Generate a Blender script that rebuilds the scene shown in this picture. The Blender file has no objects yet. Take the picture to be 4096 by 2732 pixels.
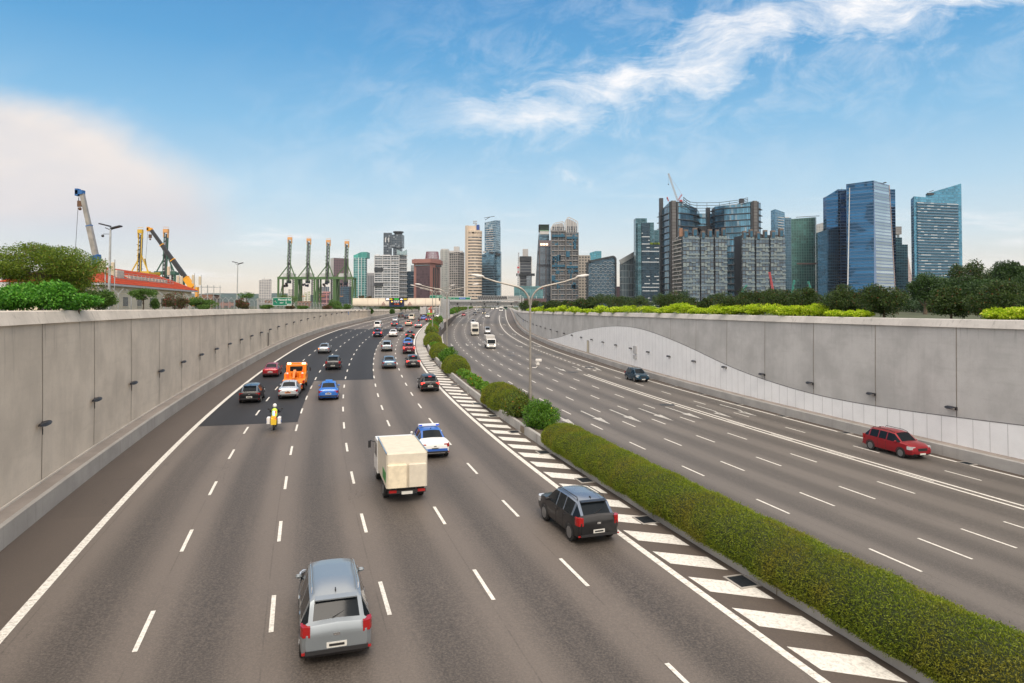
import bpy, bmesh, math, random
import numpy as np
from mathutils import Vector, Matrix
R=math.radians
rng=np.random.default_rng(7); random.seed(7)
# ---------------- camera, world, sun ----------------
F=2731.0; CX=2048.0; TH=R(1.2); HOR=1222.0; YC=HOR-F*math.tan(TH); H=9.3
scn=bpy.context.scene
cam=bpy.data.cameras.new('camera'); camo=bpy.data.objects.new('camera',cam)
bpy.context.collection.objects.link(camo); scn.camera=camo
camo.location=(0,0,H); camo.rotation_euler=(R(90)+TH,0,0)
cam.sensor_width=36; cam.lens=36*F/4096; cam.shift_y=-(1366-YC)/4096
cam.clip_start=0.5; cam.clip_end=20000
scn.render.resolution_x=1024; scn.render.resolution_y=683
scn.view_settings.view_transform='Standard'; scn.view_settings.look='None'
scn.view_settings.exposure=0.10; scn.view_settings.gamma=1
SUN_EL,SUN_AZ=48.0,168.0     # azimuth from +Y towards +X
W=bpy.data.worlds.new('World'); scn.world=W; W.use_nodes=True
sun=bpy.data.lights.new('sun','SUN'); so=bpy.data.objects.new('sun',sun)
bpy.context.collection.objects.link(so)
sun.energy=2.1; sun.angle=R(22); sun.color=(1,.90,.78)
sd=Vector((math.sin(R(SUN_AZ))*math.cos(R(SUN_EL)),math.cos(R(SUN_AZ))*math.cos(R(SUN_EL)),math.sin(R(SUN_EL))))
so.rotation_euler=sd.to_track_quat('Z','Y').to_euler(); so.location=(30,-60,90)

class N:
    """tiny expression helper for shader maths"""
    def __init__(s,nt,sock): s.nt=nt; s.k=sock
    def _m(s,op,*a):
        n=s.nt.nodes.new('ShaderNodeMath'); n.operation=op
        for i,x in enumerate((s,)+a):
            if isinstance(x,N): s.nt.links.new(x.k,n.inputs[i])
            else: n.inputs[i].default_value=x
        return N(s.nt,n.outputs[0])
    def __add__(s,o): return s._m('ADD',o)
    __radd__=__add__
    def __sub__(s,o): return s._m('SUBTRACT',o)
    def __rsub__(s,o): return (s*-1)+o
    def __mul__(s,o): return s._m('MULTIPLY',o)
    __rmul__=__mul__
    def __truediv__(s,o): return s._m('DIVIDE',o)
    def fl(s): return s._m('FLOOR')
    def fr(s): return s._m('FRACT')
    def lt(s,o): return s._m('LESS_THAN',o)
    def gt(s,o): return s._m('GREATER_THAN',o)
    def mx(s,o): return s._m('MAXIMUM',o)
    def mn(s,o): return s._m('MINIMUM',o)
    def pw(s,o): return s._m('POWER',o)
    def ab(s): return s._m('ABSOLUTE')
    def sin(s): return s._m('SINE')
    def ss(s,a,b):
        n=s.nt.nodes.new('ShaderNodeMapRange'); n.interpolation_type='SMOOTHSTEP'
        s.nt.links.new(s.k,n.inputs[0]); n.inputs[1].default_value=a; n.inputs[2].default_value=b
        return N(s.nt,n.outputs[0])
def mixc(nt,f,a,b,mode='MIX'):
    n=nt.nodes.new('ShaderNodeMix'); n.data_type='RGBA'; n.blend_type=mode
    for k,x in ((0,f),(6,a),(7,b)):
        if isinstance(x,N): nt.links.new(x.k,n.inputs[k])
        elif k==0: n.inputs[0].default_value=x
        else: n.inputs[k].default_value=(*x[:3],1)
    return N(nt,n.outputs[2])
def noise(nt,vec,scale,detail=3,rough=.5,dist=0,col=False):
    n=nt.nodes.new('ShaderNodeTexNoise'); n.inputs['Scale'].default_value=scale
    n.inputs['Detail'].default_value=detail; n.inputs['Roughness'].default_value=rough
    n.inputs['Distortion'].default_value=dist
    if vec is not None: nt.links.new(vec.k,n.inputs['Vector'])
    return N(nt,n.outputs['Color' if col else 0])
def comb(nt,x,y,z=0.0):
    n=nt.nodes.new('ShaderNodeCombineXYZ')
    for i,v in enumerate((x,y,z)):
        if isinstance(v,N): nt.links.new(v.k,n.inputs[i])
        else: n.inputs[i].default_value=v
    return N(nt,n.outputs[0])
def sep(nt,v):
    n=nt.nodes.new('ShaderNodeSeparateXYZ'); nt.links.new(v.k,n.inputs[0])
    return [N(nt,n.outputs[i]) for i in range(3)]
def ramp(nt,f,stops):
    n=nt.nodes.new('ShaderNodeValToRGB'); nt.links.new(f.k,n.inputs[0]); e=n.color_ramp.elements
    while len(e)<len(stops): e.new(.5)
    for i,(p,c) in enumerate(stops): e[i].position=p; e[i].color=(*c,1)
    return N(nt,n.outputs[0])
def srgb(r,g,b):
    return tuple(((c/255)/12.92 if c/255<=.04045 else ((c/255+.055)/1.055)**2.4) for c in (r,g,b))

def build_world():
    nt=W.node_tree; nt.nodes.clear()
    sky=nt.nodes.new('ShaderNodeTexSky'); sky.sky_type='NISHITA'; sky.sun_disc=False
    sky.sun_elevation=R(SUN_EL); sky.sun_rotation=R(SUN_AZ)
    sky.altitude=10; sky.air_density=1.0; sky.dust_density=1.2; sky.ozone_density=2.0
    tc=nt.nodes.new('ShaderNodeTexCoord'); d=N(nt,tc.outputs['Generated'])
    x,y,z=sep(nt,d)
    skyc=mixc(nt,1.0,N(nt,sky.outputs[0]),(SKYS,SKYS,SKYS),'MULTIPLY')
    # graded clear sky: deeper blue aloft, warm cream haze near the skyline (a morning haze)
    el=z.mx(0.0)
    grad=ramp(nt,el,[(0.0,srgb(248,230,210)),(.035,srgb(246,235,220)),(.09,srgb(220,233,238)),(.16,srgb(186,220,240)),(.25,srgb(138,196,234)),(.34,srgb(96,170,222)),(.50,srgb(58,134,200)),(1.0,srgb(28,78,150))])
    base=mixc(nt,SKYMIX,skyc,grad)
    # clouds: fields laid out on the sky sphere, front half
    yy=y.mx(0.02); u=x/yy; v=z/yy
    P=comb(nt,u,v)
    warp=noise(nt,P,3.0,4,.55,0); w2=(warp-.5)
    # cirrus band
    u0,v0=0.02,0.292
    a=(u-u0)*.960+(v-v0)*.28; b=(v-v0)*.960-(u-u0)*.28
    bb=b+w2*.17
    wid=a.ss(-.15,.15)*.022+.036
    band=((bb/wid)*(bb/wid)*-1.0)._m('EXPONENT')
    st=comb(nt,a*2.6+bb*2.6,bb*7.0+a*1.2)
    fb=noise(nt,st,2.6,12,.70,.6)
    fb2=noise(nt,comb(nt,a*2.6,b*4.2),4.2,9,.66,.5)
    ca=((band*1.25+fb*2.7+fb2*1.5-2.66).mx(0).mn(1))*band.ss(.05,.4)*a.ss(-.22,.02)
    # wide faint veil
    veil=noise(nt,comb(nt,u*1.2+v*1.0,v*4.6-u*1.3),1.5,7,.58,.5).ss(.48,.85)*v.ss(.03,.14)*v.ss(.40,.22)*(u.ss(.62,.1))*.5
    vb=((b/.16)*(b/.16)*-1.0)._m('EXPONENT')*a.ss(-.6,.1)*fb2.ss(.40,.72)*.38
    # broad lens-shaped cloud low on the left
    ex=(u+.80)/.40+w2*.30; ey=(v-.10)/.21+w2*.34+(fb2-.5)*.18
    lens=((ex*ex+ey*ey)._m('SQRT')).ss(1.10,.78)
    ex2=(u+.70)/.26; ey2=(v-.07)/.10
    left=lens*(v+u*.04).ss(.03,.12)*.93
    # low streaks
    low=noise(nt,comb(nt,u*2.2,v*16.0),2.2,7,.6,.3).ss(.50,.78)*v.ss(.015,.05)*v.ss(.20,.09)*.75
    small=(((u-.095)/.035)._m('POWER',2.0)*-1.0-(((v-.186-(u-.095)*-.35)/.012))._m('POWER',2.0))._m('EXPONENT')*fb2.ss(.45,.7)*.7
    # unseen bright clouds behind the viewpoint and overhead, added as fill light
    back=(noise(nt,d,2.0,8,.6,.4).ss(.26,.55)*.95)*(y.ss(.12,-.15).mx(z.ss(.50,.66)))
    front=y.ss(.02,.12)
    m1=((ca*.95).mx(vb).mx(veil).mx(low).mx(small))*front
    cl=mixc(nt,1.0,(1,1,1),(1,1,1))
    c1=mixc(nt,m1.mn(1),base,srgb(250,249,250))
    lc=mixc(nt,v.ss(.02,.30),srgb(216,213,218),srgb(252,238,226))
    lc=mixc(nt,noise(nt,comb(nt,u*1.6,v*4),1.6,4,.5).ss(.3,.75)*.6,lc,srgb(196,202,214))
    c2=mixc(nt,left*front,c1,lc)
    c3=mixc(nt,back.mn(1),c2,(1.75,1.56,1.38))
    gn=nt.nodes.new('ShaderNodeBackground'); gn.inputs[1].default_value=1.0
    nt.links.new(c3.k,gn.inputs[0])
    o=nt.nodes.new('ShaderNodeOutputWorld'); nt.links.new(gn.outputs[0],o.inputs[0])
HAZE=True; SKYS=0.09; SKYMIX=.82
build_world()

# ---------------- geometry helpers ----------------
ys=np.arange(0,1500.)
def sm(t):
    a=np.interp(ys,[p[0] for p in t],[p[1] for p in t]); k=np.ones(31)/31
    return np.convolve(np.pad(a,15,mode='edge'),k,'valid')
SL=sm([(0,0),(30,.25),(71,.85),(99,1.4),(138,2.6),(173,3.4),(196,3.8),(230,4.3),(300,5.2),(400,5.9),(600,6.8),(1500,6.8)])
SR=sm([(0,-2.0),(50,-1.65),(104,-.9),(150,-.3),(206,.9),(240,1.9),(275,3.1),(320,4.3),(400,5.6),(600,6.8),(1500,6.8)])
def zl(Y): return float(np.interp(Y,ys,SL))
def zr(Y): return float(np.interp(Y,ys,SR))
def spl(kk):
    kx=np.array([k[0] for k in kk],float); ky=np.array([k[1] for k in kk],float)
    n=len(kx); h=np.diff(kx); A=np.eye(n); b=np.zeros(n)
    for i in range(1,n-1):
        A[i,i-1]=h[i-1];A[i,i]=2*(h[i-1]+h[i]);A[i,i+1]=h[i];b[i]=6*((ky[i+1]-ky[i])/h[i]-(ky[i]-ky[i-1])/h[i-1])
    m=np.linalg.solve(A,b)
    s0=(ky[1]-ky[0])/h[0]-h[0]*m[1]/6; s1=(ky[-1]-ky[-2])/h[-1]+h[-1]*m[-2]/6
    def f(Y):
        if Y<kx[0]: return float(ky[0]+(Y-kx[0])*s0)
        if Y>kx[-1]: return float(ky[-1]+(Y-kx[-1])*s1)
        i=int(np.clip(np.searchsorted(kx,Y)-1,0,n-2)); t=Y-kx[i]; Hh=h[i]
        return float(ky[i]+t*((ky[i+1]-ky[i])/Hh-Hh*(2*m[i]+m[i+1])/6)+t*t*m[i]/2+t**3*(m[i+1]-m[i])/(6*Hh))
    return f
KL=spl([(10,9.76),(40,.46),(80,-9.59),(120,-17.14),(160,-21.92),(200,-24.78),(260,-27.61),(380,-31.94),(500,-34.3)])
KR=spl([(10,22.92),(40,13.64),(80,2.58),(120,-5.85),(160,-12.39),(200,-16.98),(260,-20.47),(380,-22.46),(500,-24.04)])
def PL(K,Yb,off):
    s=K(Yb+.5)-K(Yb-.5); q=math.hypot(1,s)
    return K(Yb)+off/q, Yb-off*s/q
def heading(K,Yb):    # angle of the travel direction from +Y (positive = towards -X)
    return math.atan2(-(K(Yb+1)-K(Yb-1))/2,1)
def L3(Yb,off,dz=0): x,y=PL(KL,Yb,off); return (x,y,zl(y)+dz)
def R3(Yb,off,dz=0): x,y=PL(KR,Yb,off); return (x,y,zr(y)+dz)
def ZP(py,Y,px=2048):  # height of a thing standing at distance Y whose top is seen at row py
    b=(YC-py)/F; dy=math.cos(TH)-b*math.sin(TH); dz=math.sin(TH)+b*math.cos(TH)
    return H+Y*dz/dy
def XP(px,Y,py=1200):
    b=(YC-py)/F; dy=math.cos(TH)-b*math.sin(TH)
    return (px-CX)/F*Y/dy
def find_px(K,off,px,lo=15,hi=600):
    best=None
    for Yb in np.arange(lo,hi,.5):
        x,y=PL(K,Yb,off)
        e=abs(CX+F*x/y-px)
        if best is None or e<best[0]-1e-6: best=(e,Yb)
    return float(best[1])
yb_grid=lambda a,b: np.unique(np.concatenate([np.arange(a,min(b,120),1.5) if a<120 else [], np.arange(max(a,120),b,3.) if b>120 else [],[a,b]]))

COL=bpy.context.collection
def tag(o,label=None,cat=None,group=None,kind=None):
    if label: o['label']=label
    if cat: o['category']=cat
    if group: o['group']=group
    if kind: o['kind']=kind
    return o
def empty(name,label,cat,loc=(0,0,0),rz=0,group=None):
    o=bpy.data.objects.new(name,None); COL.objects.link(o); o.location=loc; o.rotation_euler=(0,0,rz); o.empty_display_size=.3
    return tag(o,label,cat,group)
class MB:
    def __init__(s): s.v=[]; s.f=[]; s.m=[]; s.uv=[]
    def quad(s,pts,m=0,uv=None):
        b=len(s.v); s.v+= [tuple(p) for p in pts]; s.f.append(tuple(range(b,b+len(pts)))); s.m.append(m)
        s.uv.append(uv if uv else [(0,0)]*len(pts)); return s
    def box(s,c,d,rz=0,rx=0,ry=0,m=0,M=None):
        if M is None: M=Matrix.Translation(c)@Matrix.Rotation(rz,4,'Z')@Matrix.Rotation(ry,4,'Y')@Matrix.Rotation(rx,4,'X')
        x,y,z=[k/2 for k in d]
        P=[M@Vector(p) for p in ((-x,-y,-z),(x,-y,-z),(x,y,-z),(-x,y,-z),(-x,-y,z),(x,-y,z),(x,y,z),(-x,y,z))]
        for q,(ua,va) in (((0,1,5,4),(d[0],d[2])),((1,2,6,5),(d[1],d[2])),((2,3,7,6),(d[0],d[2])),((3,0,4,7),(d[1],d[2])),((4,5,6,7),(d[0],d[1])),((3,2,1,0),(d[0],d[1]))):
            s.quad([P[i] for i in q],m,[(0,0),(ua,0),(ua,va),(0,va)])
        return s
    def bar(s,a,b,w,h=None,m=0):
        a=Vector(a);b=Vector(b); h=h or w; d=b-a; L=d.length
        if L<1e-6: return s
        q=d.to_track_quat('Z','Y').to_matrix().to_4x4()
        return s.box(None,(w,h,L),M=Matrix.Translation((a+b)/2)@q,m=m)
    def tube(s,pts,rad,n=8,m=0,cap=True):
        pts=[Vector(p) for p in pts]; k=len(pts)
        if not hasattr(rad,'__len__'): rad=[rad]*k
        b=len(s.v); u=None
        for i,p in enumerate(pts):
            d=(pts[min(i+1,k-1)]-pts[max(i-1,0)]).normalized()
            if u is None: u=d.orthogonal().normalized()
            u=(u-d*u.dot(d)).normalized(); w=d.cross(u)
            for j in range(n):
                t=2*math.pi*j/n; s.v.append(tuple(p+(u*math.cos(t)+w*math.sin(t))*rad[i]))
        for i in range(k-1):
            for j in range(n):
                s.f.append((b+i*n+j,b+i*n+(j+1)%n,b+(i+1)*n+(j+1)%n,b+(i+1)*n+j)); s.m.append(m); s.uv.append([(j/n,i),((j+1)/n,i),((j+1)/n,i+1),(j/n,i+1)])
        if cap:
            s.f.append(tuple(b+j for j in reversed(range(n)))); s.m.append(m); s.uv.append([(0,0)]*n)
            s.f.append(tuple(b+(k-1)*n+j for j in range(n))); s.m.append(m); s.uv.append([(0,0)]*n)
        return s
    def prism(s,poly,z0,z1,m=0,top=True,bottom=False,mt=None):
        """poly ccw-ish list of (x,y); z0,z1 numbers or per-vertex lists; uv in metres"""
        n=len(poly); Z0=z0 if hasattr(z0,'__len__') else [z0]*n; Z1=z1 if hasattr(z1,'__len__') else [z1]*n; u=0
        for i in range(n):
            j=(i+1)%n; a=poly[i]; b=poly[j]; L=math.hypot(b[0]-a[0],b[1]-a[1])
            s.quad([(a[0],a[1],Z0[i]),(b[0],b[1],Z0[j]),(b[0],b[1],Z1[j]),(a[0],a[1],Z1[i])],m,[(u,Z0[i]),(u+L,Z0[j]),(u+L,Z1[j]),(u,Z1[i])]); u+=L
        if top: s.quad([(p[0],p[1],z) for p,z in zip(poly,Z1)],m if mt is None else mt,[(p[0],p[1]) for p in poly])
        if bottom: s.quad([(p[0],p[1],z) for p,z in zip(poly,Z0)][::-1],m,[(p[0],p[1]) for p in poly])
        return s
    def strip(s,rows,m=0,u0=None):
        """rows: list of rows of points (a grid); uv = (across index metres, along metres)"""
        b=len(s.v); nc=len(rows[0]); al=0
        U=u0 if u0 else list(np.cumsum([0]+[ (Vector(rows[0][i+1])-Vector(rows[0][i])).length for i in range(nc-1)]))
        als=[0]
        for i in range(1,len(rows)): als.append(als[-1]+(Vector(rows[i][0])-Vector(rows[i-1][0])).length)
        for r in rows: s.v+=[tuple(p) for p in r]
        for i in range(len(rows)-1):
            for j in range(nc-1):
                s.f.append((b+i*nc+j,b+i*nc+j+1,b+(i+1)*nc+j+1,b+(i+1)*nc+j)); s.m.append(m)
                s.uv.append([(U[j],als[i]),(U[j+1],als[i]),(U[j+1],als[i+1]),(U[j],als[i+1])])
        return s
    def ball(s,c,r,n=8,m=0,sc=(1,1,1)):
        b=len(s.v); k=n//2
        for i in range(k+1):
            t=math.pi*i/k
            for j in range(n):
                p=2*math.pi*j/n; s.v.append((c[0]+r*sc[0]*math.sin(t)*math.cos(p),c[1]+r*sc[1]*math.sin(t)*math.sin(p),c[2]+r*sc[2]*math.cos(t)))
        for i in range(k):
            for j in range(n):
                s.f.append((b+(i+1)*n+j,b+(i+1)*n+(j+1)%n,b+i*n+(j+1)%n,b+i*n+j)); s.m.append(m); s.uv.append([(0,0)]*4)
        return s
    def build(s,name,mats,parent=None,smooth=False,loc=None):
        me=bpy.data.meshes.new(name); me.from_pydata(s.v,[],s.f)
        if not isinstance(mats,(list,tuple)): mats=[mats]
        for mm in mats: me.materials.append(mm)
        if len(mats)>1: me.polygons.foreach_set('material_index',s.m)
        l=me.uv_layers.new(name='UVMap'); l.data.foreach_set('uv',[c for f in s.uv for p in f for c in p])
        if smooth: me.shade_smooth(); me.set_sharp_from_angle(angle=R(38))
        me.update()
        o=bpy.data.objects.new(name,me); COL.objects.link(o)
        if parent: o.parent=parent
        if loc: o.location=loc
        return o
def npmesh(name,V,Fq,mats,mi=None,parent=None,smooth=False):
    me=bpy.data.meshes.new(name); n=len(V); k=Fq.shape[1]; m=len(Fq)
    me.vertices.add(n); me.vertices.foreach_set('co',V.astype(np.float32).ravel())
    me.loops.add(m*k); me.loops.foreach_set('vertex_index',Fq.astype(np.int32).ravel())
    me.polygons.add(m); me.polygons.foreach_set('loop_start',np.arange(0,m*k,k,dtype=np.int32))
    me.polygons.foreach_set('loop_total',np.full(m,k,dtype=np.int32))
    for mm in (mats if isinstance(mats,(list,tuple)) else [mats]): me.materials.append(mm)
    if mi is not None: me.polygons.foreach_set('material_index',mi.astype(np.int32))
    if smooth: me.shade_smooth()
    me.update(); me.validate()
    o=bpy.data.objects.new(name,me); COL.objects.link(o)
    if parent: o.parent=parent
    return o
def copy_tree(o,parent=None):
    c=o.copy(); COL.objects.link(c)
    if parent: c.parent=parent
    for ch in [q for q in bpy.data.objects if q.parent==o]: copy_tree(ch,c)
    return c
def text_mesh(s,size,mat,name,parent=None,loc=(0,0,0),rz=0,rx=R(90),align='CENTER',ex=.01,sx=1.0):
    cu=bpy.data.curves.new('t','FONT'); cu.body=s; cu.size=size; cu.align_x=align; cu.align_y='CENTER'; cu.extrude=ex; cu.resolution_u=2
    t=bpy.data.objects.new('t',cu); COL.objects.link(t)
    bpy.context.view_layer.update()
    me=bpy.data.meshes.new_from_object(t.evaluated_get(bpy.context.evaluated_depsgraph_get()))
    bpy.data.objects.remove(t); bpy.data.curves.remove(cu)
    me.materials.clear(); me.materials.append(mat)
    o=bpy.data.objects.new(name,me); COL.objects.link(o); o.location=loc; o.rotation_euler=(rx,0,rz); o.scale=(sx,1,1)
    if parent: o.parent=parent
    return o

# ---------------- materials ----------------
def newmat(name):
    m=bpy.data.materials.new(name); m.use_nodes=True; nt=m.node_tree
    return m,nt,nt.nodes['Principled BSDF']
def setp(b,**k):
    for n,v in k.items():
        n=n.replace('_',' ')
        if isinstance(v,N): b.id_data.links.new(v.k,b.inputs[n])
        elif isinstance(v,tuple): b.inputs[n].default_value=(*v[:3],1)
        else: b.inputs[n].default_value=v
def bump(nt,b,hgt,st,dist=.02):
    n=nt.nodes.new('ShaderNodeBump'); n.inputs['Strength'].default_value=st; n.inputs['Distance'].default_value=dist
    nt.links.new(hgt.k,n.inputs['Height']); nt.links.new(n.outputs[0],b.inputs['Normal'])
def tcoord(nt,which='Object'):
    return N(nt,nt.nodes.new('ShaderNodeTexCoord').outputs[which])
MC={}
def pm(name,col,rough=.6,metal=0.0,var=.12,scale=3.0,em=0,spec=.5,coat=0):
    if name in MC: return MC[name]
    m,nt,b=newmat(name)
    if var>0:
        t=noise(nt,tcoord(nt),scale,4,.6)
        c=mixc(nt,t.ss(.3,.7),tuple(c*(1-var) for c in col),tuple(min(1,c*(1+var)) for c in col))
        setp(b,Base_Color=c)
    else: setp(b,Base_Color=col)
    setp(b,Roughness=rough,Metallic=metal)
    b.inputs['Specular IOR Level'].default_value=spec
    if coat: b.inputs['Coat Weight'].default_value=coat; b.inputs['Coat Roughness'].default_value=.05
    if em: b.inputs['Emission Color'].default_value=(*col,1); b.inputs['Emission Strength'].default_value=em
    MC[name]=m; return m
def road_mat(name,tint,wear,lane=3.3,off0=0.0,dark=False):
    m,nt,b=newmat(name); uv=tcoord(nt,'UV'); u,v,_=sep(nt,uv); g=tcoord(nt,'Object')
    agg=noise(nt,g,14,3,.7); big=noise(nt,g,.09,4,.55); strk=noise(nt,comb(nt,u*1.2,v*.035),1.0,5,.6)
    spk=noise(nt,g,55,2,.8)
    base=mixc(nt,big.ss(.3,.7),tuple(c*.93 for c in tint),tuple(c*1.08 for c in tint))
    lanep=((u+off0)/lane).fr()
    oil=(1-((lanep-.5).ab()*2)+(strk-.5)*.3).ss(.15,.85)*(strk.ss(.2,.7)*.35+.65)
    base=mixc(nt,oil*wear,base,tuple(c*.30 for c in tint))
    pat=noise(nt,comb(nt,(u/3.3).fl()*7.3,(v/23).fl()*3.1),3.7,0,.5).ss(.62,.66)*noise(nt,comb(nt,u*.1,v*.02),2,2,.5).ss(.5,.52)
    base=mixc(nt,pat*.22,base,tuple(c*.5 for c in tint))
    crk=(noise(nt,comb(nt,u*.35,v*.16),1.0,6,.7,.6)-.5).ab().lt(.0035)*noise(nt,comb(nt,u*.3,v*.07),1.1,2,.5).ss(.54,.60)
    base=mixc(nt,crk*.65,base,tuple(c*.3 for c in tint))
    # rubbed pale wheel tracks
    seam=((lanep-.5).ab()*2+ (noise(nt,comb(nt,u,v*.6),2.0,3,.6)-.5)*.012).gt(.986)*noise(nt,comb(nt,u*.5,v*.5),.8,2,.5).ss(.35,.55)
    base=mixc(nt,seam*.45,base,tuple(c*.4 for c in tint))
    # patchy stains
    stn=noise(nt,comb(nt,u*.9,v*.28),.9,6,.68,.4).ss(.62,.72)*noise(nt,g,.06,2,.5).ss(.45,.62)
    base=mixc(nt,stn*.55,base,tuple(c*.5 for c in tint))
    base=mixc(nt,(agg.ss(.35,.70))*.42,base,tuple(c*1.75 for c in tint))
    base=mixc(nt,spk.ss(.60,.74)*.5,base,tuple(min(1,c*3.0) for c in tint))
    base=mixc(nt,spk.ss(.40,.26)*.4,base,tuple(c*.4 for c in tint))
    setp(b,Base_Color=base,Roughness=agg.ss(.2,.8)*.12+.62); b.inputs['Specular IOR Level'].default_value=.5
    bump(nt,b,agg+spk*.6,.35,.01)
    if dark: b.inputs['Specular IOR Level'].default_value=.2
    return m
def conc_mat(name,col,streak=.35,scale=1.0):
    m,nt,b=newmat(name); g=tcoord(nt,'Object'); x,y,z=sep(nt,g)
    big=noise(nt,g,.35*scale,5,.6); fine=noise(nt,g,9*scale,4,.65); hor=noise(nt,comb(nt,x*.25,y*.25,z*2.2),1.0,4,.6)
    ver=noise(nt,comb(nt,x*2.6,y*2.6,z*.10),1.0,5,.62)
    c=mixc(nt,big.ss(.3,.7),tuple(k*.86 for k in col),tuple(min(1,k*1.1) for k in col))
    c=mixc(nt,hor.ss(.52,.72)*.25,c,tuple(k*.75 for k in col))
    c=mixc(nt,ver.ss(.54,.74)*streak,c,tuple(k*.5 for k in col))
    drip=noise(nt,comb(nt,x*1.1,y*1.1,z*.05),3.0,5,.7)
    c=mixc(nt,drip.ss(.57,.68)*(z.ss(4.5,9.3))*.7,c,tuple(k*.5 for k in col))
    c=mixc(nt,ver.ss(.36,.28)*streak*.5,c,tuple(min(1,k*1.5) for k in col))
    c=mixc(nt,fine.ss(.45,.8)*.25,c,tuple(k*.7 for k in col))
    c=mixc(nt,noise(nt,comb(nt,x*5,y*5,z*.35),1.0,2,.5).ss(.775,.80)*.7,c,tuple(min(1,k*1.9) for k in col))
    setp(b,Base_Color=c,Roughness=.85); b.inputs['Specular IOR Level'].default_value=.25
    bump(nt,b,fine+big*.5,.25,.02); return m
def paint_mat():
    m,nt,b=newmat('road_paint'); g=tcoord(nt,'Object')
    w=noise(nt,g,9,5,.7); w2=noise(nt,g,1.2,3,.6)
    c=mixc(nt,w.ss(.25,.6),(.42,.40,.36),(.74,.72,.66)); c=mixc(nt,w2.ss(.62,.8)*.4,c,(.35,.33,.30))
    setp(b,Base_Color=c,Roughness=.7); return m
def leaf_mat(name,c1,c2,c3=None,f3=.0,trans=.25,rough=.5,patch=None):
    m,nt,b=newmat(name)
    rnd=N(nt,nt.nodes.new('ShaderNodeNewGeometry').outputs['Random Per Island'])
    pos=N(nt,nt.nodes.new('ShaderNodeNewGeometry').outputs['Position'])
    nz=noise(nt,pos,.8,3,.6)
    c=mixc(nt,(rnd*.6+nz*.4).ss(.2,.8),c1,c2)
    if c3: c=mixc(nt,rnd.gt(1-f3),c,c3)
    if patch: c=mixc(nt,(noise(nt,pos,patch[0],4,.65)).ss(patch[1],patch[2])*patch[4],c,patch[3])
    setp(b,Base_Color=c,Roughness=rough); b.inputs['Specular IOR Level'].default_value=.3
    if trans:
        tr=nt.nodes.new('ShaderNodeBsdfTranslucent'); nt.links.new(c.k,tr.inputs[0])
        mx=nt.nodes.new('ShaderNodeMixShader'); mx.inputs[0].default_value=trans
        nt.links.new(b.outputs[0],mx.inputs[1]); nt.links.new(tr.outputs[0],mx.inputs[2])
        nt.links.new(mx.outputs[0],nt.nodes['Material Output'].inputs[0])
    return m
def facade(name,glass,frame,fh=3.6,bw=2.4,sp=.22,mu=.10,rough=.12,metal=.75,varc=None,vf=.15,vert=0,streak=0,patches=0,band=None):
    """curtain wall / window grid: fh floor height, bw bay width, sp spandrel share, mu mullion share"""
    m,nt,b=newmat(name); u,v,_=sep(nt,tcoord(nt,'UV'))
    fu=(u/bw).fr(); fv=(v/fh).fr(); iu=(u/bw).fl(); iv=(v/fh).fl()
    fr_=fu.lt(mu).mx(fv.lt(sp)) if mu>0 and sp>0 else (fu.lt(mu) if mu>0 else fv.lt(sp))
    wn=nt.nodes.new('ShaderNodeTexWhiteNoise'); wn.noise_dimensions='3D'; nt.links.new(comb(nt,iu,iv,.3).k,wn.inputs['Vector']); r=N(nt,wn.outputs['Value'])
    big=noise(nt,comb(nt,u*.02,v*.012),1.5,4,.6)
    g=mixc(nt,r*.7+big*.3,tuple(c*.6 for c in glass),tuple(min(1,c*1.45) for c in glass))
    if varc: g=mixc(nt,r.gt(1-vf),g,varc)
    if patches:  # dark patches suggest reflected neighbours, painted into the glass colour
        g=mixc(nt,(noise(nt,comb(nt,u*.03,v*.02),1.3,5,.6,.8)).ss(.50,.54)*patches,g,tuple(c*.30 for c in glass))
    c=mixc(nt,fr_,g,frame)
    if band:
        c=mixc(nt,((v/band[0]).fr()).lt(band[1]),c,band[2])
    if streak:
        wn2=nt.nodes.new('ShaderNodeTexWhiteNoise'); wn2.noise_dimensions='2D'; nt.links.new(comb(nt,(u/streak[0]+iv*.37).fl(),iv).k,wn2.inputs['Vector']); r2=N(nt,wn2.outputs['Value'])
        c=mixc(nt,(r2.gt(1-streak[1]))*fv.lt(streak[3])*fv.gt(.12),c,streak[2])
    setp(b,Base_Color=c,Roughness=fr_*(.55-rough)+rough+r*.08,Metallic=(1-fr_)*metal)
    bump(nt,b,fr_+r*.05,.3,.1)
    return m
# ---------------- ground, carriageways, walls ----------------
M_roadL=road_mat('asphalt_warm',(.116,.098,.083),1.0,lane=3.27,off0=0.0)
M_roadR=road_mat('asphalt_grey',(.114,.102,.090),.8,lane=3.2,off0=0.0)
M_should=road_mat('asphalt_shoulder',(.078,.062,.050),.15,lane=9)
M_dark=road_mat('asphalt_new',(.027,.027,.029),.4,lane=3.27,dark=True)
M_concL=conc_mat('concrete_wall_left',(.58,.51,.42),.16)
M_concR=conc_mat('concrete_wall_right',(.48,.475,.465),.14)
M_cope=conc_mat('coping_concrete',(.57,.52,.45),.45)
M_copeR=conc_mat('coping_concrete_grey',(.50,.48,.455),.25)
M_kerb=conc_mat('kerb_concrete',(.36,.34,.31),.35)
M_walk=conc_mat('walkway_concrete',(.30,.265,.235),.2,1.5)
M_paint=paint_mat()
M_joint=pm('joint_sealant',(.20,.17,.135),.9,var=.2)
M_earth=pm('earth_and_grass',(.06,.07,.03),.95,var=.3,scale=.8)
M_white=pm('white_cladding',(.84,.85,.86),.45,var=.035,scale=.7)
M_gal=pm('galvanised_steel',(.42,.43,.43),.42,.6,var=.15,scale=2)
M_metal=pm('dark_steel',(.05,.05,.055),.5,.5)
M_black=pm('black_rubber',(.02,.02,.02),.8)

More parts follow.
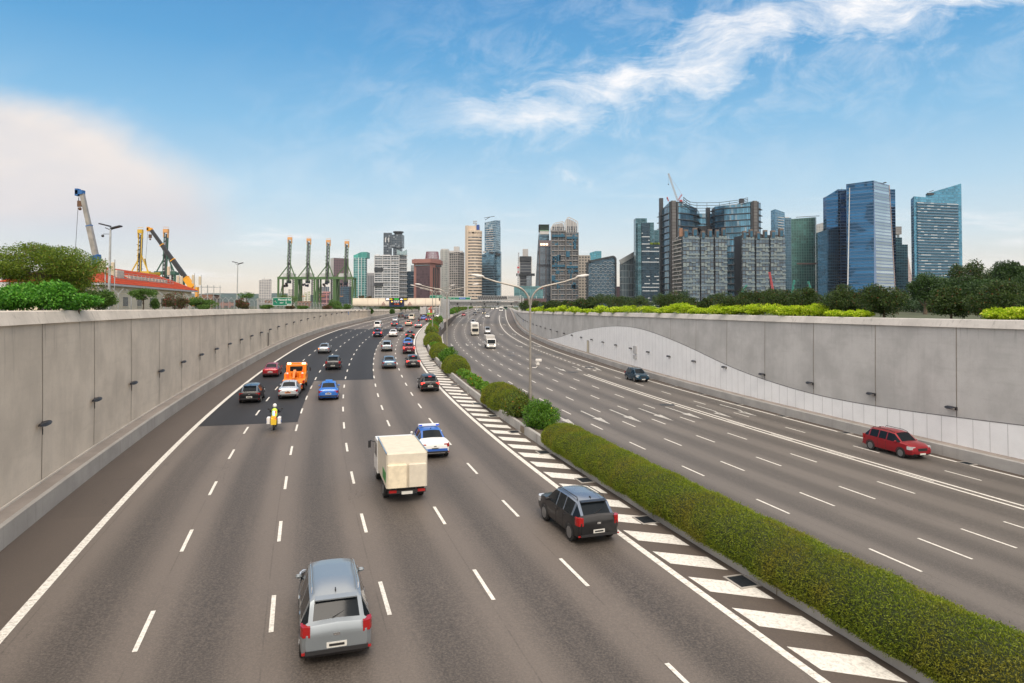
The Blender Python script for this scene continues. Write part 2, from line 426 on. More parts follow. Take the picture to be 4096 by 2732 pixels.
topL=lambda Y: float(np.interp(Y,[0,30,50,107,150,243,290,340,500,700],[9.12,9.1,9.02,8.75,8.5,7.95,7.6,7.55,8.0,8.3]))
topR=lambda Y: float(np.interp(Y,[0,30,58,93,130,175,230,300,500,700],[8.4,8.36,8.27,8.2,8.0,7.76,7.42,7.25,7.5,7.6]))
offWR=lambda Yb: float(np.interp(Yb,[0,45,66,90,112,125,200,300,700],[20.5,20.55,20.7,21.2,21.8,22.1,22.2,23.0,23]))
offKR=lambda Yb: offWR(Yb)-float(np.interp(Yb,[0,60,120,300],[.75,.75,.85,.85]))
G=yb_grid(-30,700)
def srow(K,zf,Yb,offs,dz=0):
    r=[]
    for o in offs:
        x,y=PL(K,Yb,o); r.append((x,y,zf(y)+dz))
    return r
mb=MB(); offs=[-22.7,-20.0,-16.3,-12.9,-9.6,-6.4,-3.2,0.0,2.2]
mb.strip([srow(KL,zl,y,offs) for y in G],0,[o for o in offs])
tag(mb.build('carriageway',M_roadL),kind='structure')
mb=MB(); offs=[-6.2,-3.4,0,3.3,6.5,9.6,13.0,16.0,19.2,22.4]
rows=[]
for y in G:
    r=srow(KR,zr,y,offs); rows.append(r)
mb.strip(rows,0,offs); tag(mb.build('carriageway',M_roadR),kind='structure')
# shoulders: sheets 4 mm above the carriageways
def sheet(name,K,zf,y0,y1,o0,o1,dz,mat,kind='structure'):
    mb=MB(); g=[y for y in G if y0<y<y1]; g=[y0]+g+[y1]
    a=o0 if callable(o0) else (lambda y:o0); b=o1 if callable(o1) else (lambda y:o1)
    mb.strip([srow(K,zf,y,[a(y),b(y)],dz) for y in g],0)
    return tag(mb.build(name,mat),kind=kind)
sheet('road_shoulder',KL,zl,-30,420,-22.69,-20.05,.004,M_should)
sheet('road_shoulder',KR,zr,-30,420,19.05,lambda y:offKR(y)-.01,.004,M_should)
sheet('road_shoulder',KL,zl,-30,212,.02,2.19,.004,M_should)
# fresh dark resurfacing patches
def poly_patch(K,zf,y0,y1,o0,o1,mat,name,slant=0,dz=.006):
    mb=MB(); g=[y0]+[y for y in G if y0<y<y1]+[y1]
    mb.strip([srow(K,zf,y+slant*(1-abs(1)),[o0,(o0+o1)/2,o1],dz) for y in g],0,[o0,(o0+o1)/2,o1])
    return tag(mb.build(name,mat),kind='structure')
mb=MB(); g=[54.6]+[y for y in G if 56<y<78.4]+[78.5]
mb.strip([srow(KL,zl,y,[-19.95,-12.95],.006) for y in g],0,[-19.95,-12.95])
g=[78.5]+[y for y in G if 79<y<172]+[173]
rows=[srow(KL,zl,y,[-19.95,-12.95,-6.45],.006) for y in g]; mb.strip(rows,0,[-19.95,-12.95,-6.45])
tag(mb.build('resurfaced_lane',M_dark),kind='structure')

# ----- markings -----
def line(mb,K,zf,y0,y1,off,w,dz=.010):
    g=[y0]+[y for y in G if y0+.01<y<y1-.01]+[y1]
    mb.strip([srow(K,zf,y,[off-w/2,off+w/2],dz) for y in g],0)
mk=MB()
line(mk,KL,zl,0,600,-20.0,.30); line(mk,KL,zl,0,600,0,.26)
k0=25.45-7.03*4
for off,ph in ((-16.3,0),(-12.9,.05),(-9.6,.1),(-6.4,.15),(-3.2,.2)):
    for k in range(75):
        y=k0+k*7.03+ph
        if y>3: line(mk,KL,zl,y-2.35,y,off,.13 if k>1 else .13)
line(mk,KR,zr,-5,600,-3.4,.26)
for off,ph in ((0,0),(3.3,.4),(6.5,.8),(9.6,1.0)):
    for k in range(66):
        y=28.8-7.75*3+k*7.75+ph
        if y>4: line(mk,KR,zr,y-.1,y+2.55,off,.13)
for k in range(12): y=30.7-7.75*3+k*7.75; line(mk,KR,zr,y,y+2.5,16.05,.13)
line(mk,KR,zr,-5,99,13.25,.2); line(mk,KR,zr,-5,99,12.65,.2)
for k in range(4): y=58-k*6.3; line(mk,KR,zr,y,y+2.6,12.95,.1)
y=103.0
while y<158: line(mk,KR,zr,y,y+1.6,15.95,.2); y+=2.9
line(mk,KR,zr,158,330,15.9,.2)
line(mk,KR,zr,-5,600,19.05,.24)
tag(mk.build('lane_markings',M_paint),kind='structure')
# rumble blocks along the heavy edge lines, raised a little
rb=MB()
for (K,zf,off,w) in ((KL,zl,0,.26),(KL,zl,-20.0,.30)):
    for k in range(150):
        y=6+k*.36
        if y>60: break
        for s in (-1,1):
            x0,y0=PL(K,y,off+s*w*.2); rb.box((x0,y0,zf(y0)+.014),(.09,.05,.012),rz=heading(K,y))
tag(rb.build('rumble_studs',pm('worn_paint',(.56,.54,.49),.8,var=.3,scale=6)),kind='structure')
# chevron bars between the edge line and the planter
cv=MB()
k=0
yb=18.4-2.30*5
while yb<208:
    # left end further along the road than the right end
    def c(y,o): x,yy=PL(KL,y,o); return (x,yy,zl(yy)+.010)
    cv.quad([c(yb-1.17,.34),c(yb-2.22,1.92),c(yb-1.04,1.92),c(yb,.30)])
    yb+=2.30; k+=1
tag(cv.build('hatched_markings',M_paint),kind='structure')
# lane arrows (pointing towards the viewpoint on the right carriageway)
ar=MB()
def arrow(yb,off,turn=0,L=7.3):
    z=.012
    def c(a,o): x,y=PL(KR,yb+a,off+o); return (x,y,zr(y)+z)
    w=.11
    if turn==0:
        ar.quad([c(0,-w),c(0,w),c(-L*.55,w),c(-L*.55,-w)]); ar.quad([c(-L*.55,-.42),c(-L*.55,.42),c(-L,.0)])
    else:
        ar.quad([c(0,-w),c(0,w),c(-L*.5,w),c(-L*.5,-w)])
        ar.quad([c(-L*.45,-w),c(-L*.45,w),c(-L*.72,turn*.45+w),c(-L*.72,turn*.45-w)])
        ar.quad([c(-L*.62,turn*.45-.38),c(-L*.62,turn*.45+.38),c(-L,turn*.45)])
for yb,l in ((69,[(-1.6,0),(1.65,0),(4.8,0),(8,0),(11.1,0),(14.7,-1),(17.5,-1)]),(110.5,[(11.2,0),(14.3,-1),(17.4,-1)]),
    (160,[(13.4,1),(17.6,1)]),(166,[(-1.6,0),(2,0),(5,0),(8.6,0)]),(203,[(13.6,1),(17.3,1)]),(253,[(-1.6,0),(2,0),(5,0),(8.6,0),(12.5,1),(17.2,1)]),(310,[(-1.6,0),(2,0),(8.6,0),(17.2,1)])):
    for off,t in l: arrow(yb,off,t)
tag(ar.build('arrow_markings',pm('faded_arrow_paint',(.42,.41,.38),.75,var=.35,scale=5)),kind='structure')
# transverse construction joint
jt=MB()
for K,zf,y,o0,o1 in ((KR,zr,262,-3.3,19),(KL,zl,205,-20,0)):
    for a in range(12):
        oa=o0+(o1-o0)*a/12; ob=o0+(o1-o0)*(a+1)/12
        jt.quad([(*PL(K,y,oa),zf(y)+.008),(*PL(K,y,ob),zf(y)+.008),(*PL(K,y+1.0,ob),zf(y+1)+.008),(*PL(K,y+1.0,oa),zf(y+1)+.008)])
tag(jt.build('road_joint',pm('joint_asphalt',(.07,.065,.06),.9,var=.2)),kind='structure')

# ----- left walkway + retaining wall -----
mb=MB(); mb.strip([[ (*PL(KL,y,-22.7),zl(PL(KL,y,-22.7)[1])-.05), (*PL(KL,y,-22.72),zl(PL(KL,y,-22.7)[1])+.83), (*PL(KL,y,-22.86),zl(PL(KL,y,-22.7)[1])+.88)] for y in G])
kb=mb.build('kerb_wall',M_kerb); tag(kb,kind='structure')
mb=MB(); mb.strip([[(*PL(KL,y,o),zl(PL(KL,y,-22.7)[1])+dz) for o,dz in ((-22.861,.881),(-23.0,.885),(-23.72,.91))] for y in G]); tag(mb.build('walkway',M_walk),kind='structure')
def wall(K,zf,off,top,sgn,name,label,mc,mcope,yend=560):
    t=empty(name,label,'wall',(*PL(K,30,off(30)),0))
    t.location=(0,0,0)
    g=[y for y in G if y<=yend]
    mb=MB(); rows=[]
    for y in g:
        x,yy=PL(K,y,off(y)); zb=zf(yy)+.8; zt=max(top(y)-.58,zb+.25)
        x2,y2=PL(K,y,off(y)+sgn*.06)
        rows.append([(x,yy,zb),(x,yy,(zb+zt)/2),(x2,y2,zt)])
    mb.strip(rows); mb.build('wall_face',mc,t)
    mb=MB(); rows=[]
    for y in g:
        zt=top(y); s=sgn; x,yy=PL(K,y,off(y)); zlow=max(zt-.60,zf(yy)+1.0)
        rows.append([(*PL(K,y,off(y)+s*.10),zlow+.001),(*PL(K,y,off(y)-s*.14),zlow),(*PL(K,y,off(y)+s*.10),zt-.05),(*PL(K,y,off(y)+s*.18),zt),(*PL(K,y,off(y)+s*.55),zt),(*PL(K,y,off(y)+s*.56),zt-.6)])
    mb.strip(rows); mb.build('coping',mcope,t)
    return t
WL=wall(KL,zl,lambda y:-23.6,topL,-1,'retaining_wall','tall beige concrete retaining wall on the left with pale sloping coping',M_concL,M_cope)
WR=wall(KR,zr,offWR,topR,1,'retaining_wall','grey concrete retaining wall on the right with a white wave of panels',M_concR,M_copeR)
def joints(K,zf,off,top,sgn,ys_,par):
    for y in ys_:
        mb=MB(); x,yy=PL(K,y,off(y)); zb=zf(yy)+.85; zt=top(y)-.6
        if zt-zb<.3: continue
        w=.05; r=[]
        for dy,d in ((-.02,.012),(.035,.012)):
            pass
        a=PL(K,y-.03,off(y)-sgn*.012); b=PL(K,y+.03,off(y)-sgn*.012); a2=PL(K,y-.03,off(y)+sgn*.048); b2=PL(K,y+.03,off(y)+sgn*.048); zb0=zf(yy)+.8; zm=(zb0+max(top(y)-.58,zb0+.25))/2
        mb.strip([[(*a,zb),(*a,zm),(*a2,zt)],[(*b,zb),(*b,zm),(*b2,zt)]]); mb.build('expansion_joint',M_joint,par)
JL=[38.25+7.05*k for k in range(-3,33)]; JR=[43.75+7.3*k for k in range(-4,31)]
joints(KL,zl,lambda y:-23.6,topL,-1,JL,WL); joints(KR,zr,offWR,topR,1,JR,WR)
# pale cable trunking at the foot of the left wall
mb=MB(); g=[y for y in G if y<330]
mb.strip([[(*PL(KL,y,-23.58),zl(PL(KL,y,-23)[1])+.99),(*PL(KL,y,-23.50),zl(PL(KL,y,-23)[1])+.98),(*PL(KL,y,-23.50),zl(PL(KL,y,-23)[1])+.89)] for y in g]); mb.build('base_skirting',M_cope,WL)
# white wave cladding on the right wall
wave=lambda y: float(spl([(20,3.3),(30,2.75),(44,1.95),(52,1.62),(58,1.62),(65,2.04),(72.5,2.84),(80,3.97),(88,5.0),(99,5.85),(110,5.75),(125.5,4.6),(140,3.0),(150,1.6),(160,.55),(166,.08)])(y))
mb=MB(); te=MB(); g=np.arange(10,166,.75); rows=[];er=[]
for y in g:
    x,yy=PL(KR,y,offWR(y)-.05); zb=zr(yy)+.86; h_=max(.04,min(wave(y),topR(y)-.62-zb))
    rows.append([(x,yy,zb),(x,yy,zb+h_)]); a=PL(KR,y,offWR(y)-.06); b=PL(KR,y,offWR(y)+.04); er.append([(*a,zb+h_-.01),(*a,zb+h_+.05),(*b,zb+h_+.05)])
mb.strip(rows); cl=mb.build('white_wave_panels',M_white,WR); te.strip(er); te.build('panel_edge_trim',pm('trim_grey',(.16,.16,.16),.6),WR)
pj=MB(); y=12
while y<164:
    x0=PL(KR,y-.014,offWR(y)-.056); x1=PL(KR,y+.014,offWR(y)-.056); zb=zr(x0[1])+.87; h_=max(0,min(wave(y),topR(y)-.62-zb)-.03)
    if h_>.1: pj.quad([(*x0,zb),(*x1,zb),(*x1,zb+h_),(*x0,zb+h_)])
    y+=1.22
pj.build('panel_seam',pm('panel_seam_grey',(.36,.36,.36),.7),WR)
# right kerb + walkway
zK=lambda y: zr(PL(KR,y,20)[1])
mb=MB(); mb.strip([[(*PL(KR,y,offKR(y)),zK(y)-.05),(*PL(KR,y,offKR(y)+.02),zK(y)+.74),(*PL(KR,y,offKR(y)+.14),zK(y)+.80)] for y in G]); tag(mb.build('kerb_wall',conc_mat('kerb_grey',(.37,.36,.345),.25)),kind='structure')
mb=MB(); mb.strip([[(*PL(KR,y,offKR(y)+.141),zK(y)+.801),(*PL(KR,y,offWR(y)-.05),zK(y)+.87),(*PL(KR,y,offWR(y)+.06),zK(y)+.87)] for y in G]); tag(mb.build('walkway',M_walk),kind='structure')
# ground behind the walls, and far ground
def ground(K,off,top,far,sg):
    mb=MB(); g=list(G)
    mb.strip([[(*PL(K,y,off(y)+sg*.5),top(y)-.12),(*PL(K,y,off(y)+sg*8),7.9 if sg<0 else 7.6),(far,y,7.6 if sg<0 else 6.8)] for y in g]); return tag(mb.build('ground',M_earth),kind='structure')
ground(KL,lambda y:-23.6,topL,-9000,-1); ground(KR,offWR,topR,9000,1)
mb=MB(); mb.quad([(-9000,698,6.7),(9000,698,6.7),(9000,4100,6.7),(-9000,4100,6.7)]); tag(mb.build('ground',M_earth),kind='structure')
mb=MB(); mb.quad([(-9000,-1500,-2.6),(9000,-1500,-2.6),(9000,-30,-2.6),(-9000,-30,-2.6)]); tag(mb.build('ground',M_earth),kind='structure')
# median ground
mb=MB(); mb.strip([[(*PL(KL,y,2.19),zl(PL(KL,y,2.2)[1])+.0),(*PL(KL,y,4.4),zl(PL(KL,y,4.3)[1])-.05)] for y in G]); tag(mb.build('median_pavement',M_walk),kind='structure')
mb=MB(); rows=[]
for y in G:
    a=PL(KL,y,4.38); b=PL(KR,a[1],-3.6)
    rows.append([(*a,zl(a[1])-.06),(max(a[0]+.05,b[0]),b[1],zr(b[1])+.002)])
mb.strip(rows); tag(mb.build('median_pavement',M_should),kind='structure')

# ----- wall lamps (one per joint) -----
def wall_lamp(x,y,z,ang,label,group):
    t=empty('wall_lamp',label,'wall lamp',(x,y,z),ang,group)
    mb=MB(); mb.box((0,.05,-.04),(.13,.10,.22)); mb.build('bracket',M_metal,t)
    mb=MB(); b=[]
    prof=[(-.05,.30,.05,.06),(.25,.34,.09,.05),(.55,.30,.10,.03),(.80,.14,.06,.0)]
    rows=[]
    for a,w,hh,dz in prof:
        rows.append([(a,.10+.0,dz-hh),(a,.10+w*.15,dz+hh*.6),(a,.10+w*.5,dz+hh),(a,.10+w*.85,dz+hh*.6),(a,.10+w,dz-hh),(a,.10,dz-hh)])
    mb.strip(rows); mb.quad(rows[0]); mb.quad(rows[-1][::-1]); mb.build('lamp_housing',pm('lamp_dark',(.045,.045,.05),.45,.3),t,smooth=True)
    mb=MB(); mb.box((.35,.24,-.09),(.5,.18,.02)); mb.build('lens',pm('lamp_glass',(.3,.3,.3),.2,var=0),t)
    mb=MB(); mb.tube([(0,.03,-.17),(0,.03,-.55)],.016,5); mb.build('conduit',M_metal,t)
    return t
ords='first second third fourth fifth sixth seventh eighth ninth tenth eleventh twelfth thirteenth fourteenth fifteenth sixteenth seventeenth eighteenth nineteenth twentieth'.split()
def nth(i): return ords[i] if i<20 else 'number %d'%(i+1)
def wl(K,zf,off,sgn,js,side,hz):
    proto=None; vis=[y for y in js if y>36 and y<270]
    for i,y in enumerate(vis):
        x,yy=PL(K,y,off(y)-sgn*.0); z=zf(yy)+.85+hz
        a=heading(K,y)
        # local +Y points away from the wall into the road, +X along the road away from viewer (left wall)
        rz=(a-R(90)) if side=='left' else (a+R(90))
        lab='dark lamp on the %s wall, %s from the near end'%('beige left' if side=='left' else 'grey right',nth(i))
        grp='lamps on the %s wall'%side
        if proto is None: o=proto=wall_lamp(x,yy,z,rz,lab,grp)
        else:
            o=copy_tree(proto); o['label']=lab
        o.location=(x,yy,z); o.rotation_euler=(0,0,rz)
wl(KL,zl,lambda y:-23.6,-1,JL,'left',2.75); wl(KR,zr,offWR,1,JR,'right',2.65)
for side,K,zf,o,y,px in (('beige left',KL,zl,-23.5,0,1392),('grey right',KR,zr,0,0,2091)):
    yb=find_px(K,-23.6 if K is KL else 22.1,px,60,330); of=-23.52 if K is KL else offWR(yb)-.08
    x,yy=PL(K,yb,of); a=heading(K,yb)
    t=empty('road_sign','small round blue sign fixed on the %s retaining wall'%side,'sign',(x,yy,zf(yy)+3.1),(a-R(90)) if K is KL else a+R(90))
    mb=MB(); mb.tube([(0,.03,0),(0,.07,0)],.52,20); mb.build('sign_disc',pm('sign_blue',(.02,.15,.5),.4,var=0),t)
    mb=MB(); mb.bar((0,.08,.3),(0,.08,-.3),.10,.02); mb.quad([(-.2,.085,-.1),(.2,.085,-.1),(0,.085,-.36)]); mb.build('arrow',pm('sign_white',(.8,.8,.8),.5,var=0),t)
# recessed doors / niches
def niche(K,zf,off,sgn,y,label,col):
    x,yy=PL(K,y,off); a=heading(K,y); t=empty('access_niche',label,'doorway',(x,yy,zf(yy)+.88),(a-R(90)) if sgn<0 else a+R(90))
    mb=MB(); mb.box((0,.03,1.1),(1.0,.04,2.2)); mb.build('door',pm('niche_'+col[0],col[1],.8),t)
    mb=MB(); mb.box((-.56,.04,1.15),(.10,.10,2.3)).box((.56,.04,1.15),(.10,.10,2.3)).box((0,.04,2.26),(1.02,.10,.10)); mb.build('frame',M_kerb,t)
niche(KL,zl,-23.58,-1,find_px(KL,-23.6,1072,60,200),'dark narrow doorway recessed at the foot of the beige left wall',('dark',(.10,.08,.06)))
niche(KR,zr,offWR(125)-.08,1,find_px(KR,22,2352,60,200),'cream doorway in the white wave panels of the right wall',('cream',(.55,.50,.38)))
x,yy=PL(KR,find_px(KR,21.3,2536,60,200),21.3-.12); yb=find_px(KR,21.3,2536,60,200)
t=empty('utility_cabinet','pair of grey utility boxes on the white panels of the right wall','cabinet',(*PL(KR,yb,offWR(yb)-.06),zr(yy)+2.4),heading(KR,yb)+R(90))
mb=MB(); mb.box((0,.10,1.0),(1.1,.2,1.2)); mb.build('cabinet_box',pm('cabinet_grey',(.5,.5,.5),.5,.2),t); mb=MB(); mb.box((0,.10,-.1),(1.1,.2,.6)); mb.build('cabinet_box',MC['cabinet_grey'],t)

# ----- drain gratings -----
M_gr=pm('iron_grate',(.035,.042,.05),.5,.4,var=.2,scale=8)
def drain(K,zf,yb,off,label,group,w=.72,l=.50):
    x,y=PL(K,yb,off); t=empty('drain_grate',label,'drain cover',(x,y,zf(y)+.012),heading(K,yb),group)
    dzdy=math.atan((zf(y+1)-zf(y-1))/2); t.rotation_euler=(dzdy,0,heading(K,yb))
    mb=MB()
    mb.box((-w/2,0,.012),(.08,l*2,.03)).box((w/2,0,.012),(.08,l*2,.03)).box((0,-l+.04,.012),(w-.08,.08,.03)).box((0,l-.04,.012),(w-.08,.08,.03)); mb.build('frame',M_kerb,t)
    mb=MB()
    mb.box((0,0,.002),(w-.08,l*2-.16,.004))
    for k in range(13): mb.box((-w/2+.08+k*(w-.16)/12,0,.012),(.022,l*2-.18,.014))
    mb.build('grating',M_gr,t); return t
i=0; 
for yb in [22.15+6.25*k for k in range(14)]:
    i+=1; drain(KL,zl,yb,1.78,'%s iron drain grate from the near end beside the planter'%nth(i-1),'drain grates along the planter')
for i,yb in enumerate((42,53,61.2,68.7,76.5,84,92)):
    drain(KR,zr,yb,offKR(yb)-.52,'%s iron drain grate from the near end at the foot of the right kerb'%nth(i),'drain grates along the right kerb')
for i,(px,py) in enumerate(((2046,1409),(2045,1421),(2150,1420),(2230,1420),(2292,1489),(2358,1470),(2667,1620))):
    # iron covers lying in the lanes
    for Y in np.arange(30,200,.25):
        if YC-F*(-Y*math.sin(TH)+(zr(Y)-H)*math.cos(TH))/(Y*math.cos(TH)+(zr(Y)-H)*math.sin(TH))<py: break
    x=XP(px,Y); s=MB(); s.box((0,0,.003),(1.5,1.0,.006)); o=s.build('manhole_cover',M_gr,loc=(x,Y,zr(Y)+.008)); o.rotation_euler=(math.atan((zr(Y+1)-zr(Y-1))/2),0,0)
    tag(o,'dark rectangular cover lying in the right carriageway, %s from the far end'%nth(i),'manhole cover','covers in the right carriageway')

# ----- median planter -----
pl=empty('median_planter','long low concrete planter wall running along the middle of the expressway','planter')
M_pl=conc_mat('planter_concrete',(.40,.39,.37),.4,1.5)
soil=pm('planter_soil',(.10,.085,.06),.95,var=.3)
def planter(y0,y1,par,oL=2.2,oR=4.4,mat=M_pl):
    g=[y0]+[y for y in G if y0<y<y1]+[y1]
    for (a,b) in ((oL,oL+.26),(oR-.26,oR)):
        mb=MB(); rows=[]
        for y in g:
            z=zl(PL(KL,y,oL)[1]); zo=z-(1.4 if b>3 else .02)
            r=[(*PL(KL,y,a),zo),(*PL(KL,y,a+.02),z+.57),(*PL(KL,y,a+.05),z+.6),(*PL(KL,y,b-.05),z+.6),(*PL(KL,y,b-.02),z+.57),(*PL(KL,y,b),zo)]
            rows.append(r)
        mb.strip(rows); mb.quad(rows[0][::-1]); mb.quad(rows[-1]); mb.build('planter_wall',mat,par)
    mb=MB(); mb.strip([[(*PL(KL,y,oL+.2),zl(PL(KL,y,oL)[1])+.50),(*PL(KL,y,oR-.2),zl(PL(KL,y,oL)[1])+.50)] for y in g]); mb.build('soil',soil,par)
    for yy in (y0,y1):
        mb=MB(); z=zl(PL(KL,yy,oL)[1]); p=[PL(KL,yy-.1,oL+.02),PL(KL,yy-.1,oR-.02),PL(KL,yy+.1,oR-.02),PL(KL,yy+.1,oL+.02)]; mb.prism(p,z-.4,z+.598); mb.build('end_wall',mat,par)
planter(-10,210,pl)
for y in [6+ 7.5*k for k in range(26)]:
    mb=MB(); z=zl(PL(KL,y,2.2)[1]); mb.quad([(*PL(KL,y,2.19),z),(*PL(KL,y+.05,2.19),z),(*PL(KL,y+.05,2.21),z+.57),(*PL(KL,y,2.21),z+.57)]); mb.build('construction_joint',M_joint,pl)
mb=MB(); z=zl(46.5); mb.quad([(*PL(KL,46.2,2.185),z+.05),(*PL(KL,47.1,2.185),z+.05),(*PL(KL,47.1,2.2),z+.5),(*PL(KL,46.2,2.2),z+.5)]); mb.build('access_panel',pm('rusty_panel',(.20,.16,.11),.7),pl)
pl2=empty('median_planter','far concrete planter on the median beyond the toll gantry','planter')
planter(285,560,pl2,2.0,4.0)

# ---------------- hedges and shrubs ----------------
M_hedge=leaf_mat('clipped_hedge_leaves',(.078,.13,.008),(.23,.285,.016),None,0,.3,patch=(.5,.42,.72,(.26,.185,.025),.5))
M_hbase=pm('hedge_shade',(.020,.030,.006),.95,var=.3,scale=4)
M_flower=leaf_mat('lantana_leaves',(.06,.16,.015),(.18,.36,.03),(.70,.16,.03),.02,.3)
M_bush=leaf_mat('round_bush_leaves',(.035,.10,.010),(.12,.27,.02),(.75,.6,.05),.004,.25)
M_bush2=leaf_mat('mixed_bush_leaves',(.03,.06,.010),(.16,.22,.02),(.40,.12,.03),.02,.25)
def blades(P,Nn,size,jit=.6,ar=.3,flop=0):
    """P points, Nn normals -> arrays of diamond leaves"""
    n=len(P); d=rng.normal(size=(n,3)); d=d*jit+Nn*(1-jit*.5); 
    if flop: d[:,2]-=flop
    d/=np.linalg.norm(d,axis=1)[:,None]+1e-9
    s=np.cross(d,rng.normal(size=(n,3))); s/=np.linalg.norm(s,axis=1)[:,None]+1e-9
    sz=size*rng.uniform(.6,1.3,n)[:,None]
    a=P; b=P+d*sz*.5+s*sz*ar*.5; c=P+d*sz; e=P+d*sz*.5-s*sz*ar*.5
    V=np.stack([a,b,c,e],1).reshape(-1,3); Fq=np.arange(n*4).reshape(n,4); return V,Fq
def dome_hedge(y0,y1,hh,n,label,group=None,oc=3.3,hw=1.35,size=.11,name='clipped_hedge',ends=1.0,mat=None,lump=.05,droop=.42):
    t=empty(name,label,'hedge' if 'hedge' in name else 'shrub',L3((y0+y1)/2,oc,.5),0,group); t.location=(0,0,0)
    ya=np.linspace(y0,y1,max(8,int((y1-y0)/.5))); A=np.linspace(-1,1,17)
    L=y1-y0
    def pt(y,a,inset=0):
        e=min(1,(y-y0)/ends,(y1-y)/ends); e=max(0,e); e=math.sqrt(max(0,1-(1-e)**2))
        th=a*R(112); w=(hw-inset)*(.35+.65*e); h_=(hh-inset)*(.15+.85*e)
        ox=math.sin(th)*w if abs(th)<R(90) else math.copysign(w*(1-.06*(abs(th)-R(90))),th)
        oz=math.cos(th)*h_ if abs(th)<R(90) else -(abs(th)-R(90))*droop*e*1.6
        oz=max(oz,-.38)
        wob=1+lump*math.sin(y*1.7+a*3)+lump*.7*math.sin(y*3.9-a*5)
        x,yy=PL(KL,y,oc+ox*wob); return (x,yy,zl(yy)+.62+oz*wob)
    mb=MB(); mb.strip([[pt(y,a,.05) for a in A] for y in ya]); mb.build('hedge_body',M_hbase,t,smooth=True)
    yy=rng.uniform(y0,y1,n); aa=rng.uniform(-1,1,n)
    P=np.array([pt(a,b) for a,b in zip(yy,aa)]); 
    cen=np.array([(*PL(KL,y,oc),zl(PL(KL,y,oc)[1])+.45) for y in yy]); Nn=P-cen; Nn/=np.linalg.norm(Nn,axis=1)[:,None]+1e-9
    P+=rng.normal(size=P.shape)*.02-Nn*.03; P+=Nn*(rng.random((len(P),1))**6*.10)
    V,Fq=blades(P,Nn,size,.75,.28,.15); npmesh('foliage',V,Fq,mat or M_hedge,parent=t); return t
dome_hedge(8,42.8,.90,210000,'long clipped green hedge in the foreground running along the median planter',size=.075,ends=1.3,lump=.03)
dome_hedge(52.3,60.3,1.45,30000,'clipped mound hedge with reddish top behind the lamp post bushes',group='clipped mounds on the median',hw=1.4,ends=3.2)
dome_hedge(77.5,86.5,1.45,22000,'clipped mound hedge beyond the long bed of lantana',group='clipped mounds on the median',hw=1.4,ends=3.2,size=.13)
dome_hedge(96,106,1.35,16000,'clipped mound hedge beside the foot of the second lamp post',group='clipped mounds on the median',hw=1.4,ends=3.2,size=.15)
dome_hedge(117,127,1.5,14000,'clipped mound hedge beyond the short lantana bed',group='clipped mounds on the median',hw=1.5,ends=3.5,size=.17)
dome_hedge(152,162,1.3,8000,'clipped mound hedge near the third lamp post',group='clipped mounds on the median',hw=1.3,ends=3.5,size=.2)
def clump(name,label,cat,c,r,n,size,mat,k=14,group=None,trunk=None,jit=.75,ar=.45,flat=0,core=True,flop=.0,limbs=5,tr=.05,mats=None,seed=None,spread=.74,crown='crown'):
    """a plant: leafy crown of leaf clusters round c with radii r, trunk down to height trunk"""
    t=empty(name,label,cat,(c[0],c[1],trunk if trunk is not None else c[2]-r[2]),0,group)
    base=np.array([c[0],c[1],t.location[2]])
    cc=rng.normal(size=(k,3)); cc/=np.linalg.norm(cc,axis=1)[:,None]; cc*=rng.uniform(.25,1,(k,1))**.5*spread
    cc[:,2]=np.where(cc[:,2]<-.62,-.62+.3*rng.random(k),cc[:,2])
    rr=rng.uniform(.22,.46,k)
    C=np.array(c)-base; Rr=np.array(r)
    idx=rng.integers(0,k,n); d=rng.normal(size=(n,3)); d/=np.linalg.norm(d,axis=1)[:,None]
    if flat: d[:,2]*=flat
    P=cc[idx]+d*(rr[idx]*(rng.uniform(.55,1.08,n)))[:,None]; P=P*Rr+C
    V,Fq=blades(P,d,size,jit,ar,flop); npmesh(crown,V,Fq,mat,parent=t)
    if core:
        for q in range(0): pass
    if trunk is not None:
        mb=MB(); top=C; mb.tube([(0,0,-.05),(tr*.6,tr*.3,(C[2])*.45),(0,0,C[2])],[tr*1.3,tr,tr*.6],7)
        for q in range(min(limbs,k)):
            e=cc[q]*Rr*.8+C; s=np.array([0,0,C[2]*min(.35+.07*q,.8)]); mid=(s+e)/2+rng.normal(size=3)*.1*r[0]
            mb.tube([s,mid,e],[tr*.6,tr*.4,tr*.15],5)
        mb.build('trunk',M_bark,t)
    return t
M_bark=pm('bark',(.10,.075,.05),.9,var=.35,scale=6)
def mshrub(yb,ry,label,mat,n,size,h=.75,rx=1.25,off=3.3,group=None,k=16,name='flowering_shrub'):
    x,y=PL(KL,yb,off); z=zl(y)+.5
    t=clump(name,label,'shrub',(x,y,z+h*.55),(rx,ry,h*1.05),n,size,mat,k,group,trunk=z,tr=.03,limbs=6,spread=.72); return t
mshrub(45.9,1.9,'round leafy green bush at the near end before the long hedge',M_bush,15000,.13,h=1.25,rx=1.3,k=26)
mshrub(50.6,1.9,'yellow green bush behind the base of the nearest lamp post',M_bush2,12000,.13,h=1.25,rx=1.3,off=3.1,k=24)
for i,yb in enumerate((62.5,65.2,68,70.8,73.6,76.2)):
    mshrub(yb,1.7,'bright green lantana with orange flowers, %s bush of the long bed'%nth(i),M_flower,3200,.16,h=.5,rx=.80,off=3.4,group='lantana bushes in the long median bed',k=14)
mshrub(90.5,3.0,'dark green bush between two clipped mounds',M_bush,6000,.2,h=1.2,rx=1.3,k=18)
for i,yb in enumerate((109.5,113.5)): mshrub(yb,2.2,'lantana bush with orange flowers in the short far bed, %s one'%('near' if i==0 else 'far'),M_flower,2500,.2,h=.6,rx=1.0,off=3.4,group='lantana bushes in the short median bed')
mshrub(135,5,'dark bush at the foot of the third lamp post',M_bush2,5000,.26,h=1.35,rx=1.3)
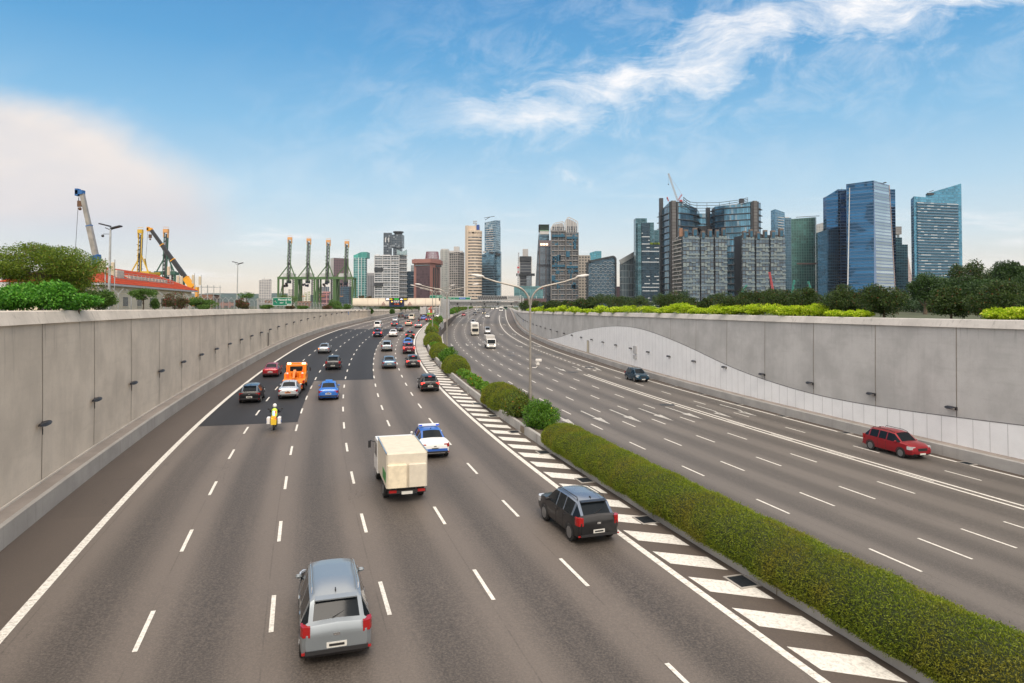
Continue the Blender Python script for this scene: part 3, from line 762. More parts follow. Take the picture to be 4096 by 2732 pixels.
mshrub(146,3.2,'orange and green flowering shrub on the far median',M_flower,2500,.26,h=.9)
mshrub(169,5.5,'rounded green bush on the far median before the gantry',M_bush,3500,.3,h=1.3)
mshrub(184,5,'dark green clipped bush near the end of the planter',M_bush2,3500,.3,h=1.3); mshrub(199,6,'last green bush at the far end of the planter',M_bush,3500,.33,h=1.35)
for i in range(14):
    yb=292+i*19; mshrub(yb,7.5,'far median bush beyond the gantry, %s from the near end'%nth(i),M_bush2 if i%2 else M_bush,1500,.5,h=1.7,rx=1.3,off=3.0,group='far median bushes beyond the gantry',name='median_bush')
# ---------------- vehicles ----------------
M_glass=pm('tinted_glass',(.012,.016,.020),.09,0,var=0,spec=.12)
M_tyre=pm('tyre_rubber',(.018,.018,.018),.85,var=.1)
M_rim=pm('alloy_rim',(.30,.31,.32),.3,.8,var=.05)
M_trim=pm('black_trim',(.02,.02,.022),.55,var=0)
M_plate=pm('number_plate',(.62,.62,.58),.5,var=0)
M_plateb=pm('number_plate_black',(.03,.03,.03),.5,var=0)
M_tail=pm('tail_lamp_red',(.32,.012,.012),.2,var=0)
M_brake=pm('brake_lamp_lit',(1.0,.05,.035),.3,var=0,em=2.6)
M_amb=pm('indicator_lit',(1.0,.25,.03),.3,var=0,em=3)
M_head=pm('headlamp_lens',(.6,.62,.64),.08,.3,var=0)
M_headl=pm('headlamp_lit',(1.0,.80,.5),.3,var=0,em=9)
M_chrome=pm('chrome_trim',(.55,.56,.57),.2,.9,var=0)
def paintm(name,col,metal=.35,rough=.32):
    if name in MC: return MC[name]
    m,nt,b=newmat(name); g=tcoord(nt)
    c=mixc(nt,noise(nt,g,1.5,4,.6).ss(.3,.8)*.25,col,tuple(k*.75+.02 for k in col))
    setp(b,Base_Color=c,Metallic=metal,Roughness=rough); b.inputs['Coat Weight'].default_value=.25; b.inputs['Coat Roughness'].default_value=.08
    MC[name]=m; return m
# station: x, ground clearance, belt z, roof z, half width low, half width belt, half width roof
SH={
 'sedan':dict(L=4.6,W=1.78,wb=(.85,3.62),st=[(0,.34,.78,.82,.70,.66,.50),(.10,.24,.90,.98,.82,.78,.60),(.45,.20,.93,1.05,.87,.84,.66),(.88,.19,.94,1.08,.885,.86,.68),(1.50,.18,.94,1.40,.89,.865,.58),(1.62,.18,.94,1.42,.89,.865,.585),(2.30,.18,.93,1.46,.89,.865,.60),(2.40,.18,.93,1.46,.89,.865,.60),(2.95,.18,.92,1.43,.89,.86,.585),(3.02,.18,.92,1.41,.89,.86,.58),(3.72,.19,.90,.97,.885,.84,.70),(4.15,.20,.80,.88,.87,.80,.62),(4.50,.24,.66,.74,.80,.72,.50),(4.60,.34,.56,.60,.66,.60,.42)],rg=(3,4),wg=(9,10),sg=[(4,5,'b'),(3,4,'q'),(5,6,'s'),(7,8,'s'),(9,10,'q')]),
 'hatch':dict(L=4.35,W=1.80,wb=(.75,3.38),st=[(0,.36,.80,.86,.74,.72,.60),(.08,.26,.94,1.02,.84,.80,.66),(.20,.22,.96,1.05,.87,.83,.66),(.62,.20,.97,1.46,.89,.86,.60),(.72,.19,.97,1.49,.895,.87,.61),(1.45,.19,.96,1.54,.90,.875,.625),(1.53,.19,.96,1.54,.90,.875,.625),(2.15,.19,.95,1.54,.90,.875,.62),(2.23,.19,.95,1.54,.90,.875,.62),(2.75,.19,.94,1.50,.90,.87,.60),(3.42,.20,.92,1.00,.89,.85,.70),(3.90,.21,.84,.92,.88,.81,.62),(4.26,.25,.70,.78,.80,.73,.52),(4.35,.36,.58,.62,.68,.62,.44)],rg=(2,3),wg=(9,10),sg=[(2,3,'q'),(4,5,'s'),(6,7,'s'),(8,9,'s'),(9,10,'q')]),
 'mpv':dict(L=4.7,W=1.80,wb=(.85,3.65),st=[(0,.36,.84,.90,.76,.74,.64),(.08,.26,.98,1.06,.85,.82,.70),(.20,.22,1.0,1.12,.88,.85,.68),(.50,.20,1.0,1.56,.89,.865,.62),(.62,.19,1.0,1.60,.895,.87,.63),(1.50,.19,.99,1.66,.90,.875,.65),(1.58,.19,.99,1.66,.90,.875,.65),(2.45,.19,.98,1.65,.90,.875,.64),(2.53,.19,.98,1.65,.90,.875,.64),(3.05,.19,.97,1.58,.90,.87,.61),(3.85,.20,.96,1.03,.89,.85,.70),(4.25,.21,.88,.96,.88,.82,.62),(4.60,.25,.72,.80,.80,.74,.52),(4.7,.36,.6,.64,.68,.62,.44)],rg=(2,3),wg=(9,10),sg=[(2,3,'q'),(4,5,'s'),(6,7,'s'),(8,9,'s'),(9,10,'q')]),
 'suv':dict(L=4.6,W=1.88,wb=(.85,3.58),st=[(0,.42,.90,.96,.80,.78,.66),(.08,.32,1.04,1.12,.89,.86,.70),(.20,.28,1.06,1.18,.92,.89,.70),(.62,.26,1.07,1.60,.935,.90,.66),(.75,.25,1.07,1.64,.94,.91,.67),(1.50,.25,1.06,1.69,.94,.91,.68),(1.58,.25,1.06,1.69,.94,.91,.68),(2.25,.25,1.05,1.68,.94,.91,.68),(2.33,.25,1.05,1.68,.94,.91,.68),(2.85,.25,1.04,1.62,.94,.90,.65),(3.45,.26,1.04,1.12,.935,.89,.74),(4.05,.27,1.00,1.07,.92,.86,.68),(4.50,.31,.84,.92,.86,.78,.56),(4.6,.42,.66,.70,.72,.66,.46)],rg=(2,3),wg=(9,10),sg=[(2,3,'q'),(4,5,'s'),(6,7,'s'),(8,9,'s'),(9,10,'q')]),
 'van':dict(L=4.8,W=1.72,wb=(.95,3.55),st=[(0,.40,.98,1.02,.78,.77,.72),(.06,.30,1.10,1.18,.84,.83,.74),(.12,.26,1.12,1.22,.855,.85,.74),(.30,.24,1.12,1.86,.86,.855,.72),(.42,.24,1.12,1.92,.86,.858,.73),(1.55,.24,1.12,1.96,.86,.858,.74),(1.65,.24,1.12,1.96,.86,.858,.74),(2.9,.24,1.12,1.95,.86,.858,.74),(2.98,.24,1.12,1.95,.86,.858,.74),(3.55,.24,1.12,1.90,.86,.855,.72),(4.25,.24,1.10,1.20,.86,.84,.74),(4.62,.26,.86,.98,.84,.80,.66),(4.76,.30,.70,.78,.80,.75,.58),(4.8,.40,.62,.66,.72,.68,.50)],rg=(2,3),wg=(9,10),sg=[(4,5,'s'),(6,7,'s'),(8,9,'s'),(9,10,'q')]),
}
SEQ={}
def car(kind,label,cat,paint,K,zf,Yb,off,front=False,group=None,name=None,glassm=None,brake=False,lamps_on=False,roofm=None,amber=False,extra=None,lower=None,plate=None,scale=1.0,yaw=0,vanpanel=False):
    S=SH[kind]; L=S['L']
    x,y=PL(K,Yb,off); a=heading(K,Yb)+R(yaw)
    # local frame: +Y = forward. (Yb,off) is the end of the car facing the viewer
    if front: rz=a+math.pi
    else: rz=a
    slope=math.atan((zf(y+3)-zf(y-3))/6)*(1 if not front else -1)
    dirv=Vector((-math.sin(a),math.cos(a)))
    c=Vector((x,y))+dirv*(L/2)
    t=empty(name or {'sedan':'sedan_car','hatch':'hatchback_car','mpv':'family_car','suv':'sport_utility_car','van':'van'}[kind],label,cat,(c.x,c.y,zf(c.y)+.012),0,group)
    t.rotation_euler=(slope,0,rz); t.scale=(scale,)*3
    st=S['st']; rings=[]
    for (sx,zl_,zb,zr_,wl_,wb_,wr_) in st:
        yy=sx-L/2
        half=[(0,zl_),(wl_*.80,zl_),(wl_*.96,zl_+.06),(wl_,zl_+.22),(wl_*1.0,(zl_+zb)/2+.10),(wb_+.006,zb-.07),(wb_,zb),(wr_+(wb_-wr_)*.10,zr_-(zr_-zb)*.14),(wr_*.86,zr_-(zr_-zb)*.02-.005),(wr_*.45,zr_+.015*(1 if zr_>1.2 else .5)),(0,zr_+.022)]
        ring=[(p,yy,q) for p,q in half]+[(-p,yy,q) for p,q in half[-2:0:-1]]
        rings.append(ring)
    n=len(rings[0]); body=MB(); gl=MB(); rf=MB()
    def cell_glass(i,j):
        jj=j if j<10 else n-1-j   # face index between ring j and j+1 mirrored
        a_,b_=S['rg']; 
        if i==a_ or i==S['wg'][0]:
            if jj in (8,9): return True
        for (p,q,k) in S['sg']:
            if i==p:
                if k=='s' and jj==6: return not (vanpanel and p<8)
                if k=='b' and jj==6: return False
                if k=='q' and jj==6: return True
        if i in (S['rg'][0],S['wg'][0]) and jj==7: return False
        return False
    roof_lo=S['rg'][1]; roof_hi=S['wg'][0]
    for i in range(len(rings)-1):
        for j in range(n):
            q=[rings[i][j],rings[i][(j+1)%n],rings[i+1][(j+1)%n],rings[i+1][j]]
            q=q[::-1]
            jj=j if j<10 else n-1-j
            if cell_glass(i,j): gl.quad(q)
            elif jj>=6 and (S['rg'][0]<=i<=S['wg'][0]) and roofm: rf.quad(q)
            elif jj<=2 and lower is not None: body.quad(q,1)
            elif jj<=1: body.quad(q,1)
            else: body.quad(q)
    body.quad(rings[0],0); body.quad(rings[-1][::-1],0)
    def weld(o):
        bm=bmesh.new(); bm.from_mesh(o.data); bmesh.ops.remove_doubles(bm,verts=bm.verts,dist=.0006); bmesh.ops.recalc_face_normals(bm,faces=bm.faces); bm.to_mesh(o.data); bm.free()
        o.data.shade_smooth(); o.data.set_sharp_from_angle(angle=R(32))
    b=body.build('body',[paint,lower or M_trim],t); weld(b)
    if roofm: r_=rf.build('roof',roofm,t); weld(r_)
    g=gl.build('windows',glassm or M_glass,t); weld(g)
    # wheels
    wr=.335 if kind not in('suv','van') else .36
    for wy in S['wb']:
        for s in (-1,1):
            wx=s*(S['W']/2-.085)
            mb=MB(); mb.tube([(wx-s*.11,wy-L/2,wr-.012),(wx+s*.075,wy-L/2,wr-.012),(wx+s*.09,wy-L/2,wr-.012)],[wr,wr,wr*.93],20); w=mb.build('wheel',M_tyre,t,smooth=True)
            mb=MB(); mb.tube([(wx+s*.078,wy-L/2,wr-.012),(wx+s*.098,wy-L/2,wr-.012)],wr*.66,12); 
            mb.build('rim',M_rim,w)
            mb=MB(); ar=[]
            for k in range(13):
                th=math.pi*k/12; ar.append([(s*(S['W']/2-.012+.018),wy-L/2+math.cos(th)*wr*1.0,wr-.0+math.sin(th)*wr*1.0),(s*(S['W']/2-.02+.022),wy-L/2+math.cos(th)*wr*1.2,wr-.0+math.sin(th)*wr*1.16)])
            mb.strip(ar); mb.build('wheel_arch',M_trim,t)
    # rear: lamps, plate, bumper, screen trim
    ry=-L/2; rb=st[1]
    zt=rb[2]
    tm=M_brake if brake else M_tail
    for s in (-1,1):
        mb=MB(); w=rb[4]
        if kind in('van','mpv','suv'):
            z0=.86 if kind!='van' else .75; z1=zt+.08
            mb.prism([(s*(w-.20),ry-.012),(s*(w-.02),ry+.03),(s*(w+.035),ry+.16),(s*(w+.03),ry+.34),(s*(w-.20),ry+.2)][::s],z0-.06,z1,bottom=True)
        else:
            mb.prism([(s*(w-.30),ry+.0),(s*(w-.06),ry+.03),(s*(w+.03),ry+.15),(s*(w+.045),ry+.36),(s*(w-.25),ry+.2)][::s],zt-.22,zt-.02,bottom=True)
        mb.build('tail_light',tm,t)
        if amber and s==(-1 if amber<0 else 1):
            mb=MB(); mb.ball((s*(w-.1),ry-.01,zt-.1),.07,8); mb.build('indicator',M_amb,t)
    if brake:
        mb=MB(); rgx=st[S['rg'][1]]; mb.box((0,rgx[0]-L/2+(-.06 if kind!='sedan' else -.35),rgx[3]+(.0 if kind!='sedan' else -.2)),(.34,.05,.07)); mb.build('brake_light',M_brake,t)
    mb=MB(); mb.box((0,ry+.005,.56 if kind!='sedan' else .62),(.50,.03,.14)); mb.build('number_plate',plate or M_plate,t)
    mb=MB(); mb.box((0,ry+.03,.42),(S['W']*.86,.12,.10)); mb.build('bumper',M_trim,t)
    q=mb=MB(); mb.box((0,ry-.012,.56 if kind!='sedan' else .62),(.38,.012,.06)); mb.build('plate_characters',M_trim,t)
    mb=MB(); mb.box((0,ry+.01,zt-.16),(.16,.03,.07)); mb.build('badge',M_chrome,t)
    for s in (-1,1): mb=MB(); mb.box((s*(rb[4]-.10),ry+.02,.40),(.22,.05,.05)); mb.build('rear_reflector',M_tail,t)
    if kind!='sedan':
        s3=st[2]; mb=MB(); mb.bar((-.1,s3[0]-L/2-.0,s3[3]+.03),(.28,s3[0]-L/2+.12,s3[3]+.16),.02); mb.build('rear_wiper',M_trim,t)
        mb=MB(); [mb.box((s*(rb[4]-.22),ry+.035,.72),(.012,.05,.40)) for s in (-1,1)]; mb.box((0,ry+.035,.53-.02),(2*(rb[4]-.22),.05,.012)); mb.build('tailgate_seam',M_trim,t)
    mb=MB(); mb.box((0,st[S['rg'][1]+1][0]-L/2+.1,st[S['rg'][1]+1][3]+.05),(.03,.14,.06)); mb.build('aerial',M_trim,t)
    # front: headlamps, grille, plate
    fy=L/2; fs=st[-2]
    for s in (-1,1):
        mb=MB(); w=st[-3][4]
        mb.prism([(s*(w-.36),fy-.08),(s*(w-.10),fy-.10),(s*(w-.0),fy-.30),(s*(w+.0),fy-.5),(s*(w-.3),fy-.3)][::-s],fs[2]-.14,fs[2]+.08,bottom=True)
        h=mb.build('headlight',M_head if not lamps_on else M_head,t)
        if lamps_on: mb=MB(); mb.ball((s*(w-.2),fy-.07,fs[2]-.02),.085,8); mb.build('lit_bulb',M_headl,h)
    mb=MB(); mb.box((0,fy-.015,fs[2]-.12),(S['W']*.42,.05,.18)); mb.build('grille',M_trim,t)
    mb=MB(); mb.box((0,fy+.012,.42),(.5,.02,.12)); mb.build('number_plate',M_plate,t)
    for s in (-1,1):
        ms=st[S['wg'][1]]; mb=MB(); mb.ball((s*(ms[5]+.06),ms[0]-L/2-.30,ms[2]+.05),.10,8,0,(1.0,.6,.7)); mb.build('door_mirror',paint,t,smooth=True)
    if kind in ('mpv','suv'):
        for s in (-1,1):
            mb=MB(); mb.tube([(s*.60,-L/2+.75,st[4][3]+.0),(s*.60,-L/2+.85,st[5][3]+.05),(s*.60,st[8][0]-L/2,st[8][3]+.05),(s*.58,st[9][0]-L/2-.05,st[9][3]+.01)],.02,5); mb.build('roof_rail',M_chrome if kind=='mpv' else M_trim,t)
    if kind in('hatch','mpv','suv'):
        mb=MB(); s3=st[3]; mb.box((0,s3[0]-L/2-.06,s3[3]+.015),(s3[6]*1.7,.22,.03),rx=R(6)); mb.build('spoiler',paint,t)
    for s in (-1,1):   # door shut lines and handles
        mb=MB()
        for p in ([st[5][0]+.04,st[8][0]-.05+.0] if kind!='sedan' else [st[6][0]+.05,st[4][0]+.1]):
            mb.box((s*(S['W']/2+.001),p-L/2,.62),(.008,.012,.62))
        mb.build('door_seam',M_trim,t)
        mb=MB(); 
        for p in (st[5][0]-.12,st[7][0]-.05): mb.box((s*(S['W']/2-.008),p-L/2,st[5][2]-.13),(.03,.18,.03))
        mb.build('door_handle',paint,t)
    if extra: extra(t,S)
    return t
P=paintm
pSil=P('silver_paint',(.30,.34,.37),.6,.32); pWht=P('white_paint',(.78,.78,.76),.0,.3); pBlk=P('black_paint',(.006,.0065,.008),.0,.35); pDgr=P('dark_grey_paint',(.035,.037,.042),.3,.3)
pRed=P('red_paint',(.30,.012,.02),.3,.28); pDred=P('wine_paint',(.10,.01,.025),.4,.25); pBlu=P('blue_taxi_paint',(.02,.14,.52),.1,.3); pNavy=P('navy_paint',(.014,.022,.07),.4,.25); pGrb=P('grey_blue_paint',(.12,.18,.24),.5,.3); pGold=P('champagne_paint',(.42,.36,.27),.5,.3); pCream=P('cream_paint',(.66,.62,.52),0,.4)
pGrn=P('green_truck_paint',(.13,.38,.03),.1,.4); pOrg=P('tow_truck_orange',(.80,.24,.01),0,.35); pDteal=P('dark_blue_paint',(.01,.05,.09),.4,.25)
M_lime=pm('hi_vis_lime',(.55,.75,.08),.6,var=.1)
def taxi_sign(t,S):
    mb=MB(); mb.box((0,.1,1.53),(.62,.22,.13)); mb.build('roof_sign',P('taxi_sign_blue',(.06,.25,.65),0,.4),t)
def police_bar(t,S):
    mb=MB(); mb.box((0,.15,1.555),(1.25,.30,.10)); lb=mb.build('light_bar',pm('lightbar_white',(.75,.77,.8),.3,var=0),t)
    mb=MB(); mb.box((-.52,-.005,1.56),(.2,.02,.08)).box((.52,-.005,1.56),(.2,.02,.08)); mb.build('beacon',pm('beacon_blue',(.03,.1,.7),.3,var=0),lb)
    for s in (-1,1):
        mb=MB(); mb.box((s*(S['W']/2+.004),-.2,.62),(.008,3.0,.20)); mb.build('side_stripe',P('stripe_blue',(.02,.10,.42),0,.4),t)
    mb=MB(); mb.box((0,-S['L']/2-.006,.50),(1.45,.02,.22)); mb.build('rear_stripe',MC['stripe_blue'],t)
def pm_sign(t,S): pass
LV=[ # left carriageway, seen from behind
 ('mpv','silver family car nearest the viewer in the left carriageway','car',pSil,20.9,-11.25,{}),
 ('sedan','white and blue patrol sedan with a light bar right of the cream lorry','police car',pWht,41.0,-4.8,dict(roofm=P('patrol_roof_blue',(.02,.12,.45),.1,.3),extra=police_bar,name='patrol_car')),
 ('suv','black sport utility car with silver roof beside the hatched markings','car',pBlk,26.3,-1.3,dict(scale=.94,roofm=P('silver_roof',(.16,.20,.26),.5,.25),yaw=2)),
 ('hatch','black hatchback braking beside the hatched markings, nearest of the braking cars','car',pBlk,67.5,-1.3,dict(brake=True)),
 ('hatch','dark maroon black hatchback with red brake lamps, ahead of the black hatchback','car',pDgr,89.0,-1.3,dict(brake=True)),
 ('suv','dark wine sport utility car braking close behind the blue taxi','car',pDred,107.5,-1.1,dict(brake=True)),
 ('sedan','bright blue taxi with roof sign just ahead of the wine coloured car','taxi',pBlu,118.2,-1.1,dict(extra=taxi_sign,brake=False,name='taxi')),
 ('sedan','grey blue sedan in the second lane from the median','car',pGrb,88.3,-4.4,{}),
 ('mpv','silver estate car with dark rear window ahead of the grey blue sedan','car',pSil,112,-4.6,{}),
 ('hatch','small black hatchback with red lamps, left of the second clipped mound','car',pBlk,138.2,-1.0,dict(brake=True)),
 ('sedan','clean white sedan on the edge of the dark resurfaced lanes','car',pWht,143.3,-4.7,{}),
 ('mpv','navy blue family car with bright brake lamps on the dark resurfacing','car',pNavy,143.6,-7.9,dict(brake=True)),
 ('sedan','dark navy sedan ahead of the white sedan','car',P('ink_paint',(.02,.03,.045),.4,.25),162,-4.7,{}),
 ('van','white panel van just beyond the dark resurfaced lanes','van',pWht,173,-11,dict(name='panel_van')),
 ('sedan','dark grey sedan with three red brake lamps right of the white van','car',pDgr,185.5,-8,dict(brake=True)),
 ('mpv','champagne gold family car in the middle of the left carriageway','car',pGold,186.5,-4.3,dict(brake=True)),
 ('sedan','silver grey sedan nearest the median before the gantry','car',P('pewter_paint',(.26,.25,.25),.5,.3),177,-1.0,dict(brake=True)),
 ('sedan','pale silver sedan in front of the grey braking sedan','car',P('pale_silver_paint',(.5,.52,.53),.5,.3),214,-11.1,dict(brake=False)),
 ('suv','dark brown sport utility car close to the left edge line','car',P('brown_paint',(.07,.06,.055),.4,.3),259,-14.6,{}),
 ('sedan','dark sedan with lit amber indicator left of the high roof van','car',pDgr,247,-11,dict(amber=1)),
 ('van','cream high roof minibus in the left carriageway','minibus',pCream,229,-7.4,dict(name='minibus',scale=1.12)),
 ('sedan','blue taxi with red rear left of the wine red sedan','taxi',P('taxi_violet',(.06,.12,.42),.1,.3),231,-3.7,dict(extra=taxi_sign,lower=P('taxi_red',(.45,.06,.04),.1,.4),name='taxi')),
 ('sedan','black sedan with red lamps beside the far end of the planter','car',pDred,217.6,-.9,dict(brake=True)),
 ('sedan','white sedan passing the gantry pillars beside the median','car',pWht,255,-.7,{}),
 ('sedan','red sedan close to the left edge line behind the tow truck','car',pRed,82.6,-18.1,{}),
 ('hatch','black hatchback with red lamps, lowest car on the dark resurfacing','car',pBlk,64.2,-17.6,dict(roofm=P('blue_grey_roof',(.10,.14,.18),.5,.25))),
 ('sedan','light silver sedan with orange label following the orange tow truck','car',P('silver_white_paint',(.55,.58,.60),.4,.3),65.8,-14.5,dict(plate=P('orange_plate',(.75,.25,.08),0,.5))),
 ('sedan','vivid blue taxi alone below the dark resurfacing','taxi',pBlu,64.3,-10.9,dict(extra=taxi_sign,name='taxi',lower=pBlu)),
 ('suv','dark grey sport utility car alone on the dark resurfacing','car',pDgr,88.5,-11.4,dict(brake=False)),
 ('sedan','silver sedan with a lit orange indicator high on the dark resurfacing','car',pSil,110.3,-14.4,dict(amber=-1)),
]
for k,lab,cat,pt,yb,off,kw in LV: car(k,lab,cat,pt,KL,zl,yb,off,False,'cars heading towards the city' if cat=='car' else None,**kw)
RV=[
 ('van','silver van with dark windscreen beyond the white lorry','van',P('van_silver',(.46,.48,.50),.5,.3),201.5,10.0,dict(name='van')),
 ('mpv','silver family car coming on behind the white box truck','car',P('bright_silver',(.5,.52,.55),.5,.3),251.5,5.8,{}),
 ('suv','white sport utility car coming on alone beneath the far gantry','car',pWht,300.5,10.7,dict(lamps_on=False)),
 ('hatch','dark grey hatchback coming on left of the white car','car',pDgr,334,3.7,{}),
 ('sedan','grey sedan with faint orange lamp further back in the oncoming lanes','car',P('warm_grey_paint',(.20,.19,.18),.5,.3),374,3.8,{}),
 ('sedan','black sedan coming on with headlamps, left of the white car','car',pBlk,351,7.7,dict(lamps_on=True)),
 ('hatch','small red hatchback next to the far median planters','car',pRed,320,-.9,{}),
 ('sedan','white sedan far off beside the median bushes','car',pWht,455,-.4,{}),
 ('sedan','pale grey sedan far off right of the white one','car',pSil,484,1.0,{}),
 ('hatch','dark hatchback far off in the oncoming lanes under the truss','car',pNavy,446,4.8,{}),
 ('sedan','distant car with bright headlamps under the gantry, left one','car',pWht,514,9.6,dict(lamps_on=True)),
 ('van','distant white van with headlamps under the gantry','van',pWht,525,13.0,dict(lamps_on=True)),
 ('sedan','distant car with headlamps near the right kerb','car',pSil,540,17.5,dict(lamps_on=True)),
 ('suv','dark blue sport utility car speeding along the right edge lane','car',pDteal,88.2,17.5,dict(lamps_on=False)),
 ('suv','red sport utility car in the right edge lane nearest the viewer','car',pRed,43.6,17.2,dict(glassm=None)),
]
for k,lab,cat,pt,yb,off,kw in RV: car(k,lab,cat,pt,KR,zr,yb,off,True,'cars coming towards the viewpoint' if cat=='car' else None,**kw)

def truck_root(name,label,K,zf,Yb,off,L,front,cat='truck'):
    x,y=PL(K,Yb,off); a=heading(K,Yb); d=Vector((-math.sin(a),math.cos(a))); c=Vector((x,y))+d*(L/2)
    t=empty(name,label,cat,(c.x,c.y,zf(c.y)+.012)); t.rotation_euler=(math.atan((zf(y+3)-zf(y-3))/6)*(-1 if front else 1),0,a+(math.pi if front else 0)); return t
def rbox(mb,c,d,bev=.04):
    x,y,z=d; b=bev; cx,cy,cz=c
    poly=[(cx-x/2+b,cy-y/2),(cx+x/2-b,cy-y/2),(cx+x/2,cy-y/2+b),(cx+x/2,cy+y/2-b),(cx+x/2-b,cy+y/2),(cx-x/2+b,cy+y/2),(cx-x/2,cy+y/2-b),(cx-x/2,cy-y/2+b)]
    mb.prism(poly,cz-z/2,cz+z/2-b,top=False,bottom=True)
    ins=[(cx+(p[0]-cx)*(1-2*b/x),cy+(p[1]-cy)*(1-2*b/y)) for p in poly]
    n=8
    for i in range(n):
        j=(i+1)%n; mb.quad([(*poly[i],cz+z/2-b),(*poly[j],cz+z/2-b),(*ins[j],cz+z/2),(*ins[i],cz+z/2)])
    mb.quad([(*p,cz+z/2) for p in ins]); return mb
def wheels(t,ys_,W,r=.38):
    for wy in ys_:
        for s in (-1,1):
            mb=MB(); wx=s*(W/2-.14); mb.tube([(wx-s*.13,wy,r),(wx+s*.12,wy,r),(wx+s*.13,wy,r)],[r,r,r*.9],18); w=mb.build('wheel',M_tyre,t,smooth=True)
            mb=MB(); mb.tube([(wx+s*.10,wy,r),(wx+s*.14,wy,r)],r*.55,10); mb.build('rim',M_rim,w)
def cabfront(t,L,W,Hc,paint,lc=1.6,lit=False):
    """cab over engine cab whose nose is at +L/2"""
    y1=L/2; y0=y1-lc; mb=MB(); gl=MB()
    prof=[(y0,.45),(y1-.05,.45),(y1,.60),(y1,1.15),(y1-.28,Hc-.12),(y1-.42,Hc),(y0,Hc)]
    x=W/2
    for i in range(len(prof)):
        a=prof[i]; b=prof[(i+1)%len(prof)]
        if i==3:
            m=.10; 
            mb.quad([(x,a[0],a[1]),(x,b[0],b[1]),(x-m,b[0],b[1]),(x-m,a[0],a[1])]); mb.quad([(-x,a[0],a[1]),(-x+m,a[0],a[1]),(-x+m,b[0],b[1]),(-x,b[0],b[1])])
            gl.quad([(x-m,a[0],a[1]),(x-m,b[0],b[1]),(-x+m,b[0],b[1]),(-x+m,a[0],a[1])])
        else: mb.quad([(x,a[0],a[1]),(x,b[0],b[1]),(-x,b[0],b[1]),(-x,a[0],a[1])])
    mb.quad([(x,*p) for p in prof]); mb.quad([(-x,*p) for p in prof[::-1]])
    c=mb.build('cab',paint,t); gl.build('windscreen',M_glass,t)
    for s in (-1,1):
        g=MB(); xx=s*(x+.006); g.quad([(xx,y0+.25,1.2),(xx,y1-.18,1.2),(xx,y1-.36,Hc-.22),(xx,y0+.25,Hc-.18)][::s]); g.build('side_window',M_glass,t)
        h=MB(); h.box((s*(x-.26),y1+.015,.82),(.34,.05,.20)); hl=h.build('headlight',M_head,t)
        if lit: q=MB(); q.ball((s*(x-.26),y1+.04,.82),.10,8); q.build('lit_bulb',M_headl,hl)
        m=MB(); m.bar((s*x,y1-.1,1.75),(s*(x+.22),y1+.08,1.80),.03); m.box((s*(x+.24),y1+.08,1.6),(.14,.07,.36)); m.build('door_mirror',M_trim,t)
    g=MB(); g.box((0,y1+.02,1.02),(W*.62,.03,.10)).box((0,y1+.02,.55),(W*.5,.04,.12)); g.build('grille',M_trim,t)
    g=MB(); g.box((0,y1+.03,.50),(W*.94,.08,.16)); g.build('bumper',paint,t)
    g=MB(); g.box((0,y1+.08,.52),(.5,.02,.12)); g.build('number_plate',M_plate,t)
def rear_frame(t,L,W):
    mb=MB(); mb.box((0,0,.62),(.8,L*.96,.14)).box((0,-L/2+.05,.55),(W*.9,.10,.14)); mb.build('chassis',M_trim,t)
    for s in (-1,1):
        mb=MB(); mb.box((s*(W/2-.3),-L/2-.01,.58),(.34,.05,.12)); mb.build('tail_light',M_tail,t)
    mb=MB(); mb.box((0,-L/2-.01,.50),(.5,.03,.13)); mb.build('number_plate',M_plate,t)
# cream canvas-sided lorry (seen from behind)
t=truck_root('box_lorry','cream white box lorry with cloth covered load, nearest truck on the left carriageway',KL,zl,33.4,-7.5,5.6,False)
cabfront(t,5.6,1.9,2.1,pWht); rear_frame(t,5.6,1.9); wheels(t,(-1.5,1.9),1.9)
M_canv=pm('cream_canvas',(.70,.64,.53),.8,var=.08,scale=1.2); M_canw=pm('white_canvas',(.60,.55,.45),.75,var=.06)
mb=MB(); rbox(mb,(0,-.85,1.52),(1.86,3.9,1.6),.07); mb.build('box_body',M_canw,t)
mb=MB(); rbox(mb,(-.46,-2.86,1.30),(.88,.22,1.05),.05); mb.build('rear_curtain',pm('yellow_canvas',(.70,.62,.46),.85,var=.1),t)
mb=MB(); rbox(mb,(.46,-2.86,1.30),(.82,.18,1.05),.05); mb.build('rear_curtain',M_canw,t)
for s in (-1,1):
    mb=MB(); mb.bar((s*.93,-2.8,2.30),(s*.93,1.1,2.30),.05); mb.build('roof_edge',M_chrome,t)
mb=MB(); mb.box((-.936,-1.9,1.15),(.012,1.3,.45)); mb.build('green_logo_panel',pm('logo_green',(.05,.25,.06),.6,var=0),t)
# grey box truck far
t=truck_root('box_truck','grey box truck seen from behind near the toll gantry',KL,zl,275,-7.6,8,False)
cabfront(t,8,2.3,2.7,pWht); rear_frame(t,8,2.3); wheels(t,(-2.6,2.6),2.3,.48); mb=MB(); rbox(mb,(0,-.9,2.35),(2.45,6.1,2.9)); mb.build('box_body',pm('grey_box',(.42,.41,.40),.6,var=.06),t)
mb=MB(); mb.box((0,-3.97,2.35),(.04,.03,2.7)).box((-1.1,-3.97,2.35),(.06,.03,2.8)).box((1.1,-3.97,2.35),(.06,.03,2.8)); mb.build('rear_door',M_gal,t)
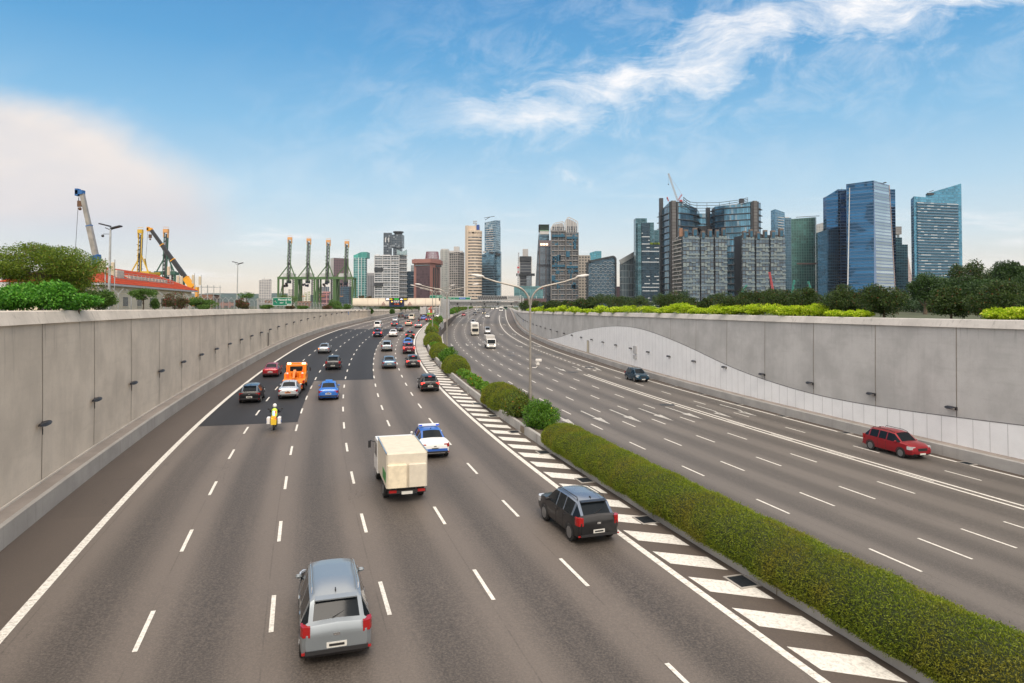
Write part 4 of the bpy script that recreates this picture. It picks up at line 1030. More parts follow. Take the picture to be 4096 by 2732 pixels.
# green flatbed with red loader crane
t=truck_root('crane_truck','green flatbed truck carrying a folded red loader crane near the gantry',KL,zl,264.5,-3.9,8,False)
cabfront(t,8,2.3,2.7,pWht); rear_frame(t,8,2.3); wheels(t,(-2.6,-1.6,2.6),2.3,.48)
mb=MB(); mb.box((0,-1.1,1.15),(2.45,5.6,.12)); [mb.box((s*1.2,-1.1,1.4),(.06,5.6,.5)) for s in (-1,1)]; mb.box((0,-3.9,1.4),(2.4,.06,.5)); mb.build('flatbed',pGrn,t)
mb=MB(); mb.box((0,-3.97,.85),(2.3,.05,.16)); mb.build('rear_bar',P('yellow_bar',(.7,.5,.03),0,.5),t)
mb=MB(); mb.box((0,1.9,2.0),(.9,.7,1.8)); mb.bar((0,1.9,2.9),(-.7,-1.4,3.1),.34); mb.bar((-.7,-1.4,3.1),(.3,1.4,4.0),.26); mb.bar((.3,1.4,4.0),(.7,1.2,3.6),.3); mb.box((.3,-2.0,1.9),(.9,1.0,.9)); mb.build('loader_crane',P('loader_red',(.48,.06,.02),0,.5),t)
# orange tow truck seen from behind
t=truck_root('tow_truck','orange tow truck with flashing amber roof lamps and two traffic cones',KL,zl,70.4,-14.4,5.8,False)
cabfront(t,5.8,2.0,2.25,pOrg,lc=1.9); rear_frame(t,5.8,2.0); wheels(t,(-1.75,1.9),2.05,.42)
mb=MB(); rbox(mb,(0,-1.15,.98),(2.1,3.2,.35)); [mb.box((s*.92,-.4,1.35),(.22,1.6,.5)) for s in (-1,1)]
mb.build('tow_deck',pOrg,t)
mb=MB(); mb.box((0,.85,1.55),(1.9,.25,1.5)); [mb.box((s*.9,.65,1.6),(.14,.5,1.5)) for s in (-1,1)]; mb.build('headboard',pOrg,t)
mb=MB(); mb.bar((0,.3,1.2),(0,-1.3,1.9),.26).bar((0,-1.3,1.9),(0,-2.9,1.25),.2).bar((-.3,-.6,1.2),(-.3,-1.3,1.75),.09).bar((.3,-.6,1.2),(.3,-1.3,1.75),.09); mb.box((0,-2.95,.7),(.3,.3,1.0)).box((0,-3.05,.42),(1.7,.22,.16)); mb.build('lifting_boom',P('boom_orange',(.62,.17,.01),0,.5),t)
mb=MB(); mb.box((0,1.2,2.42),(1.9,.45,.16)); lb=mb.build('light_bar',pOrg,t)
for s in (-1,1): mb=MB(); rbox(mb,(s*.72,1.0,2.43),(.36,.2,.17)); mb.build('beacon',pm('beacon_amber',(1,.55,.25),.3,var=0,em=6),lb)
for s in (-1,1): mb=MB(); mb.box((s*.95,-2.76,.98),(.18,.05,.26)); mb.build('tail_light',M_tail,t)
mb=MB(); mb.quad([(-.62,.72,1.65),(.62,.72,1.65),(.62,.72,2.15),(-.62,.72,2.15)]); mb.build('rear_window',M_glass,t)
slope_t=t
for s in (-1,1):
    M=t.matrix_basis if False else (Matrix.Translation(t.location)@t.rotation_euler.to_matrix().to_4x4()); p=M@Vector((s*.72,-1.0,1.16))
    c=empty('traffic_cone','orange traffic cone with white band on the tow truck deck, %s of two'%('left' if s<0 else 'right'),'traffic cone',tuple(p),0,'traffic cones on the tow truck')
    mb=MB(); mb.box((0,0,.02),(.36,.36,.04)); mb.tube([(0,0,.04),(0,0,.42)],[.15,.10],10); mb.tube([(0,0,.56),(0,0,.85)],[.075,.025],10); mb.build('cone_body',pm('cone_orange',(.85,.12,.02),.6,var=0),c)
    mb=MB(); mb.tube([(0,0,.42),(0,0,.56)],[.102,.078],10); mb.build('white_band',pm('cone_white',(.8,.8,.8),.6,var=0),c)
# white lorry coming on, nearest truck in the right carriageway
t=truck_root('box_lorry','white covered lorry with lit headlamps, nearest oncoming truck',KR,zr,149.5,6.4,6,True)
cabfront(t,6,1.95,2.15,pWht,lit=True); rear_frame(t,6,1.95); wheels(t,(-1.6,2.0),2.0,.4)
mb=MB(); rbox(mb,(0,-.95,1.05),(2.05,4.0,.5),.03); mb.build('side_boards',pWht,t); mb=MB(); rbox(mb,(0,-.95,2.35),(2.05,4.0,1.0),.05); mb.build('canopy',pm('canopy_grey',(.45,.44,.42),.7,var=.06),t)
for s in (-1,1):
    for q in (-2.85,-.95,.95): mb=MB(); mb.box((s*.98,q,1.6),(.06,.06,.7)); mb.build('canopy_post',M_gal,t)
t=truck_root('box_truck','white refrigerated box truck with cooling unit above its cab',KR,zr,194.5,6.0,7,True)
cabfront(t,7,2.05,2.2,pCream); rear_frame(t,7,2.05); wheels(t,(-2,2.4),2.1,.42)
mb=MB(); rbox(mb,(0,-1.0,2.25),(2.2,4.9,2.6),.05); mb.build('box_body',pm('fridge_white',(.72,.71,.67),.5,var=.04),t); mb=MB(); mb.box((0,1.6,2.9),(1.5,.35,.5)); [mb.box((0,1.8,2.72+k*.09),(1.3,.04,.03)) for k in range(5)]; mb.build('cooling_unit',pm('unit_grey',(.3,.3,.3),.6,var=.1),t)
t=truck_root('box_lorry','far white lorry under the truss gantry near the right lanes',KR,zr,412,16.2,6,True); cabfront(t,6,2.2,2.2,pWht); rear_frame(t,6,2.2); wheels(t,(-1.6,2.0),2.2,.42); mb=MB(); rbox(mb,(0,-.95,1.9),(2.3,4.0,1.9)); mb.build('box_body',pm('lorry_grey',(.5,.48,.45),.6,var=.05),t)
t=truck_root('tipper_truck','far dark green truck close to the right kerb under the gantry',KR,zr,497,19.3,8,True); cabfront(t,8,2.4,2.8,P('far_green',(.02,.12,.07),.1,.4)); rear_frame(t,8,2.4); wheels(t,(-2.6,2.6),2.4,.5); mb=MB(); rbox(mb,(0,-1,2.0),(2.5,5.5,1.8)); mb.build('tipper_body',MC['far_green'],t)

# ---------------- motorcycles and riders ----------------
def skin_person(name,label,loc,rz,joints,edges,radii,mat,parts):
    me=bpy.data.meshes.new(name); me.from_pydata(joints,edges,[]); o=bpy.data.objects.new(name,me); COL.objects.link(o)
    o.location=loc; o.rotation_euler=(0,0,rz); tag(o,label,'person'); me.materials.append(mat)
    md=o.modifiers.new('skin','SKIN'); sv=me.skin_vertices[0].data if me.skin_vertices else None
    if sv is None:
        bm=bmesh.new(); bm.from_mesh(me); bm.verts.layers.skin.verify(); bm.to_mesh(me); bm.free(); sv=me.skin_vertices[0].data
    for i,r in enumerate(radii): sv[i].radius=(r,r*.9); 
    sv[0].use_root=True
    su=o.modifiers.new('smooth','SUBSURF'); su.levels=1; su.render_levels=2; md.use_smooth_shade=True
    return o
def rider_and_bike(K,zf,Yb,off,police,blabel,plabel,front=False):
    x,y=PL(K,Yb,off); a=heading(K,Yb); L=2.2; d=Vector((-math.sin(a),math.cos(a))); c=Vector((x,y))+d*(L/2); z=zf(c.y)+.012
    t=empty('motorcycle',blabel,'motorcycle',(c.x,c.y,z),a)
    for wy,n in ((-.75,'wheel'),(.75,'wheel')):
        mb=MB(); mb.tube([(-.07,wy,.32),(-.035,wy,.32),(.035,wy,.32),(.07,wy,.32)],[.26,.32,.32,.26],20); w=mb.build(n,M_tyre,t,smooth=True)
        mb=MB(); mb.tube([(-.075,wy,.32),(.075,wy,.32)],.17,10); mb.build('rim',M_rim,w)
    bp=pWht if police else P('bike_red',(.25,.02,.02),.2,.4)
    mb=MB(); mb.tube([(0,-.95,.72),(0,-.55,.78),(0,-.1,.78),(0,.25,.98),(0,.5,.92),(0,.62,.62)],[.08,.15,.14,.19,.15,.08],10); mb.build('bodywork',bp,t,smooth=True)
    mb=MB(); mb.tube([(0,.75,.32),(0,.55,.95)],.04,6).tube([(0,-.75,.32),(0,-.2,.45),(0,.2,.5)],.05,6); mb.ball((0,0,.45),.20,8); mb.tube([(.16,.1,.35),(.18,-.9,.38)],.05,6); mb.build('frame_and_engine',M_trim,t)
    mb=MB(); mb.bar((-.36,.42,1.08),(.36,.42,1.08),.035); mb.build('handlebar',M_trim,t)
    mb=MB(); mb.box((0,.66,1.12),(.42,.04,.34),rx=R(25)); mb.build('windscreen',M_glass,t)
    for s in (-1,1):
        mb=MB(); mb.bar((s*.34,.42,1.08),(s*.44,.48,1.28),.02); mb.box((s*.46,.48,1.30),(.14,.03,.09)); mb.build('mirror',M_trim,t)
    if police:
        for s in (-1,1): mb=MB(); rbox(mb,(s*.36,-.72,.70),(.24,.52,.46),.05); p_=mb.build('pannier',pWht,t); mb=MB(); mb.box((s*.485,-.72,.62),(.01,.5,.12)); mb.build('blue_stripe',MC['stripe_blue'],p_)
        mb=MB(); rbox(mb,(0,-.98,.92),(.34,.26,.24),.04); mb.build('top_box',P('box_yellow',(.75,.5,.03),0,.4),t)
        mb=MB(); mb.tube([(0,-1.0,1.0),(0,-1.0,1.35)],.02,6); lb=mb.build('beacon_mast',M_trim,t); mb=MB(); 
        for k in range(3): mb.ball((0,-1.03,1.12+k*.10),.05,8)
        mb.build('blue_beacon',pm('beacon_blue_lit',(.08,.15,1.0),.3,var=0,em=8),lb)
        for s in (-1,1): mb=MB(); mb.ball((s*.12,-1.12,.86),.045,8); mb.build('tail_light',M_amb if s<0 else M_brake,t)
        mb=MB(); mb.quad([(-.18,-1.115,.42),(.18,-1.115,.42),(.20,-1.115,.80),(-.20,-1.115,.80)]); mb.build('chequered_mudguard',MC['box_yellow'],t)
    else:
        mb=MB(); mb.box((0,-1.0,.78),(.16,.04,.08)); mb.build('tail_light',M_brake,t)
    J=[(0,-.35,.86),(0,-.30,1.08),(0,-.20,1.32),(0,-.14,1.44),(0,-.10,1.52),
       (.19,-.19,1.38),(.30,.05,1.18),(.34,.36,1.12),(-.19,-.19,1.38),(-.30,.05,1.18),(-.34,.36,1.12),
       (.14,-.30,.84),(.24,.12,.76),(.22,-.06,.38),(.22,.08,.30),(-.14,-.30,.84),(-.24,.12,.76),(-.22,-.06,.38),(-.22,.08,.30)]
    E_=[(0,1),(1,2),(2,3),(3,4),(2,5),(5,6),(6,7),(2,8),(8,9),(9,10),(0,11),(11,12),(12,13),(13,14),(0,15),(15,16),(16,17),(17,18)]
    Rr=[.16,.15,.17,.07,.07,.085,.06,.045,.085,.06,.045,.11,.085,.06,.05,.11,.085,.06,.05]
    dark=pm('rider_trousers',(.02,.022,.03),.8,var=.1)
    o=skin_person('person',plabel,(c.x,c.y,z),a,J,E_,Rr,dark,None)
    mb=MB(); mb.tube([(0,-.34,.92),(0,-.30,1.10),(0,-.22,1.30),(0,-.17,1.42)],[.19,.19,.215,.12],12); v=mb.build('riding_vest',M_lime if police else dark,o,smooth=True)
    mb=MB(); mb.ball((0,-.08,1.62),.155,14,0,(.92,1.08,1.0)); hm=mb.build('helmet',pWht if police else M_trim,o,smooth=True)
    mb=MB(); mb.ball((0,.0,1.60),.12,10,0,(.9,1,.55)); mb.build('visor',M_glass,hm)
    if police: mb=MB(); mb.box((.08,-.455,1.2),(.08,.03,.18)); mb.build('reflective_patch',M_brake,v)  # no lamp: the patch's red glow is put into its material
    for s in (-1,1):
        for k in range(4):
            mb=MB(); zx=s*(.30+.025*k); mb.tube([(zx,.38,1.13),(zx,.43,1.13),(zx,.455,1.10),(zx,.43,1.065)],[.013,.013,.012,.01],5); mb.build('glove_finger',dark,o)
        mb=MB(); mb.tube([(s*.30,.37,1.12),(s*.285,.40,1.08),(s*.30,.44,1.06)],.014,5); mb.build('glove_thumb',dark,o)
rider_and_bike(KL,zl,51.6,-14.4,True,'white police motorcycle with blue beacons and panniers on the dark resurfacing edge','motorcycle officer in lime vest and white helmet riding behind the silver sedan')
rider_and_bike(KL,zl,207,-3.1,False,'small motorcycle in the distance behind the silver grey sedan','rider in dark clothes on the small distant motorcycle')
# ---------------- gantries, lamp posts, signs ----------------
M_beam=pm('gantry_cream',(.72,.64,.53),.5,var=.05,scale=.4)
M_green=pm('sign_green',(.0,.16,.095),.45,var=.04)
M_wtx=pm('sign_lettering_white',(.85,.85,.82),.5,var=0)
def e_mat(n,c,s): return pm(n,c,.4,var=0,em=s)
GY=236.0
xl,xr=XP(1411,GY),XP(1762,GY); zb_=ZP(1225.5,GY); zt_=ZP(1192.5,GY); Wd=xr-xl
t=empty('toll_gantry','cream toll gantry with lit price display across the left carriageway','gantry',((xl+xr)/2,GY,zb_))
hh=zt_-zb_
gx=lambda px: XP(px,GY)-(xl+xr)/2
cuts=[1411,1472,1514.5,1559,1617,1661,1703,1762]
for i in range(len(cuts)-1):
    mb=MB(); a=gx(cuts[i])+.08; b=gx(cuts[i+1])-.0; prof=[(-.0+.25,0),(-.25,.25),(-.45,.7),(-.5,1.2),(-.5,hh*.68),(-.40,hh*.68),(-.40,hh),(1.9,hh),(1.9,0)]
    n=len(prof)
    for k in range(n):
        p,q=prof[k],prof[(k+1)%n]; mb.quad([(a,p[0],p[1]),(a,q[0],q[1]),(b,q[0],q[1]),(b,p[0],p[1])][::-1])
    mb.quad([(a,*p) for p in prof]); mb.quad([(b,*p) for p in prof[::-1]])
    mb.build('cladding_panel',M_beam,t)
mb=MB(); mb.box((0,.8,hh*.5),(Wd-.2,1.6,hh*.9)); mb.build('beam',pm('gantry_gap',(.10,.09,.08),.8,var=.1),t)
for k in range(17):
    px=1437+k*21; 
    if px>1755: break
    mb=MB(); mb.box((gx(px),.1,-.16),(.55,.5,.26)); mb.build('sensor_unit',M_metal,t)
# lower navy display
px0,px1=1558.5,1617; mb=MB(); mb.box(((gx(px0)+gx(px1))/2,-.62,hh*.36),(gx(px1)-gx(px0),.22,hh*.80)); d1=mb.build('display_board',pm('display_navy',(.012,.022,.06),.4,var=0),t)
cx_=(gx(px0)+gx(px1))/2
text_mesh('E|R|P',.98,M_wtx,'lettering',d1,(cx_,-.75,hh*.58),sx=.95)
for s in (-1,1): mb=MB(); mb.tube([(cx_+s*1.62,-.74,hh*.58),(cx_+s*1.62,-.78,hh*.58)],.22,12); mb.build('amber_lamp',e_mat('amber_lamp',(1,.42,.04),2.2),d1)
mb=MB(); mb.box((cx_,-.745,hh*.27),(3.7,.03,.62)); mb.build('time_screen',pm('screen_black',(.006,.006,.006),.3,var=0),d1)
text_mesh('7:51 AM',.5,e_mat('led_red',(.8,.10,.03),.9),'time_digits',d1,(cx_,-.775,hh*.27))
px0,px1=1543.5,1631.5; mb=MB(); mb.box(((gx(px0)+gx(px1))/2,-.66,hh*.87),(gx(px1)-gx(px0),.22,hh*.30)); d2=mb.build('price_screen',MC['screen_black'],t)
zc=hh*.87
text_mesh('$2.00',.62,e_mat('led_yellow',(1,.75,.03),1.0),'price_digits',d2,(gx(1565),-.79,zc),sx=.75)
text_mesh('$2.00',.62,MC['led_yellow'],'price_digits',d2,(gx(1622),-.79,zc),sx=.75)
text_mesh('7:35-8:55',.60,e_mat('led_green',(.05,.95,.08),.9),'time_digits',d2,(gx(1587),-.79,zc),sx=.72)
mb=MB(); mb.quad([(gx(1545),-.79,zc-.25),(gx(1558.5),-.79,zc-.25),(gx(1557),-.79,zc+.25),(gx(1547),-.79,zc+.25)]); mb.build('taxi_symbol',e_mat('led_white',(.75,.78,1),.8),d2)
mb=MB(); a,b=gx(1602),gx(1613); w=b-a; mb.quad([(a,-.79,zc-.18),(b,-.79,zc-.18),(b,-.79,zc+.0),(a+w*.8,-.79,zc+.02),(a+w*.68,-.79,zc+.22),(a+w*.34,-.79,zc+.22),(a+w*.18,-.79,zc+.02),(a,-.79,zc)]); mb.build('car_symbol',MC['led_white'],d2)
for px in (1535,1640):
    c=gx(px); mb=MB(); r=.72; z0=hh*.30
    pts=[(c-r,z0-.42),(c+r,z0-.42),(c,z0+.78)]; ins=[(c-r*.68,z0-.28),(c+r*.68,z0-.28),(c,z0+.53)]
    for i in range(3): j=(i+1)%3; mb.quad([(pts[i][0],-.515,pts[i][1]),(pts[j][0],-.515,pts[j][1]),(ins[j][0],-.515,ins[j][1]),(ins[i][0],-.515,ins[i][1])])
    s_=mb.build('warning_triangle',pm('triangle_maroon',(.16,.02,.03),.5,var=0),t); text_mesh('R',.62,MC['triangle_maroon'],'letter',s_,(c,-.52,z0-.02))
for px in (1420,1434,1457): mb=MB(); mb.box((gx(px),.9,-.9),(.95,.8,1.8)); mb.box((gx(px),.9,-1.35),(1.5,1.2,.9)); mb.build('support_leg',M_gal,t)
for k,(px,yo) in enumerate(((1758.5,0),(1764,3.5),(1769,7.5),(1776,12))):
    mb=MB(); zl0=zl(GY+yo); x=XP(px,GY+yo)-(xl+xr)/2; mb.box((x,yo,(zl0-zb_+hh)/2+.1),(.42,.8,hh+(zb_-zl0)-.1)); mb.box((x,yo,-1.0+.0),(.7,.9,.15)); mb.build('pylon',M_gal,t)
mb=MB(); x=XP(1786,GY+14)-(xl+xr)/2; mb.box((x,14,(zl(GY)-zb_+hh)/2),(2.2,2.0,hh+(zb_-zl(GY))-.2)); mb.build('pylon',pm('pylon_grey',(.34,.35,.36),.5,.3),t)
# right hand truss gantry
RY=262.0; x0,x1=XP(1790,RY),XP(2080,RY); z0=ZP(1227,RY); z1=ZP(1201,RY); cx_=(x0+x1)/2; L=x1-x0; hh=z1-z0
t=empty('truss_gantry','grey steel truss gantry over the right carriageway','gantry',(cx_,RY,z0))
def truss(t,L,z0,z1,y0,y1,n,mat,ch=.22,br=.10,name='truss_beam'):
    mb=MB()
    for y in (y0,y1):
        for z in (z0,z1): mb.bar((-L/2,y,z),(L/2,y,z),ch)
        for k in range(n):
            a=-L/2+L*k/n; b=-L/2+L*(k+1)/n; m=(a+b)/2
            mb.bar((a,y,z0),(m,y,z1),br).bar((m,y,z1),(b,y,z0),br)
    for k in range(n+1):
        a=-L/2+L*k/n; mb.bar((a,y0,z1),(a,y1,z1),br).bar((a,y0,z0),(a,y1,z0),br)
    return mb.build(name,mat,t)
truss(t,L,.2,hh-.35,0,1.8,20,M_gal)
mb=MB(); mb.box((0,.9,hh-.05),(L,2.2,.35)); mb.build('walkway_deck',pm('deck_grey',(.40,.41,.41),.5,.3),t)
mb=MB(); mb.box((0,1.7,hh*.45),(L-.4,.10,hh*.55)); mb.build('backing_sheet',pm('sheet_grey',(.36,.37,.37),.6,.1,var=.08),t)
for k in range(5): mb=MB(); xx=-L/2+L*(.14+.185*k); mb.box((xx,-.35,hh*.42),(.55,.6,.7)).box((xx+.4,-.25,.1),(.35,.35,.35)); mb.build('camera_unit',M_metal,t)
for s in (-1,1):
    mb=MB(); zg=zr(RY)+(.6 if s<0 else 3.2)-z0; mb.box((s*(L/2-.2),.9,(zg+hh)/2),(.8,1.4,hh-zg)); mb.build('pylon',M_gal,t)
mb=MB(); mb.box((L/2+1.2,0,.5),(.5,.5,6.0)); mb.build('end_post',M_gal,t)
UY=272.0; x0,x1=XP(1908,UY),XP(2081,UY); z0=ZP(1200,UY); z1=ZP(1183.5,UY); L=x1-x0
t=empty('sign_gantry','dark open frame sign gantry seen from the back above the truss','gantry',((x0+x1)/2,UY,z0))
truss(t,L,0,z1-z0,0,1.0,24,M_gal,.16,.08)
for a,b,m in ((.02,.38,M_metal),(.40,.70,M_metal),(.71,.98,pm('sign_back_grey',(.42,.42,.41),.6,.2))):
    mb=MB(); mb.box((-L/2+L*(a+b)/2,.6,(z1-z0)*.5),(L*(b-a),.08,(z1-z0)*.8)); mb.build('sign_back',m,t)
for s in (-1,1): mb=MB(); mb.box((s*(L/2+.2),.5,-(z0-zr(UY))/2+1.0),(.4,.5,z0-zr(UY)+2.0 if s>0 else 3)); mb.build('post',M_gal,t)
mb=MB(); w2=XP(1905,UY)-XP(1795,UY); mb.box((-(L/2)-w2/2-.1,.5,-.9),(w2,.8,1.2)); mb.build('lower_box_beam',MC['sheet_grey'],t)
# green direction signs
def green_sign(px0,px1,py0,py1,Y,label,lines,legs=True,name='direction_sign'):
    x0,x1=XP(px0,Y),XP(px1,Y); z0,z1=ZP(py1,Y),ZP(py0,Y); w=x1-x0; h_=z1-z0
    t=empty(name,label,'road sign',((x0+x1)/2,Y,z0))
    mb=MB(); mb.box((0,.12,h_/2),(w,.10,h_)); p=mb.build('panel',M_green,t)
    b=.012*w; mb=MB()
    for (c,d) in (((0,.06,h_-b),(w-2*b,.02,b)),((0,.06,b),(w-2*b,.02,b)),((-w/2+b,.06,h_/2),(b,.02,h_-2*b)),((w/2-b,.06,h_/2),(b,.02,h_-2*b))): mb.box(c,d)
    mb.build('border',M_wtx,p)
    for (s,u,v,sz,al,sx) in lines: text_mesh(s,sz*h_,M_wtx,'lettering',p,(u*w,.045,v*h_),align=al,sx=sx)
    return t,p,w,h_
t,p,w,h_=green_sign(1090,1166,1190,1223,112,'green exit sign reading Maxwell Rd with an arrow above the left wall',[('Maxwell Rd',.13,.72,.34,'CENTER',1.0),('EXIT',-.02,.34,.22,'CENTER',1.0),('1',.21,.36,.44,'CENTER',1.0),('600m',.37,.14,.19,'CENTER',1.0)],name='exit_sign')
mb=MB(); mb.bar((-w*.28,.04,h_*.34),(-w*.37,.04,h_*.60),.05*w,.012)
mb.quad([(-w*.415,.035,h_*.72),(-w*.43,.035,h_*.46),(-w*.375,.035,h_*.54)]); mb.quad([(-w*.415,.035,h_*.72),(-w*.33,.035,h_*.64),(-w*.375,.035,h_*.54)]); mb.quad([(-w*.415,.035,h_*.72),(-w*.33,.035,h_*.64),(-w*.36,.035,h_*.60),(-w*.395,.035,h_*.53),(-w*.43,.035,h_*.46)]); mb.build('arrow',M_wtx,p)
mb=MB()
for (c,d) in (((.37*w,.05,h_*.23),(.2*w,.012,.02*h_)),((.37*w,.05,h_*.05),(.2*w,.012,.02*h_)),((.275*w,.05,h_*.14),(.01*w,.012,.18*h_)),((.465*w,.05,h_*.14),(.01*w,.012,.18*h_))): mb.box(c,d)
mb.build('distance_frame',M_wtx,p)
mb=MB(); xb=XP(1030,112)-t.location.x
for z in (h_*.78,h_*.22): mb.bar((xb,.3,z),(-w*.3,.3,z),.2)
mb.bar((xb,.3,h_*.9),(xb,.3,-2.2),.32); [mb.bar((xb+1.0*k*.6,.3,h_*.22),(xb+1.0*(k+1)*.6,.3,h_*.78),.07) for k in range(4)]; mb.build('support_arm',M_gal,t)
t,p,w,h_=green_sign(1719,1771,1180,1201,285,'green overhead direction sign beyond the toll gantry, left panel',[('Shenton Way',.24,.72,.22,'CENTER',.9),('Marina Blvd',.22,.42,.22,'CENTER',.9)])
mb=MB(); mb.box((0,.6,-(p.location.z)-5.2+0),(.5,.5,10.5)); mb.build('support_post',M_gal,t)
t,p,w,h_=green_sign(1772,1883,1187,1201,288,'long green overhead direction sign above the truss gantry',[('Fullerton Rd',-.30,.55,.34,'CENTER',.9),('1A',-.10,.4,.3,'CENTER',1)])
mb=MB(); mb.box((w*.2,.04,h_*.55),(w*.24,.02,h_*.45)); q=mb.build('blue_panel',pm('sign_blue2',(.02,.10,.45),.4,var=0),p); text_mesh('Marina Coastal',h_*.24,M_wtx,'lettering',q,(w*.2,.02,h_*.55))
mb=MB(); [mb.box((s*w*.4,.6,-5.0),(.4,.4,10)) for s in (-1,1)]; mb.build('support_post',M_gal,t)
# lamp posts
M_post=pm('lamp_post_steel',(.30,.28,.25),.45,.5,var=.15,scale=2); M_lh=pm('lamp_head_white',(.62,.60,.57),.4,var=.04)
def lamp(x,y,z,top,arm,label,rz=0):
    t=empty('street_lamp',label,'street lamp',(x,y,z),rz,'double arm lamp posts along the median')
    h_=top-z; j=h_-2.1
    mb=MB(); mb.tube([(0,0,0),(0,0,2.2)],[.14,.13],10); mb.tube([(0,0,2.2),(0,0,j)],[.10,.07],10); mb.build('pole',M_post,t,smooth=True)
    for s in (-1,1):
        mb=MB(); P=[(s*.05,0,j-.1)]
        for k in range(1,8):
            th=k/7*R(80); P.append((s*(.05+1.35*(1-math.cos(th))),0,j+1.35*math.sin(th)))
        P.append((s*(arm*.65),0,h_-.45)); P.append((s*(arm-.3),0,h_-.10)); mb.tube(P,[.075]*8+[.06,.05],8); mb.build('arm',M_post,t,smooth=True)
        mb=MB(); mb.ball((0,0,0),.55,12,0,(.95,.30,.20)); hd=mb.build('lamp_head',M_lh,t,smooth=True); hd.location=(s*arm,0,h_); hd.rotation_euler=(0,-s*R(7),0)
        mb=MB(); mb.ball((s*-.02,0,-.07),.3,10,0,(.9,.55,.3)); mb.build('lens',pm('lens_grey',(.32,.33,.34),.15,var=0),hd)
    return t
Yp=51.3
for i,(px,Y,arm,topy) in enumerate(((2121,51.3,3.95,1103),(1788,103.3,4.35,1137),(1730,147,4.3,1141),(1743,208,4.3,1153),(1768,262,4.3,1160),(1798,310,4.3,1166),(1822,365,4.3,1172),(1846,430,4.3,1180),(1862,500,4.3,1186),(1875,580,4.3,1192))):
    x=XP(px,Y); z=zl(Y)+.45; L_=lamp(x,Y,z,ZP(topy,Y),arm,'double arm street lamp on the median, %s from the near end'%nth(i),R(2))
x=XP(2121,Yp); t=empty('security_camera','white traffic camera on a bracket of the nearest lamp post','camera',(x+.15,Yp,ZP(1470,Yp)))
mb=MB(); mb.tube([(0,0,-.0),(.25,0,-.02),(.42,0,.12)],.035,6); mb.build('bracket',M_lh,t)
mb=MB(); mb.tube([(.42,0,.12),(.42,0,.20),(.42,0,.45)],[.06,.14,.13],10); mb.build('pan_base',M_lh,t,smooth=True)
mb=MB(); rbox(mb,(.47,-.05,.56),(.46,.24,.18),.03); mb.build('camera_body',M_lh,t)
for (px,py0,Y,lab) in ((440,918,75,'tall floodlight pole with dark lamp heads behind the red roof'),(953,1058,150,'slim floodlight pole with two lamp heads beyond the fence')):
    z=8.0; h_=ZP(py0,Y)-z; t=empty('floodlight_pole',lab,'lamp post',(XP(px-5,Y),Y,z)); k_=h_/14
    mb=MB(); mb.tube([(0,0,0),(.1,0,h_)],[.16,.10],8); mb.build('pole',M_gal,t,smooth=True)
    for s in (-1,1):
        mb=MB(); mb.box((.1+s*.62,0,h_+.25+(.25 if s<0 else -.0)),(1.1,.6,.14),ry=s*R(-14)+( R(-28) if s>0 and Y<100 else R(28) if s<0 else 0)*0); mb.bar((.1,0,h_-.05),(.1+s*.6,0,h_+.2),.07); mb.build('lamp_head',M_metal,t)
    if Y<100: mb=MB(); mb.bar((.1,0,h_-.5),(-.7,0,h_-.5),.05); mb.ball((-.75,0,h_-.7),.16,8); mb.build('camera_dome',M_metal,t)

# ---------------- skyline ----------------
fcs={}
def FC(name,*a,**k):
    if name not in fcs: fcs[name]=facade(name,*a,**k)
    return fcs[name]
M_roof=pm('roof_grey',(.25,.25,.26),.8,var=.2,scale=.05)
def bld(label,front,depth,mat,tops=None,z0=4,name='office_tower',cat='skyscraper',group=None,roofmat=None,part='curtain_wall',bottom=None):
    """front: [(px,Y),...] visible corners left to right; tops: row(s) of the roofline"""
    Fp=[(XP(px,Y),Y) for px,Y in front]
    T=[ZP(t,Y) for t,(px,Y) in zip(tops if hasattr(tops,'__len__') else [tops]*len(front),front)]
    if not hasattr(tops,'__len__'): T=[max(T)]*len(T)
    cx_=sum(p[0] for p in Fp)/len(Fp); cy_=min(p[1] for p in Fp)
    t=empty(name,label,cat,(cx_,cy_,z0),0,group)
    loc=[(p[0]-cx_,p[1]-cy_) for p in Fp]; k=len(loc)
    fr_=(Fp[-1][1]+depth)/Fp[-1][1]; fl_=(Fp[0][1]+depth)/Fp[0][1]
    bk=[((Fp[-1][0]*(fr_ if Fp[-1][0]<0 else 1))-cx_,loc[-1][1]+depth),((Fp[0][0]*(fl_ if Fp[0][0]>0 else 1))-cx_,loc[0][1]+depth)]
    poly=loc+bk; Z=[z-z0 for z in T]+[T[-1]-z0,T[0]-z0]
    mb=MB(); mb.prism(poly,[0]*len(poly),Z,top=True,mt=1); mb.build(part,[mat,roofmat or M_roof],t)
    t['_h']=max(Z); 
    return t,loc,Z,cx_,cy_,z0
def clean(t):
    if '_h' in t: del t['_h']
def ledges(B,fh,proud,th,mat,z_from=0,name='floor_ledges',seg=None,zt=None):
    t,loc,Z,cx_,cy_,z0=B; mb=MB(); z=z_from or fh; top=zt or min(Z)
    while z<top-.1:
        for i in range(len(loc)-1):
            if seg is not None and i not in seg: continue
            a,b=Vector(loc[i]),Vector(loc[i+1]); d=(b-a).normalized(); n=Vector((d.y,-d.x)); c=(a+b)/2+n*(proud/2)
            mb.box((c.x,c.y,z),((b-a).length+proud*.9,proud,th),rz=math.atan2(d.y,d.x))
        z+=fh
    mb.build(name,mat,t)
